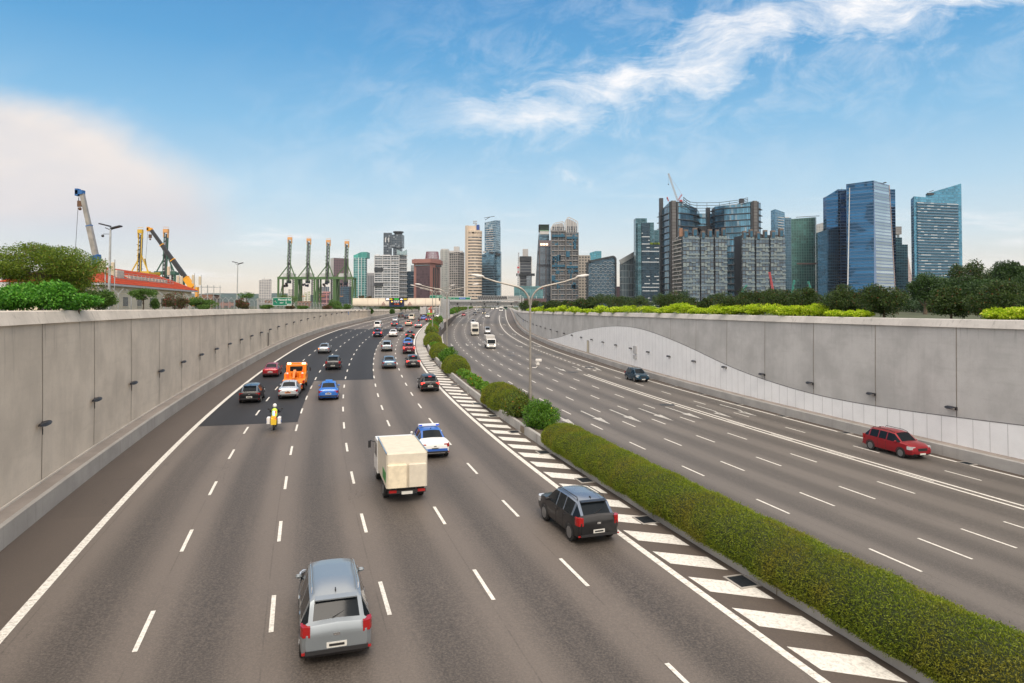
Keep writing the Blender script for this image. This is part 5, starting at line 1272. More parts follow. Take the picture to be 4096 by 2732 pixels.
def fins(B,sp,proud,w,mat,z1=None,z0_=0,name='vertical_fins',seg=None):
    t,loc,Z,*_=B; mb=MB()
    for i in range(len(loc)-1):
        if seg is not None and i not in seg: continue
        a,b=Vector(loc[i]),Vector(loc[i+1]); L=(b-a).length; d=(b-a)/L; n=Vector((d.y,-d.x)); k=max(1,int(L/sp))
        for q in range(k+1):
            p=a+d*(L*q/k)+n*(proud/2); zt=Z[i]+(Z[i+1]-Z[i])*q/k if z1 is None else z1
            mb.box((p.x,p.y,(z0_+zt)/2),(w,proud,zt-z0_-.01),rz=math.atan2(d.y,d.x))
    mb.build(name,mat,t)
def top_box(B,px0,px1,py,mat,Y=None,d=10,name='plant_room',pyb=None):
    t,loc,Z,cx_,cy_,z0=B; Y=Y or cy_+4; x0,x1=XP(px0,Y),XP(px1,Y); z=ZP(py,Y)-z0; zb=(ZP(pyb,Y)-z0) if pyb else max(Z)-1
    mb=MB(); mb.box(((x0+x1)/2-cx_,Y-cy_+d/2,(zb+z)/2),(x1-x0,d,z-zb)); return mb.build(name,mat,t)
def mast(B,px,py,Y=None,r=.35,name='antenna_mast'):
    t,loc,Z,cx_,cy_,z0=B; Y=Y or cy_+8; mb=MB(); x=XP(px,Y)-cx_; z=ZP(py,Y)-z0; mb.tube([(x,Y-cy_,max(Z)-1),(x,Y-cy_,z)],r,6); mb.build(name,M_gal,t)
lightc=pm('pale_concrete',(.48,.47,.46),.8,var=.08,scale=.05); dkst=pm('dark_cladding',(.035,.04,.046),.6,.2,var=.1); whc=pm('white_render',(.55,.56,.57),.7,var=.06,scale=.05)
# -- far left
B=bld('white slab block of flats with a mast left of the port cranes',[(1035,1500),(1086,1500)],25,FC('f_white_flats',(.14,.15,.17),(.52,.50,.49),3.6,5.2,.42,.22,.4,0,vf=.1),1121,name='apartment_block',cat='building'); top_box(B,1046,1078,1116,lightc); mast(B,1057,1110,r=.5)
B=bld('small white flats seen between the legs of the first port crane',[(1151,1700),(1185,1700)],25,FC('f_small_flats',(.16,.17,.18),(.55,.52,.48),5,7,.45,.3,.5,0),1157,name='apartment_block',cat='building')
for i,(a,b,py) in enumerate(((1196,1212,1172),(1214,1226,1170),(1228,1241,1166))):
    B=bld('pastel yellow and white flats behind the second port crane, %s of three'%('leftmost','middle','rightmost')[i],[(a,1800),(b,1800)],30,FC('f_pastel',(.30,.33,.20),(.58,.56,.50),6,8,.4,.4,.6,0),py,name='apartment_block',cat='building')
B=bld('grey office block with tall dark windows behind the third port crane',[(1282,1550),(1317,1550)],20,FC('f_greyoff',(.12,.16,.2),(.38,.38,.38),30,5,.25,.2,.3,.3),1147,name='office_block',cat='building')
B=bld('low pink terraced block behind the third port crane',[(1271,1450),(1317,1450)],30,FC('f_pink',(.10,.05,.07),(.42,.20,.20),9,18,.22,.1,.5,0),1172,name='office_block',cat='building'); top_box(B,1290,1317,1166,pm('pink_stone',(.40,.20,.20),.8,var=.08))
B=bld('purple brown tower with small square windows behind the port cranes',[(1321,1500),(1334,1480),(1394,1500)],40,FC('f_purple',(.05,.05,.06),(.155,.10,.115),5.5,5.5,.45,.45,.3,.2),1034); 
mb=MB(); a=B[1][0]; c=B[1][1]; mb.prism([(a[0]-.3,a[1]-.3),(c[0]-.1,c[1]-.4),(c[0]+.3,c[1]+1),(a[0]+1,a[1]+3)],0,max(B[2])-.5); mb.build('pale_corner',lightc,B[0]); mast(B,1358,1028)
B=bld('low dark blue block behind the fourth port crane',[(1359,1350),(1412,1350)],30,FC('f_blue_low',(.04,.08,.12),(.06,.09,.12),4,3,.2,.1),1146,name='office_block',cat='building')
tealg=FC('f_teal',(.06,.24,.24),(.36,.42,.42),4.4,6.5,.16,.12,.12,.7,vf=.05)
B=bld('slim teal green glass tower with a curved crown',[(1413,1300),(1440,1290),(1462,1290),(1468,1310)],30,tealg,[1033,1032,1032,1033])
tcx,tcy=B[3],B[4]; g=FC('f_tealcrown',(.08,.34,.30),(.10,.30,.27),8,8,.08,.06,.15,.6)
mb=MB(); zb=max(B[2])-.3; P_=[]
for k in range(9): px=1413+k*(1468-1413)/8; P_.append((XP(px,1296)-tcx,1296-tcy,ZP(1020-12*(1-math.cos(min(1,k/5)*math.pi))/2,1296)-4))
rows=[[(x,y,zb),(x,y,z)] for x,y,z in P_]; mb.strip(rows); mb.strip([[(x,y+24,zb),(x,y+24,z)] for x,y,z in P_[::-1]]); mb.strip([[(x,y,z),(x,y+24,z)] for x,y,z in P_]); mb.quad([(P_[-1][0],P_[-1][1],zb),(P_[-1][0],P_[-1][1]+24,zb),(P_[-1][0],P_[-1][1]+24,P_[-1][2]),P_[-1]]); mb.build('curved_crown',g,B[0])
mb=MB(); [mb.box((XP(px,1289)-tcx,1289-tcy-.6,(zb)/2),(w,1.2,zb)) for px,w in ((1433.5,1.6),(1446,.7))]; mb.build('white_column',whc,B[0])
B=bld('low grey block with vertical ribs between teal tower and white flats',[(1468,1250),(1498,1250)],30,FC('f_ribs',(.10,.11,.13),(.27,.27,.28),60,3.2,.12,.45,.4,.2),1092,name='office_block',cat='building')
# dark twin residential towers
dkres=FC('f_dkres',(.045,.065,.085),(.11,.13,.15),3.6,3.4,.24,.18,.2,.5,varc=(.22,.25,.28),vf=.08)
B=bld('dark twin residential tower with a flat disc roof',[(1533,1450),(1567,1450)],30,dkres,931)
mb=MB(); cx_,cy_=B[3],B[4]; xx0,xx1=XP(1565,1440)-cx_,XP(1608,1440)-cx_; zz=ZP(938,1440)-4; zl2=ZP(990,1440)-4
mb.prism([(xx0,-10),(xx1,-10),(xx1+.5,14),(xx0,14)],zl2,zz,top=True); mb.build('upper_tower',dkres,B[0])
mb=MB(); mb.prism([(xx0+3,-7),(xx1-3,-7),(xx1-3,12),(xx0+3,12)],0,zl2); mb.build('lower_tower',dkres,B[0])
mb=MB(); n=20; cc=((xx0+xx1)/2+1,3); r=(xx1-xx0)*.47; mb.prism([(cc[0]+r*.8*math.cos(2*math.pi*k/n),cc[1]+r*.8*math.sin(2*math.pi*k/n)) for k in range(n)],zz,zz+5,bottom=True); mb.prism([(cc[0]+r*1.05*math.cos(2*math.pi*k/n),cc[1]+r*1.05*math.sin(2*math.pi*k/n)) for k in range(n)],zz+5,zz+7.5,bottom=True); mb.build('disc_roof',dkst,B[0])
mb=MB(); [mb.box((XP(px,1449)-cx_,-.8,ZP(960,1450)-4),(2.2,1.2,10)) for px in (1541,1554)]; mb.build('white_frames',whc,B[0])
wres=FC('f_wres',(.07,.09,.11),(.46,.48,.50),3.8,5.4,.36,.10,.3,.2,varc=(.26,.28,.3),vf=.15)
B=bld('broad block of white balconied flats under construction, right behind the toll gantry',[(1498,1180),(1596,1180)],28,wres,1022,name='apartment_tower'); ledges(B,7.6,1.4,.9,whc,7.6,'balcony_slabs'); fins(B,13,2.0,.8,whc,name='balcony_partitions')
top_box(B,1500,1515,1018,whc); top_box(B,1530,1560,1019,whc)
mb=MB(); mb.box((XP(1514,1178)-B[3],-1.6,ZP(1078,1180)-4),(XP(1531,1180)-XP(1497,1180),3,6)); mb.box((XP(1514,1178)-B[3],-1.6,ZP(1138,1180)-4),(XP(1531,1180)-XP(1497,1180),3,6)); mb.build('refuge_floor',dkst,B[0])
B=bld('slim balconied tower with two pointed glass crowns',[(1596,1200),(1627,1205)],25,FC('f_balc',(.09,.11,.13),(.26,.28,.30),3.6,3.0,.38,.3,.3,.3),[1021,1018],name='apartment_tower'); ledges(B,7.2,2.2,.8,lightc,7.2,'balcony_slabs')
cx_,cy_=B[3],B[4]; gcr=FC('f_crown_glass',(.22,.30,.32),(.35,.42,.43),6,6,.05,.05,.15,.5)
for (a,b,yl,yr,yb_,Y) in ((1587,1622,997,1014,1020,1196),(1605,1627,1008,998,1020,1206)):
    mb=MB(); mb.prism([(XP(a,Y)-cx_,Y-cy_),(XP(b,Y)-cx_,Y-cy_),(XP(b,Y)-cx_,Y-cy_+2),(XP(a,Y)-cx_,Y-cy_+2)],ZP(yb_,Y)-4,[ZP(yl,Y)-4,ZP(yr,Y)-4,ZP(yr,Y)-4,ZP(yl,Y)-4]); mb.build('glass_crown',gcr,B[0])
B=bld('dark blue office block with pale strips left of the red brown building',[(1627,1250),(1656,1250)],30,FC('f_dkstrip',(.03,.06,.09),(.05,.08,.11),4.2,3,.15,.06,.1,.6,streak=(9,.25,(.35,.4,.42),.35)),1085,name='office_block',cat='building')
B=bld('pale slim tower peeking out left of the red brown building',[(1643,1500),(1656,1500)],20,FC('f_pale',(.14,.17,.2),(.36,.40,.42),3.8,3,.35,.2,.3,.3),1061,name='apartment_tower')
# red brown building
rb_=pm('red_granite',(.30,.145,.125),.7,var=.08,scale=.05); dkp=FC('f_plum',(.075,.045,.055),(.085,.05,.06),4.0,3.4,.2,.15,.35,.25)
B=bld('massive red brown office building with a dark recessed front',[(1655,1000),(1720,985),(1761,1015)],40,rb_,[1036,1036,1038],part='stone_frame')
cx_,cy_=B[3],B[4]; f=lambda px,Y:(XP(px,Y)-cx_,Y-cy_)
a,b=f(1647,998),f(1722,981); c_=f(1763,1012); zt=ZP(1036.6,985)-4; mb=MB(); mb.prism([a,b,c_,(c_[0],c_[1]+30),(a[0],a[1]+30)],zt-5.3,zt+.4,bottom=True); mb.build('overhanging_cap',rb_,B[0])
a,b=Vector(f(1665,997.0)),Vector(f(1719,984.8)); mb=MB(); z=ZP(1066,990)-4; mb.prism([(a.x,a.y-.5),(b.x,b.y-.5),(b.x,b.y+2),(a.x,a.y+2)],0,z); mb.build('recessed_glazing',dkp,B[0])
mb=MB(); mb.prism([(a.x-2,a.y-.6),(b.x,b.y-.6),(b.x,b.y+2),(a.x-2,a.y+2)],zt-9.5,zt-7.6,bottom=True); mb.build('window_band',FC('f_slit',(.10,.13,.15),(.2,.2,.2),3,2,.1,.1),B[0])
mb=MB(); 
for k in range(4): p=Vector(f(1733+k*7.2,994+k*5.4)); mb.box((p.x+.2,p.y-.5,zt*.42),(1.5,2.2,zt*.84),rz=.55)
mb.build('side_slots',dkst,B[0]); mb=MB(); mb.box((f(1748,1004)[0],f(1748,1004)[1]-.6,zt-9),(14,2.4,3),rz=.62); mb.build('louvre_band',dkst,B[0])
B=bld('open red lattice drum on the roof behind the red brown building',[(1701,1080),(1729,1072),(1756,1080)],22,FC('f_drum',(.20,.19,.2),(.24,.08,.10),5,4,.25,.25,.5,.1),1034,name='office_tower')
cx_,cy_=B[3],B[4]; mb=MB(); n=28; c0=Vector(f(1728.5,1088)) if False else Vector((XP(1728.5,1090)-cx_,1090-cy_)); r0=(XP(1756,1090)-XP(1701,1090))/2
zz=[ZP(1036,1090)-4+(ZP(1008,1090)-ZP(1036,1090))*q for q in (0,.33,.66,1)]
for i_,z in enumerate(zz):
    rr=r0*(1-.13*i_/3); pts=[(c0.x+rr*math.cos(2*math.pi*k/n),c0.y+rr*math.sin(2*math.pi*k/n),z) for k in range(n)]
    for k in range(n): mb.bar(pts[k],pts[(k+1)%n],.5)
    if i_<3:
        r2=r0*(1-.13*(i_+1)/3); p2=[(c0.x+r2*math.cos(2*math.pi*k/n),c0.y+r2*math.sin(2*math.pi*k/n),zz[i_+1]) for k in range(n)]
        for k in range(n): mb.bar(pts[k],p2[k],.35); mb.bar(pts[k],p2[(k+1)%n],.3)
mb.build('lattice_crown',pm('lattice_maroon',(.20,.05,.07),.6,var=.1),B[0])
def roundtower(label,pxc,pxw,Y,top,mat,sq=1.0,n=20,name='round_tower',z0=4):
    x=XP(pxc,Y); r=(XP(pxc+pxw,Y)-XP(pxc-pxw,Y))/2; t=empty(name,label,'skyscraper',(x,Y+r*sq,z0)); z=ZP(top,Y)-z0
    mb=MB(); mb.prism([(r*math.cos(2*math.pi*k/n),r*sq*math.sin(2*math.pi*k/n)) for k in range(n)],0,z,mt=1); mb.build('curtain_wall',[mat,M_roof],t); return t,r,z
t,r,z=roundtower('round grey green tower with vertical columns right of the red lattice drum',1777.5,17.5,1250,1000,FC('f_round',(.13,.17,.17),(.33,.36,.34),4,4.4,.40,.30,.3,.3,varc=(.3,.32,.3)))
mb=MB(); mb.prism([(r*.9*math.cos(2*math.pi*k/20),r*.9*math.sin(2*math.pi*k/20)) for k in range(20)],z,z+2.3); mb.build('crown_ring',lightc,t); mb=MB()
for k in range(20): a=2*math.pi*k/20; mb.box((r*1.01*math.cos(a),r*1.01*math.sin(a),z/2),(1.0,1.0,z-.2),rz=a)
mb.build('columns',lightc,t)
B=bld('concrete grid tower with a square penthouse block',[(1796,1150),(1832,1140),(1857,1155)],40,FC('f_grid',(.035,.04,.045),(.36,.34,.32),4.0,4.2,.30,.30,.3,.2,varc=(.12,.12,.13)),1010); top_box(B,1798,1850,1003,lightc); top_box(B,1815,1836,986,lightc,pyb=1004)
# beige oval tower with horizontal bands
M_beige=pm('beige_stone',(.55,.46,.37),.7,var=.05,scale=.05)
x=XP(1893,1000); r=(XP(1927,1000)-XP(1859,1000))/2; t=empty('office_tower','tall beige rounded tower ringed with horizontal stone bands','skyscraper',(x,1000+r*.7,4)); z=ZP(922,1000)-4; n=26
el=lambda k,q=1.0:(r*q*math.cos(2*math.pi*k/n)*(1),r*.75*q*math.sin(2*math.pi*k/n))
mb=MB(); mb.prism([el(k,.975) for k in range(n)],0,z-1); mb.build('window_drum',FC('f_drumglass',(.06,.07,.085),(.2,.18,.16),4,3,.05,.08,.2,.4,varc=(.22,.22,.22)),t)
mb=MB(); zz=2
while zz<z-3: mb.prism([el(k) for k in range(n)],zz,zz+2.5,bottom=True); zz+=4.35
mb.prism([el(k) for k in range(n)],z-7,z,bottom=True); mb.build('stone_bands',M_beige,t)
mb=MB(); mb.prism([(-r,-3),(-r*.72,-r*.60),(-r*.62,-r*.62),(-r*.62,0),(-r,6)],0,ZP(901,1000)-4); mb.prism([(-r,-3),(r*.70,-3),(r*.70,12),(-r,12)],z,ZP(901,1000)-4); mb.build('service_core',M_beige,t)
mb=MB(); mb.box((r*.52,-3.3,z+5.3),(r*.36,.8,7.5)); mb.build('blue_sign_panel',pm('panel_blue',(.02,.06,.25),.5,var=0),t)
mb=MB(); zz=ZP(901,1000)-4; mb.tube([(2,2,zz-1),(2,2,zz+8)],.5,6); [mb.ball((2+s*1.8,2,zz+q),1.1,8) for s,q in ((-1,7),(1,7),(-1,4.5),(1,3.8),(1,1.8))]; mb.build('antenna_mast',M_gal,t)
# tall blue tower with lower shoulder
blu=FC('f_blueres',(.09,.17,.24),(.22,.29,.34),3.8,3.0,.28,.14,.12,.65,varc=(.30,.38,.44),vf=.1,band=(60,.03,(.06,.08,.1)))
blu2=FC('f_bluepale',(.20,.30,.36),(.30,.38,.43),3.8,3.0,.18,.12,.1,.7,patches=.8)
B=bld('tall slim blue glass tower with balconies above its middle',[(1938,1150),(1982,1140),(2001,1160)],30,blu,[890,881,882]); 
mb=MB(); a,b=B[1][1],B[1][2]; mb.prism([(a[0],a[1]-.6),(b[0]+.5,b[1]-.3),(b[0],b[1]+1),(a[0],a[1]+.6)],0,min(B[2])-6); mb.build('pale_glass_side',blu2,B[0])
mb=MB(); zz=ZP(1000,1150); 
while zz<ZP(912,1150): mb.box(((B[1][0][0]+B[1][1][0])/2-.6,(B[1][0][1]+B[1][1][1])/2-1.0,zz-4),(XP(1982,1145)-XP(1940,1145)-5,2.0,.9),rz=math.atan2(B[1][1][1]-B[1][0][1],B[1][1][0]-B[1][0][0])); zz+=3.8
mb.build('balcony_slabs',lightc,B[0]); mb=MB(); mb.bar((-14,6,max(B[2])-1),(-6,6,max(B[2])+4),.8).bar((-16,6,max(B[2])+2.5),(2,6,max(B[2])+5.5),.7); mb.build('roof_crane',dkst,B[0])
refl=FC('f_mirror',(.10,.19,.26),(.14,.22,.28),4.0,1.6,.12,.08,.06,.85,patches=.9)
B=bld('broad mirror glass block in front of the slim blue tower, left half',[(1926,1060),(1976,1050),(1977,1056)],30,refl,[1018,1008,1008]); top_box(B,1930,1944,1005,lightc,d=6); top_box(B,1956,1972,1008,dkst,Y=1049,d=2,pyb=1014)
B=bld('mirror glass block in front of the slim blue tower, right half',[(1978,1054),(2003,1052),(2006,1072)],30,refl,1010); top_box(B,1982,2001,1013,dkst,Y=1051,d=2,pyb=1022)
# gap, then dark banded tower
B=bld('dark banded tower with a tall narrow core on top',[(2078,1100),(2126,1100)],30,FC('f_dkband',(.055,.065,.08),(.17,.18,.19),4.6,30,.28,.04,.25,.4,patches=.3),1028); top_box(B,2079,2125,1025,dkst,pyb=1045,Y=1098); top_box(B,2091,2113,996,FC('f_core',(.3,.3,.3),(.38,.37,.36),200,12,.02,.4,.6,0),d=14,name='lift_core',pyb=1030); fins(B,18,1.2,1.4,lightc); 
mb=MB(); mb.box((0,-1.5,ZP(1099,1100)-4),(30,3,4)); mb.build('refuge_floor',dkst,B[0]); B2=top_box(B,2106,2126,1104,FC('f_paneside',(.16,.19,.22),(.24,.27,.3),3,3,.1,.1),Y=1096,d=3,pyb=1200,name='side_panel')
# teal low hall
B=bld('wide low teal glass hall with a dark brown base',[(2056,760),(2172,760)],30,FC('f_tealhall',(.09,.20,.22),(.13,.25,.27),5,6,.06,.05,.15,.6,vf=.05),1145,name='event_hall',cat='building'); t=B[0]
mb=MB(); mb.box((1.5,-1.5,ZP(1203,760)-4),(36,3,5.0)); mb.build('brown_base',pm('brown_base',(.10,.06,.065),.7,var=.1),t); mb=MB(); [mb.box((-14+k*7.6,-1.2,ZP(1191,760)-4),(.4,.8,3.8)) for k in range(5)]; mb.build('columns',whc,t)
mb=MB(); mb.ball((14,-1,ZP(1154,760)-4),.9,8).ball((15.6,-1,ZP(1153,760)-4),.7,8); mb.build('roof_emblem',pm('emblem_red',(.6,.10,.08),.5,var=0),t)
mb=MB(); [mb.box((-12+k*1.9,-.3,ZP(1151,760)-4),(1.2,.3,1.8)) for k in range(12)]; mb.build('roof_letter_blocks',pm('letter_dark',(.07,.13,.14),.6,var=0),t)
# tower with green glass crown
cl=FC('f_capital',(.11,.14,.17),(.10,.085,.09),4.0,9.5,.07,.16,.15,.6,vf=.05,band=(62,.06,(.04,.045,.055)))
B=bld('tower with stepped green glass crown and three glowing sign panels',[(2156,1000),(2203,1000)],30,cl,[962,962])
cx_,cy_=B[3],B[4]; zt=max(B[2])
for (a,b,py0,py1,m) in ((2157,2197,962,937,refl),(2160,2196,938,925,lightc),):
    mb=MB(); mb.prism([(XP(a,1003)-cx_,3),(XP(b,1003)-cx_,3),(XP(b,1003)-cx_,22),(XP(a,1003)-cx_,22)],ZP(py0,1003)-4,ZP(py1,1003)-4); mb.build('upper_storeys',m,B[0])
mb=MB(); a,b=XP(2158,1005)-cx_,XP(2195,1005)-cx_; a2,b2=XP(2162,1005)-cx_,XP(2193,1005)-cx_; z1_,z2_=ZP(925,1005)-4,ZP(899,1005)-4
Pb=[(a,5),(b,5),(b,20),(a,20)]; Pt=[(a2,7),(b2,7),(b2,18),(a2,18)]
for i in range(4): j=(i+1)%4; mb.quad([(*Pb[i],z1_),(*Pb[j],z1_),(*Pt[j],z2_),(*Pt[i],z2_)],0,[(0,0),(14,0),(14,10),(0,10)])
mb.quad([(*p,z2_) for p in Pt]); mb.build('green_crown',FC('f_greencrown',(.20,.36,.22),(.08,.14,.12),2.4,30,.28,.03,.2,.4,vf=.01),B[0])
mb=MB(); [mb.prism([(a-1+k*.1,4.2),(b+1,4.2),(b+1,21),(a-1,21)],z1_+(z2_-z1_)*k/5,z1_+(z2_-z1_)*k/5+.4,bottom=True) for k in range(6)]; mb.build('crown_ledges',dkst,B[0])
mb=MB(); mb.quad([(XP(2136,1004)-cx_,2,0),(XP(2157,1000)-cx_,.2,0),(XP(2157,1000)-cx_,.2,ZP(920,1000)-4),(XP(2152,1004)-cx_,2,ZP(1000,1004)-4)],0,[(0,0),(10,0),(10,90),(0,60)]); mb.quad([(XP(2136,1004)-cx_,2,0),(XP(2152,1004)-cx_,2,ZP(1000,1004)-4),(XP(2157,1000)-cx_,25,ZP(920,1000)-4),(XP(2157,1000)-cx_,25,0)]); mb.build('slanted_side',cl,B[0])
for i in range(3): mb=MB(); mb.box((XP(2166+i*10.7,999)-cx_,-1.4,ZP(977.5,999)-4),(3.2,.6,3.0)); mb.build('lit_sign_panel',pm('sign_glow',(1.0,.72,.50),.4,var=0,em=1.8),B[0])
mb=MB(); mb.box((0,-.9,ZP(974,999)-4),(XP(2203,999)-XP(2156,999),1.0,9.5)); mb.build('sign_band',pm('brownish_band',(.16,.13,.14),.7,var=.1),B[0])
# twin towers under construction
con=FC('f_constr',(.06,.07,.08),(.135,.14,.15),3.4,4.2,.34,.25,.4,.2,varc=(.03,.14,.22),vf=.12)
blueg=pm('blue_safety_net',(.02,.09,.15),.8,var=.2,scale=.2)
for (a,b,yt,yl,yr_,lab) in ((2205,2262,922,893,886,'left twin tower under construction with a rounded slanting crown and blue nets'),(2264,2313,930,869,884,'right twin tower under construction, taller, with rounded slanting crown')):
    B=bld(lab,[(a,950),(b,950)],30,con,yt,name='apartment_tower'); ledges(B,6.8,1.6,1.0,pm('slab_edge',(.25,.24,.235),.8,var=.1),6.8,'balcony_slabs'); fins(B,8.5,2.2,1.2,pm('tower_pier',(.16,.155,.155),.8,var=.1),name='piers')
    cx_,cy_=B[3],B[4]; w=XP(b,950)-XP(a,950); z=max(B[2]); hL=ZP(yl,950)-4-z; hR=ZP(yr_,950)-4-z
    top=[(-w/2+.8,0),(-w/2+.8,hL-3),(-w/2+2.5,hL-.5),(-w/2+4.5,hL)] ; 
    if yl>yr_: top=[(-w/2+.8,0),(-w/2+.8,hL-5),(-w/2+2.5,hL-2),(-w/2+5,hL),(w/2-4,hR),(w/2-1.8,hR-2),(w/2-.8,hR-6),(w/2-.8,0)]
    else: top+=[(w/2-3,hR+.5),(w/2-1,hR-1),(w/2-.4,hR-4),(w/2-.4,0)]
    for y in (0,24):
        mb=MB()
        for p,q in zip(top[:-1],top[1:]): mb.bar((p[0],y,z+p[1]),(q[0],y,z+q[1]),1.0)
        for k in range(4):
            xx=-w/2+w*(k+1)/5; hh=np.interp(xx,[p[0] for p in top[2:-2]],[p[1] for p in top[2:-2]]); mb.bar((xx,y,z),(xx+.8*(-1)**k,y,z+hh*.5),.6).bar((xx+.8*(-1)**k,y,z+hh*.5),(xx,y,z+hh),.6)
        mb.build('crown_frame',lightc,B[0])
    mb=MB(); hm=min(hL,hR)*.55; mb.box((0,12,z+hm*.5),(w-3,20,hm)); mb.build('plant_floors',FC('f_plantfl',(.10,.12,.14),(.22,.22,.22),3,4,.2,.2),B[0])
    mb=MB(); mb.quad([(q[0],12.0,z+q[1]-.4) for q in top]); mb.quad([(q[0],12.6,z+q[1]-.4) for q in top[::-1]]); mb.build('crown_screen',FC('f_screen',(.24,.24,.25),(.3,.3,.3),5,5,.1,.1,.5,.2),B[0])
    for q in range(13): 
        xx=-w/2+2+(w-4)*random.random(); zz=z*(.25+.7*random.random()); mb=MB(); mb.box((xx,-2.3,zz),(random.choice((2,3,5)),.3,random.choice((3,5,8)))); mb.build('safety_net',blueg,B[0])
    for q in (.93,.55): mb=MB(); mb.box((0,-2.4,z*q),(w*.9,.4,3.2)); mb.build('safety_net',blueg,B[0])
B=bld('beige office tower with a grid of small square windows',[(2300,1080),(2362,1080)],35,FC('f_beigegrid',(.045,.05,.055),(.33,.30,.26),4.6,4.6,.48,.48,.4,.2),1021)
B=bld('small blue glass tower peeking above the beige grid tower',[(2359,1300),(2384,1290),(2406,1300)],25,FC('f_bluesmall',(.08,.26,.33),(.12,.28,.33),4,2.6,.12,.1,.1,.8),[1011,1004,1004])
# honeycomb block
hexg=FC('f_hexglass',(.045,.085,.12),(.06,.10,.14),4.8,3,.2,.06,.12,.7)
B=bld('broad office block with a white honeycomb facade and rounded slanting roof',[(2345,930),(2354,915),(2460,915),(2467,925)],35,hexg,[1052,1046,1028,1034]); cx_,cy_=B[3],B[4]
mb=MB(); z=8; r_=0; x0h=XP(2357,915)-cx_; x1h=XP(2458,915)-cx_
while z<72:
    xx=x0h+(3.2 if r_%2 else 0); 
    while xx<x1h-4:
        zt=np.interp(xx,[x0h,x1h],[ZP(1050,915)-4,ZP(1034,915)-4])
        if z<zt-3:
            y=-.5; 
            for p,q in (((0,0),(1.2,1.5)),((1.2,1.5),(3.9,1.5)),((3.9,1.5),(5.1,0)),((5.1,0),(6.4,0))): mb.bar((xx+p[0],y,z+p[1]),(xx+q[0],y,z+q[1]),.42)
        xx+=6.4
    z+=3.9; r_+=1
mb.build('honeycomb_frame',pm('hex_white',(.34,.36,.38),.5,var=.05),B[0])
mb=MB(); a=[(XP(px,914)-cx_,ZP(py,914)-4) for px,py in ((2351,1215),(2351,1056),(2356,1046),(2452,1026),(2460,1029),(2463,1040),(2463,1215))]
for p,q in zip(a[:-1],a[1:]): mb.bar((p[0],-1.2,p[1]),(q[0],-1.2,q[1]),1.6,2.4)
mb.build('rounded_frame',dkst,B[0])
B=bld('small dark block in the gap right of the honeycomb building',[(2466,1100),(2482,1100)],20,dkp,1146,name='office_block',cat='building')
B=bld('grey glass office block with a sloping roofline left of the stepped dark tower',[(2479,900),(2486,890),(2544,895)],30,FC('f_slope',(.13,.18,.21),(.27,.29,.30),8.4,2.2,.07,.16,.2,.5,patches=.5),[1056,1048,1024]); cx_,cy_=B[3],B[4]
mb=MB(); p,q=(XP(2481,889)-cx_,-1,ZP(1049,890)-4),(XP(2545,893)-cx_,3,ZP(1012,893)-4); mb.bar(p,q,1.4,6); mb.bar((p[0]+2,p[1]+8,p[2]-1),(q[0],q[1]+8,q[2]-.5),3,4); mb.build('sloping_roof_beam',M_gal,B[0])
# stepped dark blue tower with white dashes
asia=FC('f_dash',(.018,.04,.06),(.03,.055,.075),4.5,3,.12,.05,.08,.7,streak=(9,.52,(.42,.45,.47),.34)); asb=FC('f_stepglass',(.06,.13,.16),(.08,.15,.18),4.5,6,.08,.05,.08,.85,patches=.5)
B=bld('stepped dark blue tower scattered with white dashes',[(2566,850),(2600,850),(2602,860)],30,asia,[892,892,892]); cx_,cy_=B[3],B[4]
for (a,b,py,Y,m,zb2,nm) in ((2544,2559,873,856,asb,0,'side_slab'),(2552,2568,890,850.0,asb,0,'side_slab'),(2544,2589,873,870,asb,0,'rear_slab'),(2589,2617,890,868,asb,0,'rear_slab'),(2598,2637,978,852,asia,0,'lower_wing'),(2618,2638,920,880,asb,0,'rear_slab')):
    mb=MB(); x0_,x1_=XP(a,Y)-cx_,XP(b,Y)-cx_; mb.prism([(x0_,Y-cy_),(x1_,Y-cy_),(x1_,Y-cy_+14),(x0_,Y-cy_+14)],zb2,ZP(py,Y)-4); mb.build(nm,m,B[0])
mb=MB(); x0_,x1_=XP(2600,851)-cx_,XP(2637,851)-cx_; z=ZP(978,852)-4; [mb.ball((x0_+(x1_-x0_)*k/7,3,z+1),1.8,6) for k in range(8)]; mb.build('roof_garden',M_bush2,B[0])
B=bld('slender pale blue tower right of the great construction complex',[(3086,1050),(3104,1040),(3142,1060)],30,FC('f_sail',(.13,.24,.32),(.18,.30,.38),3.8,2.6,.14,.08,.08,.8),[843,836,850],name='apartment_tower'); cx_,cy_=B[3],B[4]
mb=MB(); z=ZP(1200,1045)
while z<ZP(868,1045): mb.box((XP(3124,1048)-cx_,9.5,z-4),(13.5,4,.9),rz=.50); z+=4.1
mb.build('balcony_slabs',whc,B[0])
B=bld('plain blue glass tower between the balconied tower and the green tower',[(3141,1100),(3168,1100)],30,FC('f_plainblue',(.07,.15,.21),(.12,.19,.24),4,3.2,.14,.12,.15,.6,vf=.1),871); top_box(B,3143,3160,868,lightc)
B=bld('wide dull green glass tower',[(3167,1000),(3262,995),(3268,1004)],35,FC('f_green',(.045,.135,.125),(.07,.16,.145),4,3.4,.16,.20,.2,.45,patches=.6),[876,869,869]); mb=MB(); mb.bar((-18,1,max(B[2])-1),(16,1,max(B[2])+1.0),.7); mb.build('roof_rail',M_metal,B[0]); mb=MB(); mb.box((0,-.6,ZP(1055,997)-4),(36,1.2,2.0)); mb.build('floor_band',pm('band_rust',(.14,.09,.08),.7,var=.1),B[0])
B=bld('pale ribbed tower squeezed behind the blue twin tower',[(3262,1200),(3296,1200)],25,FC('f_paleribs',(.22,.24,.25),(.34,.36,.36),5,3,.25,.4,.4,.2),[905,890])
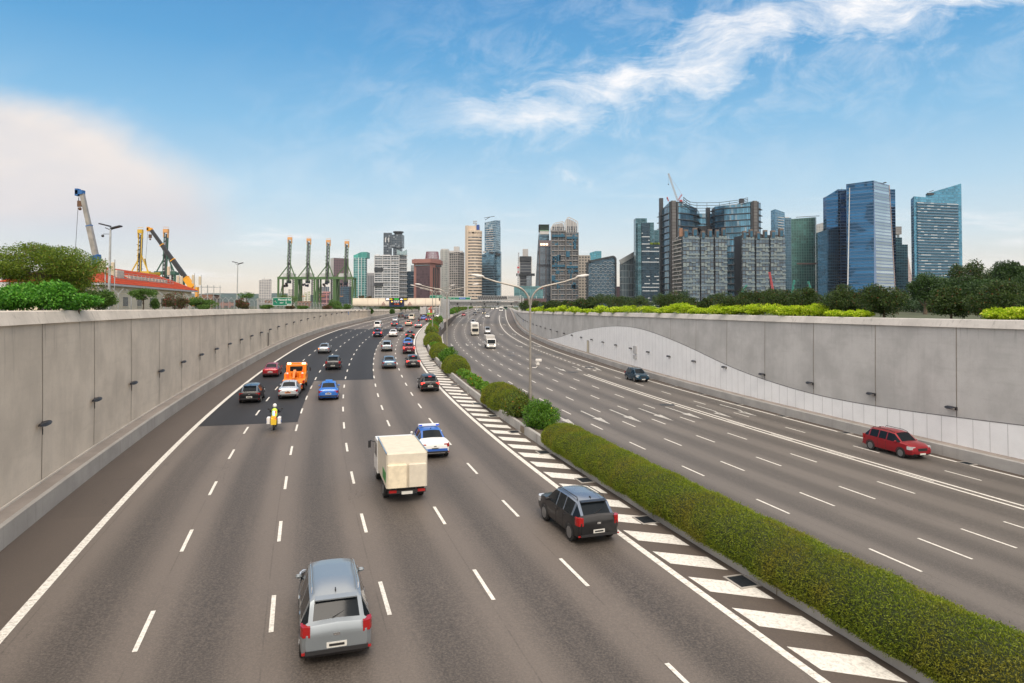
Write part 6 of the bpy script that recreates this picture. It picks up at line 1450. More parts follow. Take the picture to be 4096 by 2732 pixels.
# marina towers
mbf=FC('f_mbf',(.022,.095,.20),(.06,.12,.22),4.2,60,.22,.01,.06,.88,patches=.75); mbf2=FC('f_mbfpale',(.40,.47,.50),(.13,.20,.34),4.2,60,.30,.01,.09,.8,vf=.01)  # pale flank glass has the bright sky's reflection put into its colour
B=bld('blue glass tower with angled roofline left of the tallest tower',[(3296,960),(3309,950),(3356,940),(3392,945)],40,mbf,[792,786,757,757]); cx_,cy_=B[3],B[4]
mb=MB(); mb.prism([(XP(3273,938)-cx_,-2),(XP(3356,935)-cx_,-5),(XP(3356,940)-cx_,10),(XP(3273,945)-cx_,10)],0,[ZP(930,938)-4,ZP(905,935)-4,ZP(905,935)-4,ZP(930,938)-4]); mb.build('lower_flare',FC('f_mbfdark',(.02,.065,.115),(.03,.08,.13),4.2,2.4,.1,.1,.08,.85,patches=.4),B[0]); mb=MB(); mb.prism([(XP(3364,936)-cx_,-4),(XP(3388,936)-cx_,-4),(XP(3388,940)-cx_,8),(XP(3364,940)-cx_,8)],0,ZP(768,936)-4); mb.build('front_fin_slab',mbf,B[0]); mast(B,3372,751,r=.3)
x=[(3389,900),(3499,880),(3561,905)]; B=bld('tallest blue glass tower with a pale reflecting right flank',x,45,mbf,[737,722,741]); cx_,cy_=B[3],B[4]
# widened skirts towards the ground
mb=MB(); P0=[(XP(3389,900)-cx_,900-cy_,max(B[2])*.93),(XP(3389,900)-cx_,900-cy_,0),(XP(3385,895)-cx_,895-cy_,0)]
mb.quad([(XP(3386,899)-cx_,899-cy_-.5,0),(XP(3391,899)-cx_,899-cy_-.5,0),(XP(3404,897)-cx_,897-cy_-.5,ZP(752,897)-4),(XP(3401,897)-cx_,897-cy_-.5,ZP(752,897)-4)]); mb.build('white_edge_fin',whc,B[0])
mb=MB(); a=Vector((XP(3506,881)-cx_,881-cy_-.6)); b=Vector((XP(3583,906)-cx_,906-cy_-.6)); tA=Vector((XP(3499,880)-cx_,880-cy_-.6)); tB=Vector((XP(3561,905)-cx_,905-cy_-.6)); zt1,zt2=ZP(722,880)-4,ZP(741,905)-4
mb.quad([(a.x,a.y,0),(b.x,b.y,0),(tB.x,tB.y,zt2),(tA.x,tA.y,zt1)],0,[(0,0),(28,0),(24,zt2),(0,zt1)]); mb.quad([(b.x,b.y,0),(tB.x+.1,tB.y+30,0),(tB.x+.1,tB.y+30,zt2),(tB.x,tB.y,zt2)],0,[(0,0),(30,0),(30,zt2),(0,zt2)]); mb.quad([(tA.x-1,tA.y+.4,0),(a.x,a.y,0),(tA.x,tA.y,zt1)]); mb.build('pale_flank',mbf2,B[0])
mb=MB(); mb.bar((b.x,b.y-.3,0),(tB.x,tB.y-.3,zt2),.7); mb.build('edge_fin',pm('rose_fin',(.35,.28,.28),.6,var=0),B[0]); top_box(B,3545,3552,728,dkst,Y=890,d=5)
B=bld('dark blue slab tower directly behind the tallest tower on its right',[(3558,980),(3586,980)],30,mbf,757,name='office_tower')
B=bld('stepped teal tower with a glass box lantern on top',[(3586,1050),(3634,1050)],30,FC('f_tealstep',(.07,.17,.20),(.10,.20,.23),4,2.6,.14,.08,.1,.75,patches=.6),978); top_box(B,3586,3611,950,FC('f_tealstep',None,None),d=20,pyb=980); mb=MB(); [mb.box((XP(px,1056)-B[3],10,ZP(943,1056)-4),(1.2,1.2,5)) for px in (3590,3598,3604)]; mb.build('lantern_columns',lightc,B[0]); top_box(B,3587,3610,906,FC('f_lantern',(.22,.22,.22),(.36,.34,.32),3,3,.2,.2,.5,.1),d=14,name='glass_lantern',pyb=937)
B=bld('tapering pinkish tower with a pointed top far behind',[(3634,1400),(3653,1400)],20,FC('f_pinkfar',(.3,.24,.24),(.40,.32,.30),4,2,.3,.1,.4,.2),[1022,1130],name='office_tower')
B=bld('low white banded block at the foot of the pinkish tower',[(3638,1200),(3656,1200)],20,FC('f_lowwhite',(.2,.22,.25),(.5,.5,.5),4,9,.4,.05,.4,.2),1125,name='office_block',cat='building')
sail=FC('f_sailres',(.06,.20,.30),(.07,.19,.30),3.9,2.8,.18,.06,.1,.75,vf=.01); sailb=FC('f_sailbalc',(.12,.14,.16),(.05,.17,.28),3.9,5.5,.48,.03,.25,.3,varc=(.45,.45,.44),vf=.22)
B=bld('pale blue residential tower with rows of balconies and a wedge top',[(3648,930),(3660,915),(3838,935)],35,sail,[798,785,800],name='apartment_tower'); cx_,cy_=B[3],B[4]
a=Vector((XP(3674,915)-cx_,-.2+1.2)); b=Vector((XP(3836,934)-cx_,934-cy_-1.2)); d=(b-a).normalized(); nrm=Vector((d.y,-d.x)); mb=MB(); zt=ZP(812,925)-4
a2=a+nrm*.5; b2=b+nrm*.2; mb.prism([tuple(a2),tuple(b2),(b2.x,b2.y+2),(a2.x,a2.y+2)],0,zt); mb.build('balcony_front',sailb,B[0])
mb=MB(); z=6
while z<zt-1: c=(a2+b2)/2+nrm*.7; mb.box((c.x,c.y,z),((b2-a2).length,1.5,1.0),rz=math.atan2(d.y,d.x)); z+=3.9
mb.build('balcony_slabs',pm('sail_slab',(.06,.19,.30),.3,.4,var=.05),B[0])
mb=MB(); mb.prism([(XP(3708,950)-cx_,950-cy_),(XP(3851,950)-cx_,950-cy_),(XP(3852,985)-cx_,985-cy_),(XP(3710,980)-cx_,980-cy_)],0,[ZP(776,950)-4,ZP(734,950)-4,ZP(734,950)-4,ZP(776,950)-4]); mb.build('rear_wedge',sail,B[0]); mb=MB(); mb.box((XP(3727,948)-cx_,948-cy_,ZP(776,948)-4),(9,2,3)); mb.bar((XP(3722,948)-cx_,948-cy_,ZP(768,948)-4),(XP(3740,948)-cx_,948-cy_,ZP(761,948)-4),.7); mb.build('roof_crane',dkst,B[0])
# ---- the great construction complex: two towers, a sky bridge, two residential slabs in front
mo=FC('f_mo',(.09,.22,.32),(.05,.05,.055),9.0,2.6,.12,.10,.10,.75,varc=(.22,.30,.36),vf=.12,patches=.5); mod=FC('f_mo_dark',(.07,.10,.12),(.06,.055,.055),4.5,3.0,.28,.18,.2,.5)
moledge=pm('bronze_ledge',(.035,.036,.04),.5,.4,var=.1); shaft=FC('f_shaft',(.10,.10,.10),(.04,.035,.035),4.5,8,.22,.12,.4,.2,vf=.3)
B=bld('bulky dark office tower under construction, left one with stair shafts and wavy ledges',[(2636,1000),(2676,960),(2722,958),(2760,968),(2790,985),(2800,1010)],45,mo,[850,812,812,820,835,850])
ledges(B,9.0,2.4,.7,moledge,9.0,'floor_ledges'); cx_,cy_=B[3],B[4]
for (px,w,py,Y,m,nm) in ((2697,18,802,954,shaft,'stair_shaft'),(2684,7,806,956,dkst,'dark_pier'),(2712,6,806,953,dkst,'dark_pier'),(2648,14,792,985,dkst,'roof_core'),(2726,16,806,962,dkst,'roof_core')):
    x_=XP(px,Y)-cx_; ww=w/F*Y; mb=MB(); mb.prism([(x_-ww/2,Y-cy_),(x_+ww/2,Y-cy_),(x_+ww/2,Y-cy_+6),(x_-ww/2,Y-cy_+6)],0,ZP(py,Y)-4); mb.build(nm,m,B[0])
t=B[0]
B=bld('bulky dark office tower under construction, right one with a concave glass front',[(2848,1010),(2862,990),(2900,975),(2950,968),(3006,958),(3022,960),(3046,990)],45,mo,[838,826,822,818,806,806,812])
ledges(B,9.0,2.4,.7,moledge,9.0,'floor_ledges'); cx_,cy_=B[3],B[4]
for (px,w,py,Y,m,nm) in ((3024,16,803,954,shaft,'stair_shaft'),(3011,7,808,955,dkst,'dark_pier'),(3035,6,806,956,dkst,'dark_pier'),(2972,16,794,975,dkst,'roof_core'),(2836,14,830,1010,dkst,'roof_core')):
    x_=XP(px,Y)-cx_; ww=w/F*Y; mb=MB(); mb.prism([(x_-ww/2,Y-cy_),(x_+ww/2,Y-cy_),(x_+ww/2,Y-cy_+6),(x_-ww/2,Y-cy_+6)],0,ZP(py,Y)-4); mb.build(nm,m,B[0])
B=bld('glass sky bridge block joining the two dark construction towers',[(2796,1012),(2868,1012)],25,mo,854); ledges(B,9.0,1.8,.7,moledge,9.0); mb=MB(); mb.box((0,-.6,ZP(920,1012)-4),(24,2,12)); mb.build('dark_opening',dkst,B[0])
cx_,cy_=B[3],B[4]
mb=MB(); pr=None
for lvl in range(4):
    P_=[]
    for px,py,Y in ((2736,789+lvl*9,955),(2748,800+lvl*9,958),(2762,808+lvl*10,965),(2790,811+lvl*11,985),(2830,811+lvl*11,1000),(2880,810+lvl*11,1000),(2920,805+lvl*9,985),(2960,800+lvl*7,968),(2994,791+lvl*6,955)): P_.append((XP(px,Y)-cx_,Y-cy_,ZP(py,Y)-4))
    for p,q in zip(P_[:-1],P_[1:]): mb.bar(p,q,.9,.6)
    if pr:
        for p,q in zip(P_,pr): mb.bar(p,q,.4)
    pr=P_
mb.build('wavy_roof_canopy',moledge,B[0])
res=FC('f_mores',(.10,.15,.20),(.03,.034,.04),4.6,3.6,.24,.18,.2,.5,varc=(.20,.25,.26),vf=.2,streak=(10.8,.42,(.15,.20,.225),.5))
def resslab(label,segs,Y):
    B=bld(label,[(segs[0][0],Y),(segs[-1][1],Y)],22,dkst,940,name='apartment_tower',part='dark_core'); cx_,cy_=B[3],B[4]; t=B[0]
    for (a,b,py) in segs:
        x0_,x1_=XP(a+1.5,Y)-cx_,XP(b-2,Y)-cx_; zt=ZP(py,Y)-4; mb=MB(); mb.prism([(x0_,-3),(x1_,-3),(x1_,1),(x0_,1)],0,zt); mb.build('residential_front',res,t)
        z=5
        while z<zt-3:
            k=0; n=max(3,int((x1_-x0_)/4.2))
            for q in range(n):
                if random.random()<.40: xa=x0_+(x1_-x0_)*q/n; bb=MB(); bb.box((xa+(x1_-x0_)/n/2,-3.7,z),((x1_-x0_)/n*1.02,1.4,1.3)); bb.build('balcony',pm('balcony_glass_grey',(.17,.215,.225),.4,.1,var=.1,scale=.3),t)
            z+=4.6
        for q in range(2):
            xa=x0_+(x1_-x0_)*(.2+.55*q); nb=MB(); nb.box((xa,-1,zt+3+2*(q%2)),((x1_-x0_)*.26,5,9)); nb.build('roof_pavilion',pm('rooftop_frame',(.13,.10,.085),.7,var=.15),t)
            nb=MB(); nb.box((xa,-3.9,zt+2+2*(q%2)),((x1_-x0_)*.20,.5,7)); nb.build('blue_netting',blueg,t)
B_=resslab('long grey residential slab with staggered balconies, left of the pair',[(2728,2798,945),(2800,2855,950),(2857,2908,945)],800)
B_=resslab('long grey residential slab with staggered balconies, right of the pair',[(2965,3018,950),(3020,3076,953),(3078,3141,948)],810)
B=bld('narrow balconied wing at the left end of the residential slabs',[(2695,830),(2727,802)],15,FC('f_wing',(.10,.11,.11),(.15,.12,.10),4.6,4,.3,.2,.3,.3,varc=(.35,.36,.34)),[960,940],name='apartment_tower'); ledges(B,4.6,1.6,.9,lightc,4.6,'balcony_slabs')
mb=MB(); mb.box((B[1][1][0]-1.0,-1.0,max(B[2])+3),(4,3,10)); mb.build('brick_pier',pm('brick_pier',(.25,.14,.09),.8,var=.1),B[0])
B=bld('dark narrow block between the two residential slabs',[(2938,830),(2966,815)],20,dkst,948,name='apartment_tower')
# mast crane left of dark banded tower & construction cranes
def lattice(mb,a,b,w,seg,th=.25):
    a=Vector(a);b=Vector(b);d=(b-a);L=d.length;d/=L;u=d.orthogonal().normalized();v=d.cross(u); n=max(2,int(L/seg)); C=[u*w+v*w,u*w-v*w,-u*w-v*w,-u*w+v*w]
    for c in C: mb.bar(a+c/2,b+c/2,th)
    for k in range(n):
        p=a+d*(L*k/n); q=a+d*(L*(k+1)/n)
        for i in range(4): mb.bar(p+C[i]/2,q+C[(i+1)%4]/2,th*.6)
def luffer(label,base,tip,Y,col,mat,zbase=None,w=1.2,counter=True):
    x0,x1=XP(base[0],Y),XP(tip[0],Y); z0=ZP(base[1],Y) if zbase is None else zbase; zB=ZP(base[1],Y); z1=ZP(tip[1],Y)
    t=empty('tower_crane',label,'crane',(x0,Y,z0)); mb=MB()
    if zbase is not None: lattice(mb,(0,0,0),(0,0,zB-z0),w*1.4,3,.4); mb.build('mast',mat,t); mb=MB()
    lattice(mb,(0,0,zB-z0),(x1-x0,0,z1-z0),w,2.5,.35); mb.build('jib',mat,t)
    s=1 if x1<x0 else -1
    if counter:
        mb=MB(); p=Vector((s*6,0,zB-z0+9)); lattice(mb,(0,0,zB-z0),p,w*.8,2.5,.3); mb.bar(p,(x1-x0,0,z1-z0),.12); mb.box((s*4.5,0,zB-z0),(4,2,2.5)); mb.build('counter_jib',pm('crane_red',(.35,.05,.05),.6,var=.1),t)
    mb=MB(); zz=(z1-z0)*.6+(zB-z0)*.4; mb.bar((x1-x0,0,z1-z0),(x1-x0,0,zz),.12); mb.box((x1-x0,0,zz),(1,1,1.6)); mb.build('hook_line',M_metal,t)
mcr=pm('crane_pale',(.40,.42,.45),.6,var=.1); mteal=pm('crane_teal',(.03,.22,.18),.6,var=.1); mred=pm('crane_redpaint',(.45,.06,.07),.6,var=.1)
luffer('white lattice crane leaning left on top of the left construction tower',(2713,803),(2676,694),970,None,mcr,w=1.6)
luffer('small red crane jib just left of the roof core',(2676,805),(2670,788),985,None,mred,w=1.0,counter=False)
luffer('red lattice crane in front of the right residential slab',(3092,1160),(3078,1088),700,None,mred,zbase=7,w=1.3,counter=False)
luffer('teal crane jib left of the blue glass towers',(3168,1175),(3178,1120),650,None,mteal,zbase=7,w=1.2,counter=False)
luffer('teal crane jib in front of the green tower',(3245,1165),(3233,1125),650,None,mteal,zbase=7,w=1.2,counter=False)
luffer('short green crane between the residential slabs',(2970,1165),(2988,1140),650,None,mteal,zbase=7,w=1.0,counter=False)
t=empty('tower_crane','thin red and white crane mast left of the dark banded tower','crane',(XP(2073,1000),1000,4)); mb=MB(); lattice(mb,(0,0,0),(0,0,ZP(1075,1000)-4),1.6,3,.4); mb.build('mast',mcr,t); mb=MB(); lattice(mb,(0,0,ZP(1075,1000)-4),(.6,0,ZP(1010,1000)-4),1.0,3,.35); mb.build('jib',mcr,t); mb=MB(); mb.box((0,0,ZP(1070,1000)-4),(3.4,3,2.5)).box((0,0,ZP(1088,1000)-4),(2,2,3)); mb.build('cab',mred,t)

# ---------------- port cranes ----------------
def port_crane(label,px,ptop,Y,scale_px,mat,hi,group,boompx=None,house=True,pz=1112,az=1062):
    """px: centre of portal, scale_px: portal width in pixels"""
    x=XP(px,Y); u=scale_px/70.0*Y/F; t=empty('port_crane',label,'port crane',(x,Y,4),0,group)
    Z=lambda py: ZP(py,Y)-4
    zp=Z(pz); zap=Z(az); ztop=Z(ptop); W2=34*u; D=18
    def bx(a,b,w,m): 
        mb=MB(); mb.bar(a,b,w); return mb
    for s in (-1,1):
        for (dy,w) in ((0,2.2),(D,2.0)):
            mb=MB(); mb.bar((s*W2,dy,0),(s*W2,dy,zp),w*u*3); mb.build('leg',mat,t)
        mb=MB(); mb.bar((s*W2,0,zp*.12),(s*(W2-1),D,zp),1.0); mb.bar((s*W2,0,zp),(s*W2,D,zp),1.8); mb.build('side_brace',mat,t)
    mb=MB(); mb.bar((-W2-1,0,zp),(W2+1,0,zp),3.2); mb.build('portal_beam',mat,t); mb=MB(); mb.bar((-W2-1,D,zp),(W2+1,D,zp),2.6); mb.build('portal_beam',mat,t)
    bx_=(boompx if boompx is not None else 8)*u; lean=5*u
    mb=MB()
    for s in (-1,1): mb.bar((bx_+s*6*u,-2,zp-5),(bx_+lean+s*6.0*u,-2,ztop-2),2.6*u)
    mb.build('boom_rail',mat,t)
    mb=MB(); n=22
    for k in range(n):
        z0=zp-4+(ztop-zp)*k/n; z1=zp-4+(ztop-zp)*(k+1)/n; o0=bx_+lean*k/n; o1=bx_+lean*(k+1)/n; a=6*u*(-1)**k
        mb.bar((o0-a,-2,z0),(o1+a,-2,z1),2.3*u); mb.bar((o0-6*u,-2,z0),(o0+6*u,-2,z0),1.8*u)
        mb.bar((o0-4*u,1,z0),(o1-4*u,1,z1),2.6*u); mb.bar((o0+3*u,1,z0),(o1+3*u,1,z1),1.8*u)
    mb.build('boom_lattice',M_metal,t)
    for a_,b_ in (((-W2,0,zp),(bx_-3*u,0,zap)),((-W2*.25,D,zp),(bx_-2*u,D*.5,zap)),((W2,0,zp),(bx_+4*u,0,zap+3))): mb=MB(); mb.bar(a_,b_,3.6*u); mb.build('apex_strut',mat,t)
    mb=MB(); mb.box((bx_,0,zap+2),(12*u,3,3)); [mb.box((bx_+(7+k*2.6)*u,-.5,zap-3-k*7),(3.2*u,2,.5)) for k in range(4)]; [mb.box((bx_-8*u,-.5,zap+2+k*5),(3*u,2,.5)) for k in range(3)]; mb.build('service_platform',M_metal,t)
    mb=MB(); mb.box((bx_+lean,-2,ztop-1.5),(17*u,3,3.4)); mb.box((bx_+lean-7.5*u,-2,ztop-5),(2.4*u,2,5)); mb.box((bx_+lean+7.5*u,-2,ztop-5),(2.4*u,2,6)); mb.bar((bx_+lean-10*u,-2,ztop+2),(bx_+lean+10*u,-2,ztop+2),.35); mb.build('boom_tip',hi,t)
    mb=MB(); mb.box((bx_-2*u,2,zp-5),(14*u,6,4)); [mb.box((bx_-10*u+random.uniform(-12,10)*u,2,zp-6-random.random()*5),(random.uniform(3,7)*u,3,2.5)) for _ in range(9)]; mb.build('trolley_machinery',pm('machinery_navy',(.02,.03,.045),.6,var=.2),t)
    if house: mb=MB(); mb.box((-W2*.35,D+4,zp+4),(W2*1.35,9,6)); mb.build('machinery_house',whc,t)
    mb=MB(); z=zp*.15
    while z<zp*.95: mb.bar((W2*.72,0,z),(W2*.86,0,z+zp*.06),.4); mb.bar((W2*.72,0,z+zp*.06),(W2*.86,0,z+zp*.06),.4); z+=zp*.065
    mb.bar((W2*.72,0,0),(W2*.72,0,zp),1.2); mb.build('stair_tower',M_metal,t)
    mb=MB(); [mb.bar((q*u,0,zp-8),(q*u,0,zp*.42),.14) for q in (-14,-4)]; mb.bar((-16*u,0,zp*.42),(-2*u,0,zp*.42),1.0); mb.build('spreader',pm('spreader_rust',(.35,.16,.05),.7,var=.1),t)
M_cg=pm('port_green',(.06,.125,.04),.6,var=.15,scale=.05); M_cgd=pm('port_dark_green',(.035,.105,.075),.6,var=.15,scale=.05); M_cy=pm('port_yellow',(.60,.38,.03),.6,var=.1); M_co=pm('port_orange',(.62,.32,.12),.6,var=.1)
for i,(px,pt) in enumerate(((1147,950),(1223,955),(1301,960.5),(1375,966))):
    port_crane('green container crane with raised boom, %s of the row of four'%('leftmost','second','third','rightmost')[i],px,pt,900,70,M_cg,M_co,'row of four green port cranes')
port_crane('yellow container crane with raised boom behind the red roofed house',558,920,620,74,M_cy,M_cy,None,boompx=0,house=False,pz=1092,az=1032)
port_crane('dark green container crane with raised boom behind the orange mobile crane',660,918,640,78,M_cgd,M_co,None,boompx=0,house=False,pz=1092,az=1030)

# ---------------- mobile cranes ----------------
def tele(label,b,t_,Y,cols,secs,hookx,hook,rope,lean_y=0):
    x0,z0=XP(b[0],Y),ZP(b[1],Y); x1,z1=XP(t_[0],Y),ZP(t_[1],Y); T=empty('mobile_crane',label,'crane',(x0,Y,z0-6)); A=Vector((0,0,6)); Bv=Vector((x1-x0,lean_y,z1-z0+6)); d=(Bv-A)
    prev=0
    for (f1,w,m,nm) in secs:
        mb=MB(); mb.bar(A+d*prev,A+d*f1,w,w*1.2); mb.build(nm,m,T); mb=MB(); mb.bar(A+d*(f1-.012),A+d*f1,w*1.12,w*1.34); mb.build('boom_collar',cols,T); prev=f1
    mb=MB(); mb.box(tuple(Bv+Vector((-.3,0,.1))),(1.2,.9,.7)); mb.box(tuple(Bv+Vector((-.7,0,.1))),(.5,.9,1.2)); mb.build('boom_head',cols,T)
    mb=MB(); hx=XP(hook[0],Y)-x0; hz=ZP(hook[1],Y)-z0+6; [mb.bar((hx+q,0,Bv.z),(hx+q,0,hz+.5),.04) for q in (-.2,.2)]; mb.build('hoist_rope',M_metal,T)
    mb=MB(); mb.box((hx,0,hz),(.75,.4,1.0)); mb.ball((hx,0,hz-.85),.28,8); mb.build('hook_block',pm('hook_bronze',(.13,.07,.04),.6,.2),T)
    mb=MB(); mb.bar((XP(rope[0][0],Y)-x0,0,ZP(rope[0][1],Y)-z0+6),(XP(rope[1][0],Y)-x0,0,ZP(rope[1][1],Y)-z0+6),.05); mb.build('tag_line',M_metal,T)
    mb=MB(); mb.box((0,1,2.0),(2.6,5,2.4)); mb.box((1.2,0,4.6),(.7,1.2,3)); mb.build('crane_cab',cols,T)
    mb=MB(); mb.bar((1.4,0,3.5),tuple(A+d*.12+Vector((.3,0,.6))),.45); mb.build('lift_ram',cols,T)
Mbl=pm('crane_blue',(.02,.12,.35),.5,var=.1); Mst=pm('boom_silver',(.30,.29,.27),.5,.3,var=.2,scale=1); Mor=pm('crane_orange',(.75,.34,.02),.5,var=.1); Mbk=pm('boom_black',(.03,.03,.035),.5,var=.1)
tele('blue based mobile crane with a long steel boom behind the red roof',(394,1080),(322,772),115,Mbl,[(.19,.95,Mbl,'boom_base'),(.58,.66,Mst,'boom_section'),(1.0,.54,Mst,'boom_section')],-1,(315,815),((309,790),(296,1065)))
tele('orange mobile crane with a black boom slanting left behind the red roof',(770,1150),(600,918),190,Mor,[(.17,1.25,Mor,'boom_base'),(.48,.95,Mbk,'boom_section'),(.74,.8,Mbk,'boom_section'),(1.0,.68,Mbk,'boom_section')],-1,(598,945),((588,925),(580,1060)))

# ---------------- house with red roof ----------------
def tile_mat():
    m,nt,b=newmat('red_roof_tiles'); u,v,_=sep(nt,tcoord(nt,'UV')); w=((u/.6).fr()-.5).ab()*2; r=(v/.75).fr(); nz=noise(nt,tcoord(nt),1.2,4,.6)
    c=mixc(nt,nz.ss(.25,.75),(.30,.040,.018),(.48,.075,.030)); c=mixc(nt,r.lt(.22)*.85,c,(.14,.025,.015)); c=mixc(nt,w.gt(.8)*.5,c,(.2,.035,.02))
    setp(b,Base_Color=c,Roughness=.95); b.inputs['Specular IOR Level'].default_value=.1; bump(nt,b,w+r,.7,.06); return m
M_tile=tile_mat(); M_wall=pm('cream_wall',(.72,.63,.48),.85,var=.08)
A=Vector((-48.1,80)); Bp=Vector((-57.6,125)); d=(Bp-A).normalized(); nL=Vector((-d.y,d.x)); Wd=11
ez=ZP(1130,80); rz_=ZP(1052,84); t=empty('house','long cream house with a red tiled hipped roof behind the left wall','house',(A.x,A.y,8.5))
g=lambda s,w_,z:((A+d*s+nL*w_).x-A.x,(A+d*s+nL*w_).y-A.y,z-8.5)
L=(Bp-A).length
mb=MB(); P_=[g(.8,.8,0),g(L-.8,.8,0),g(L-.8,Wd-.8,0),g(.8,Wd-.8,0)]; mb.prism([(p[0],p[1]) for p in P_],-.5,ez-8.5-.1); wl_=mb.build('wall',M_wall,t)
E=[g(0,0,ez),g(L,0,ez-.0),g(L,Wd,ez),g(0,Wd,ez)]; r0,r1=g(Wd/2,Wd/2,rz_),g(L-Wd/2,Wd/2,rz_)
sl=math.hypot(Wd/2,rz_-ez); mb=MB()
mb.quad([E[0],E[1],r1,r0],0,[(0,0),(L,0),(L-Wd/2,sl),(Wd/2,sl)]); mb.quad([E[2],E[3],r0,r1],0,[(0,0),(L,0),(L-Wd/2,sl),(Wd/2,sl)]); mb.quad([E[3],E[0],r0],0,[(0,0),(Wd,0),(Wd/2,sl)]); mb.quad([E[1],E[2],r1],0,[(0,0),(Wd,0),(Wd/2,sl)])
rf_=mb.build('roof',M_tile,t)
mb=MB(); mb.tube([r0,r1],.16,6); mb.tube([E[0],r0],.14,6); mb.tube([E[1],r1],.14,6); mb.build('ridge_tiles',pm('ridge_red',(.50,.10,.05),.7,var=.2,scale=4),rf_)
mb=MB(); 
for p,q in ((E[0],E[1]),(E[3],E[0])): mb.bar(Vector(p)-Vector((0,0,.16)),Vector(q)-Vector((0,0,.16)),.22,.26)
mb.build('gutter',pm('gutter_grey',(.40,.40,.42),.6,var=.1),t)
# roof terrace with plant
ang=math.atan2(d.y,d.x)
mb=MB(); c=g(24,2.9,0); zt=ez-8.5+.92; mb.box((c[0],c[1],zt),(28,1.8,.2),rz=ang); pf=mb.build('roof_terrace',pm('terrace_grey',(.30,.29,.28),.8,var=.15),t)
mb=MB()
for k in range(16): c=g(10+k*1.85,2.0,0); mb.bar((c[0],c[1],zt),(c[0],c[1],zt+.8),.05)
for hz in (.4,.8): a_,b_=g(10,2.0,0),g(38,2.0,0); mb.bar((a_[0],a_[1],zt+hz),(b_[0],b_[1],zt+hz),.05)
mb.build('railing',M_gal,t)
mb=MB(); c=g(13.5,3.0,0); mb.box((c[0],c[1],zt+.6),(2.6,1.3,1.1),rz=ang); mb.build('air_handling_unit',pm('unit_cream',(.5,.47,.41),.7,var=.1),t)
for k in range(11): mb=MB(); mb.box((g(18+k*1.7,2.9,0)[0],g(18+k*1.7,2.9,0)[1],zt+.38),(1.2,1.1,.5),rz=ang); mb.build('condenser',MC['unit_cream'],t)
for k in range(7):
    mb=MB(); c=g(5+k*5.6,.78,0); mb.box((c[0],c[1],1.3),(1.7,.08,1.2),rz=ang); w_=mb.build('window',pm('window_dark',(.05,.055,.06),.2,var=.05),wl_); mb=MB(); mb.box((c[0],c[1],.62),(1.9,.2,.1),rz=ang); mb.build('sill',M_wall,w_)
# rooftop mobile antennas
for i,(px,py0,py1,Y,lab) in enumerate(((405,1043,1088,78,'large cream antenna panel at the near end of the red roof'),(448,1049,1100,82,'slim cream antenna panel beside the floodlight pole'),(673,1066,1100,118,'cream antenna panel at mid roof in front of the green crane'),(711,1103,1135,128,'pair of cream antenna panels near the far end of the roof'),(772,1100,1134,132,'cream antenna panel beyond the far end of the roof'),(799,1106,1140,135,'cream antenna panel on a pole right of the house'))):
    x=XP(px,Y); z0=ZP(py1,Y); z1=ZP(py0,Y); t=empty('antenna_panel',lab,'antenna',(x,Y,z0),0,None)
    mb=MB(); w=.9 if i==0 else .45; rbox(mb,(0,0,(z1-z0)/2),(w,.3,(z1-z0)),.06); mb.build('panel_housing',pm('antenna_cream',(.52,.45,.33),.6,var=.05),t)
    if i==3: mb=MB(); rbox(mb,(.62,.1,(z1-z0)/2-.1),(w,.3,(z1-z0)),.06); mb.build('panel_housing',MC['antenna_cream'],t)
    mb=MB(); mb.tube([(w*.3,.25,-1.6),(w*.3,.25,(z1-z0)+.35)],.06,6); mb.build('mast_pole',M_gal,t)
# fence with barbed wire arms
t=empty('security_fence','grey chain link fence with Y shaped barbed arms behind the left wall','fence',(0,0,0))
wire,nt,b=newmat('chain_link'); u,v,_=sep(nt,tcoord(nt,'UV')); 
fm=(((u+v)/.22).fr().lt(.20)).mx(((u-v)/.22).fr().lt(.20)); setp(b,Base_Color=(.33,.33,.32),Roughness=.6); tr=nt.nodes.new('ShaderNodeBsdfTransparent'); mx=nt.nodes.new('ShaderNodeMixShader'); nt.links.new(fm.k,mx.inputs[0]); nt.links.new(tr.outputs[0],mx.inputs[1]); nt.links.new(b.outputs[0],mx.inputs[2]); nt.links.new(mx.outputs[0],nt.nodes['Material Output'].inputs[0])
fo=-28.5; top=lambda y: topL(y)+1.35
mb=MB(); g=[y for y in G if 50<y<300]; mb.strip([[(*PL(KL,y,fo),topL(y)-.4),(*PL(KL,y,fo),top(y))] for y in g]); mb.build('mesh_panel',wire,t)
y=52.0
while y<290:
    x,yy=PL(KL,y,fo); mb=MB(); z=top(y); mb.tube([(x,yy,topL(y)-.5),(x,yy,z)],.05,6); a=heading(KL,y)
    dx,dy=math.cos(a),math.sin(a); dx,dy=dx*.0+math.sin(a)*-.0+.42,.1; mb.bar((x,yy,z),(x+dx,yy+dy,z+.5),.045); mb.bar((x,yy,z),(x-dx,yy-dy,z+.5),.045); mb.build('post',M_gal,t); y+=3.4
mb=MB()
for q in (-1,1):
    for h_ in (.17,.33,.48):
        P_=[(PL(KL,y,fo)[0]+q*.42*h_/.5,PL(KL,y,fo)[1]+.1*q*h_/.5,top(y)+h_) for y in g[::2]]
        for p,r_ in zip(P_[:-1],P_[1:]): mb.bar(p,r_,.012)
mb.build('barbed_wire',M_gal,t)
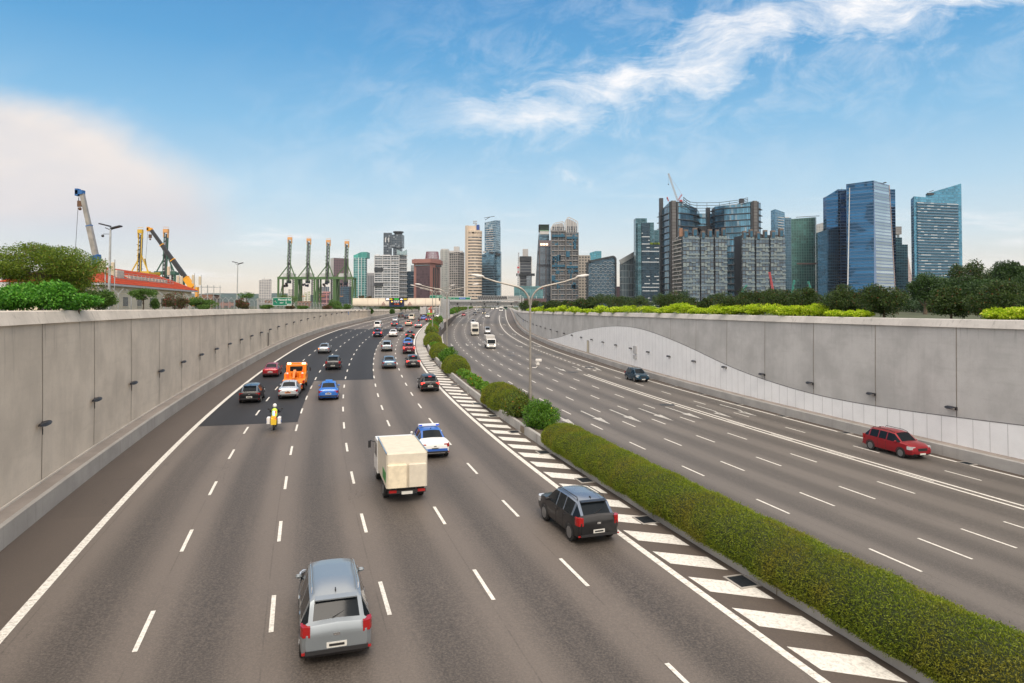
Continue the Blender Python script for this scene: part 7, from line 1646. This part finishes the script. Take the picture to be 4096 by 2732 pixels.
# low buildings and hills beyond the fence
hm=pm('hill_blue_green',(.05,.085,.08),.95,var=.25,scale=.01)
mb=MB(); rows=[]
for k in range(60):
    px=-400+k*35; Y=2600; h_=ZP(1190-14*abs(math.sin(px*.013+1))-6*math.sin(px*.05)-(6 if 880<px<1000 else 0),Y); x=XP(px,Y); rows.append([(x,Y,0),(x,Y+80,h_),(x,Y+500,h_+6),(x,Y+1300,2)])
mb.strip(rows); tag(mb.build('hills',hm,smooth=True),kind='structure')
for i,(a,b,py,Y,c,lab) in enumerate(((800,850,1178,300,'rust','rusty brown low shed right of the red roofed house'),(860,935,1207,420,'pinkroof','low pinkish roofed buildings beyond the fence'),(1060,1088,1196,700,'rust','brown container stack in front of the white slab block'),(965,985,1192,900,'white','small white block beside the sapling'),(1190,1245,1205,750,'rust','orange brown port sheds under the second crane'))):
    colr={'rust':(.20,.09,.05),'pinkroof':(.34,.17,.14),'white':(.5,.5,.5)}[c]
    B=bld(lab,[(a,Y),(b,Y)],20,FC('f_low_'+c,(.09,.09,.09),colr,3.2,4,.5,.4,.6,0),py,name='low_building',cat='building',z0=6)
# steel frame scaffold near the fence
t=empty('scaffold_frame','small steel scaffold frame right of the red roofed house','scaffold',(XP(810,140),140,8.5)); mb=MB()
for k in range(4):
    for q in (0,3): mb.bar((-1.6+k*1.3,q,0),(-1.6+k*1.3,q,5.0),.10)
for z in (3.2,4.6): [mb.bar((-1.8,q,z),(2.6,q,z),.08) for q in (0,3)]
mb.build('frame_tubes',M_gal,t)
for o in list(bpy.data.objects):
    if '_h' in o: del o['_h']
# haze
# ---------------- trees and shrubs behind the walls ----------------
M_dk=leaf_mat('dark_tree_leaves',(.014,.036,.007),(.058,.10,.016),(.16,.05,.02),.025,.15)
M_dk2=leaf_mat('deep_green_leaves',(.018,.045,.012),(.05,.105,.022),None,0,.15)
M_lime=leaf_mat('lime_leaves',(.26,.42,.010),(.60,.74,.03),(.75,.78,.12),.08,.4)
M_olive=leaf_mat('olive_tree_leaves',(.055,.11,.010),(.19,.27,.022),(.20,.13,.03),.04,.3)
M_glossy=leaf_mat('glossy_leaves',(.035,.15,.012),(.13,.38,.035),(.20,.42,.06),.10,.25,rough=.5)
M_mid=leaf_mat('mid_green_leaves',(.04,.10,.015),(.12,.22,.04),None,0,.25)
M_redsh=leaf_mat('reddish_leaves',(.05,.055,.02),(.12,.11,.035),(.30,.06,.08),.12,.25)
M_far=leaf_mat('far_tree_leaves',(.03,.065,.025),(.06,.11,.04),None,0,.2)
def at_wall(K,off,px):
    yb=find_px(K,off,px,14,560); x,y=PL(K,yb,off); return x,y
def wallplant(name,label,cat,K,off,px,wpx,ptop,mat,n,size,pbot=None,k=16,ry=None,group=None,trunk=True,tr=.05,tp=topR,**kw):
    yb=find_px(K,off,px,14,560); x,y=PL(K,yb,off); g=tp(yb)-.15
    zt=ZP(ptop,y); w=wpx/F*y/2; z0=ZP(pbot,y) if pbot else g+.05; rz=max((zt-z0)/2,.15); cz=z0+rz
    return clump(name,label,cat,(x,y,cz),(w,ry or w,rz),n,size,mat,k,group,trunk=g if trunk else None,tr=tr,**kw)
DT=[(2104,70,1203),(2149,70,1202),(2206,70,1200),(2263,70,1203),(2321,85,1190),(2359,60,1186),(2410,90,1183),(2470,90,1180),(2554,100,1182),(2688,110,1168),(2761,75,1189),(2825,70,1191),(2918,105,1170),(3010,115,1156),(3121,150,1141),(3228,130,1142),(3373,160,1141),(3538,160,1132),(3802,150,1150),(4000,215,1118)]
wh=['beside the far end of the wall','just right of the nearest lamp post','above the teal hall corner','in front of the construction towers','left of the honeycomb block','under the beige grid tower','in front of the honeycomb block','between honeycomb block and sloping office','in front of the stepped dark tower','in front of the left stair shaft tower','small one before the left residential slab','smallest one before the left residential slab','between the two residential slabs','left part of the right residential slab','large one before the right residential slab','in front of the green tower','in front of the blue tower','broad one before the tallest tower','round olive one among the big dark trees','largest one at the right edge']
for i,(px,w,pt) in enumerate(DT):
    wallplant('tree','dark green clipped tree %s'%wh[i],'tree',KR,offWR(50)+3.4,px,w*1.22,pt-4,M_dk,5500 if px<2600 else 13000,.30 if px<2400 else .17,k=26 if px>2600 else 14,group='row of small dark trees behind the right wall',jit=.9,ar=.4,tr=.08,spread=.74)
lp=[2139,2175,2215,2255,2300,2350,2405,2460,2520,2590,2665,2735,2800,2870,2950,3030,3110,3190,3270,3355,3430,3985,4065]
lt=[1226,1228,1230,1229,1222,1232,1226,1224,1228,1219,1222,1212,1228,1224,1216,1209,1214,1216,1222,1238,1232,1236,1222]
LW=[60,50,52,55,62,60,70,72,80,85,90,95,80,85,105,110,120,125,110,70,80,110,120]
for i,(px,pt,w) in enumerate(zip(lp,lt,LW)):
    wallplant('lime_shrub','lime green shrub spilling over the right wall, %s from its far end'%nth(i),'shrub',KR,offWR(50)+1.6,px,w*(1.15+.35*(i%3)/2),pt-(0,10,4,14,2)[i%5]+4,M_lime,2400 if px<2600 else 5200,.26 if px<2500 else .17,k=26,group='lime shrubs along the top of the right wall',jit=.9,ar=.5,flat=.8,tr=.03,flop=.3,limbs=6,ry=1.1)
# big trees behind on the right
def farplant(name,label,cat,px,Y,w,ptop,pbot,mat,n,size,k=20,group=None,g=7.0,ry=None,**kw):
    x=XP(px,Y); zt,z0=ZP(ptop,Y),ZP(pbot,Y); r=w/F*Y/2; return clump(name,label,cat,(x,Y,(zt+z0)/2),(r,ry or r*.8,(zt-z0)/2),n,size,mat,k,group,trunk=g,**kw)
BT=[(3700,130,150,1092,1215,M_dk2,'rounded dark tree at the foot of the pale blue tower',26,9000),(3780,150,190,1095,1230,M_dk2,'dark tree in front of the pale blue tower edge',26,9000),(3838,160,130,1050,1190,M_dk,'thin airy tree crown right of the pale blue tower',16,3600),(3925,150,160,1032,1170,M_dk,'airy tall tree with sky showing through its crown',18,4200),(4043,140,170,1038,1150,M_dk2,'flat topped dark tree near the right edge of the view',20,8000),(3930,130,260,1110,1240,M_dk2,'broad dark tree mass below the airy tree',30,12000),(4070,120,200,1120,1245,M_dk2,'dark tree filling the right edge',24,9000),(4120,130,180,1060,1200,M_dk2,'dark tree partly beyond the right edge',24,8000)]
BT+=[(3990,155,230,1062,1200,M_dk2,'tall dense dark tree behind the airy crowns near the right edge',26,9000),(3760,160,180,1125,1240,M_dk2,'low dense dark tree filling the gap under the pale tower',22,8000),(3870,150,220,1085,1220,M_dk2,'dense dark tree crown under the airy tree',26,9000)]
for px,Y,w,pt,pb,m,lab,k,n in BT: farplant('large_tree',lab,'tree',px,Y,w,pt,pb,m,n,.42,k,tr=.3,limbs=12,group=None,jit=.9)
BS=[(3300,200,130,1185),(3420,190,150,1170),(3480,170,150,1180),(3600,190,150,1165),(3660,180,130,1170),(3720,170,170,1172),(3820,165,170,1185),(3900,160,170,1175),(4020,150,180,1170)]
for i,(px,Y,w,pt) in enumerate(BS): farplant('round_bush','rounded green bush in the thicket behind the dark tree row, %s from the left'%nth(i),'shrub',px,Y,w,pt,1262,M_far if i%2 else M_dk2,5000,.42,18,group='bushes of the thicket behind the right wall',tr=.12)
for i,(px,w,pt) in enumerate(((2395,60,1172),(2442,60,1176),(2500,60,1177),(2560,70,1185),(2640,70,1170),(2735,70,1165),(2860,60,1172),(2215,50,1206),(2330,60,1208),(3060,70,1185),(2950,70,1190),(3200,80,1195))):
    farplant('distant_tree','hazy distant tree at the foot of the towers, %s of its row'%nth(i),'tree',px,520,w,pt,1222,M_far,1800,1.1,14,group='distant trees at the foot of the towers',tr=.3)
# left side
def lplant(name,label,px,Yoff,w,pt,mat,n,size,cat='shrub',pb=None,**kw):
    return wallplant(name,label,cat,KL,Yoff,px,w,pt,mat,n,size,pbot=pb,tp=topL,**kw)
x=XP(70,42); clump('spreading_tree','large feathery green tree at the left edge behind the glossy bush','tree',(x,44,ZP(1085,44)),(3.9,3.6,ZP(930,44)-ZP(1085,44)),52000,.12,M_olive,50,trunk=8.6,tr=.14,flat=.55,limbs=20,jit=.8,spread=.72)
x=XP(225,46); clump('spreading_tree','lower branch of feathery tree overlapping the red roof corner','tree',(x,47,ZP(1110,47)),(2.0,2.0,ZP(1020,47)-ZP(1110,47)),16000,.12,M_olive,26,trunk=8.6,tr=.09,flat=.5,limbs=12,jit=.8,spread=.75)
for i,(px,w,pt,Y) in enumerate(((40,280,1150,33.5),(180,330,1118,34.5),(315,170,1165,36.5))):
    xx=XP(px,Y); zt,z0=ZP(pt,Y),ZP(1246,Y); clump('glossy_shrub','bright glossy leaved bush on top of the left wall, %s one'%('leftmost','largest middle','smallest right')[i],'shrub',(xx,Y,(zt+z0)/2),(w/F*Y/2,1.2,(zt-z0)/2),(9000,15000,6000)[i],.13,M_glossy,(24,34,16)[i],'glossy bushes on the left wall',trunk=8.85,tr=.04,ar=.55,jit=.6,limbs=8,spread=.66)
for (nm,lab,px,w,pt,m,n,sz,pb,o) in (('shrub','loose green shrub between the glossy bush and the fence',395,130,1150,M_mid,7000,.13,1240,-25.2),
    ('young_tree','slender young tree in front of the cream house wall',575,120,1150,M_mid,3000,.15,1205,-26.5),
    ('shrub','dark leafy sapling beside the young tree',620,45,1195,M_mid,1500,.14,1240,-26),('flowering_shrub','pink flowering shrub in front of the red roofed house',695,120,1168,M_redsh,5000,.14,1240,-26),
    ('round_bush','rounded green bush right of the pink flowering shrub',803,135,1190,M_mid,8000,.14,1243,-25.5),
    ('shrub','reddish green bush beside the slim floodlight pole',968,60,1190,M_redsh,3500,.2,1242,-26),('young_tree','small sapling with layered branches above the reddish bush',988,62,1163,M_mid,700,.24,1195,-27),
    ('round_bush','low green bush under the exit sign',1065,62,1217,M_mid,3000,.2,1240,-25.5),('young_tree','sapling beside the exit sign in front of the first port crane',1150,90,1172,M_mid,1200,.26,1215,-27),('shrub','reddish bush right below the exit sign',1160,45,1215,M_redsh,2500,.22,1240,-26),
    ('round_bush','low green bush under the second port crane',1210,54,1222,M_mid,2500,.24,1241,-25.5),('shrub','reddish bush under the third port crane',1308,40,1216,M_redsh,1800,.28,1242,-26),('young_tree','leafy green tree left of the toll gantry',1338,58,1198,M_mid,3000,.3,1234,-27),('round_bush','low bush at the foot of the leafy tree',1350,50,1220,M_mid,2000,.3,1242,-25.5),('round_bush','bush just left of the toll gantry end',1388,40,1217,M_mid,2000,.3,1240,-26)):
    lplant(nm,lab,px,o,w,pt,m,n,sz,'tree' if 'tree' in nm else 'shrub',pb,k=14,tr=.05)
for i,px in enumerate(range(1440,1700,26)):
    Y=330; xx=XP(px,Y); farplant('hedge_bush','green bush seen below the toll gantry beam, %s from the left'%nth(i),'shrub',px,Y,42,1217,1241,M_mid,1500,.5,10,group='bushes seen below the toll gantry',tr=.1,g=6)
for i,(px,Y) in enumerate(((1484,246),(1568,262))):
    xx=XP(px,Y-1.0); clump('creeper','green creeper hanging over the left wall below the gantry, %s one'%('left','right')[i],'climbing plant',(xx,Y-1.2,ZP(1244,Y)),(1.1,.7,1.15),2200,.35,M_mid,12,'creepers hanging over the left wall',spread=.7,jit=.9,flop=.4)
xx=XP(1450,1100); 
for i,(px,w,pt) in enumerate(((1447,26,1182),(1475,24,1186))): farplant('distant_tree','brownish treetop just above the toll gantry, %s one'%('left','right')[i],'tree',px,420,w,pt,1196,M_redsh,900,.6,8,tr=.15,g=6)
# haze: one even volume round everything
hz=bpy.data.materials.new('haze_air'); hz.use_nodes=True; nt=hz.node_tree; nt.nodes.clear()
pv=nt.nodes.new('ShaderNodeVolumePrincipled'); pv.inputs['Color'].default_value=(.80,.88,1.0,1); pv.inputs['Density'].default_value=.000035; pv.inputs['Anisotropy'].default_value=.2
ou=nt.nodes.new('ShaderNodeOutputMaterial'); nt.links.new(pv.outputs[0],ou.inputs['Volume'])
if HAZE:
    mb=MB(); mb.box((0,1300,148.5),(18200,5700,304)); o=mb.build('haze',hz); tag(o,kind='stuff')
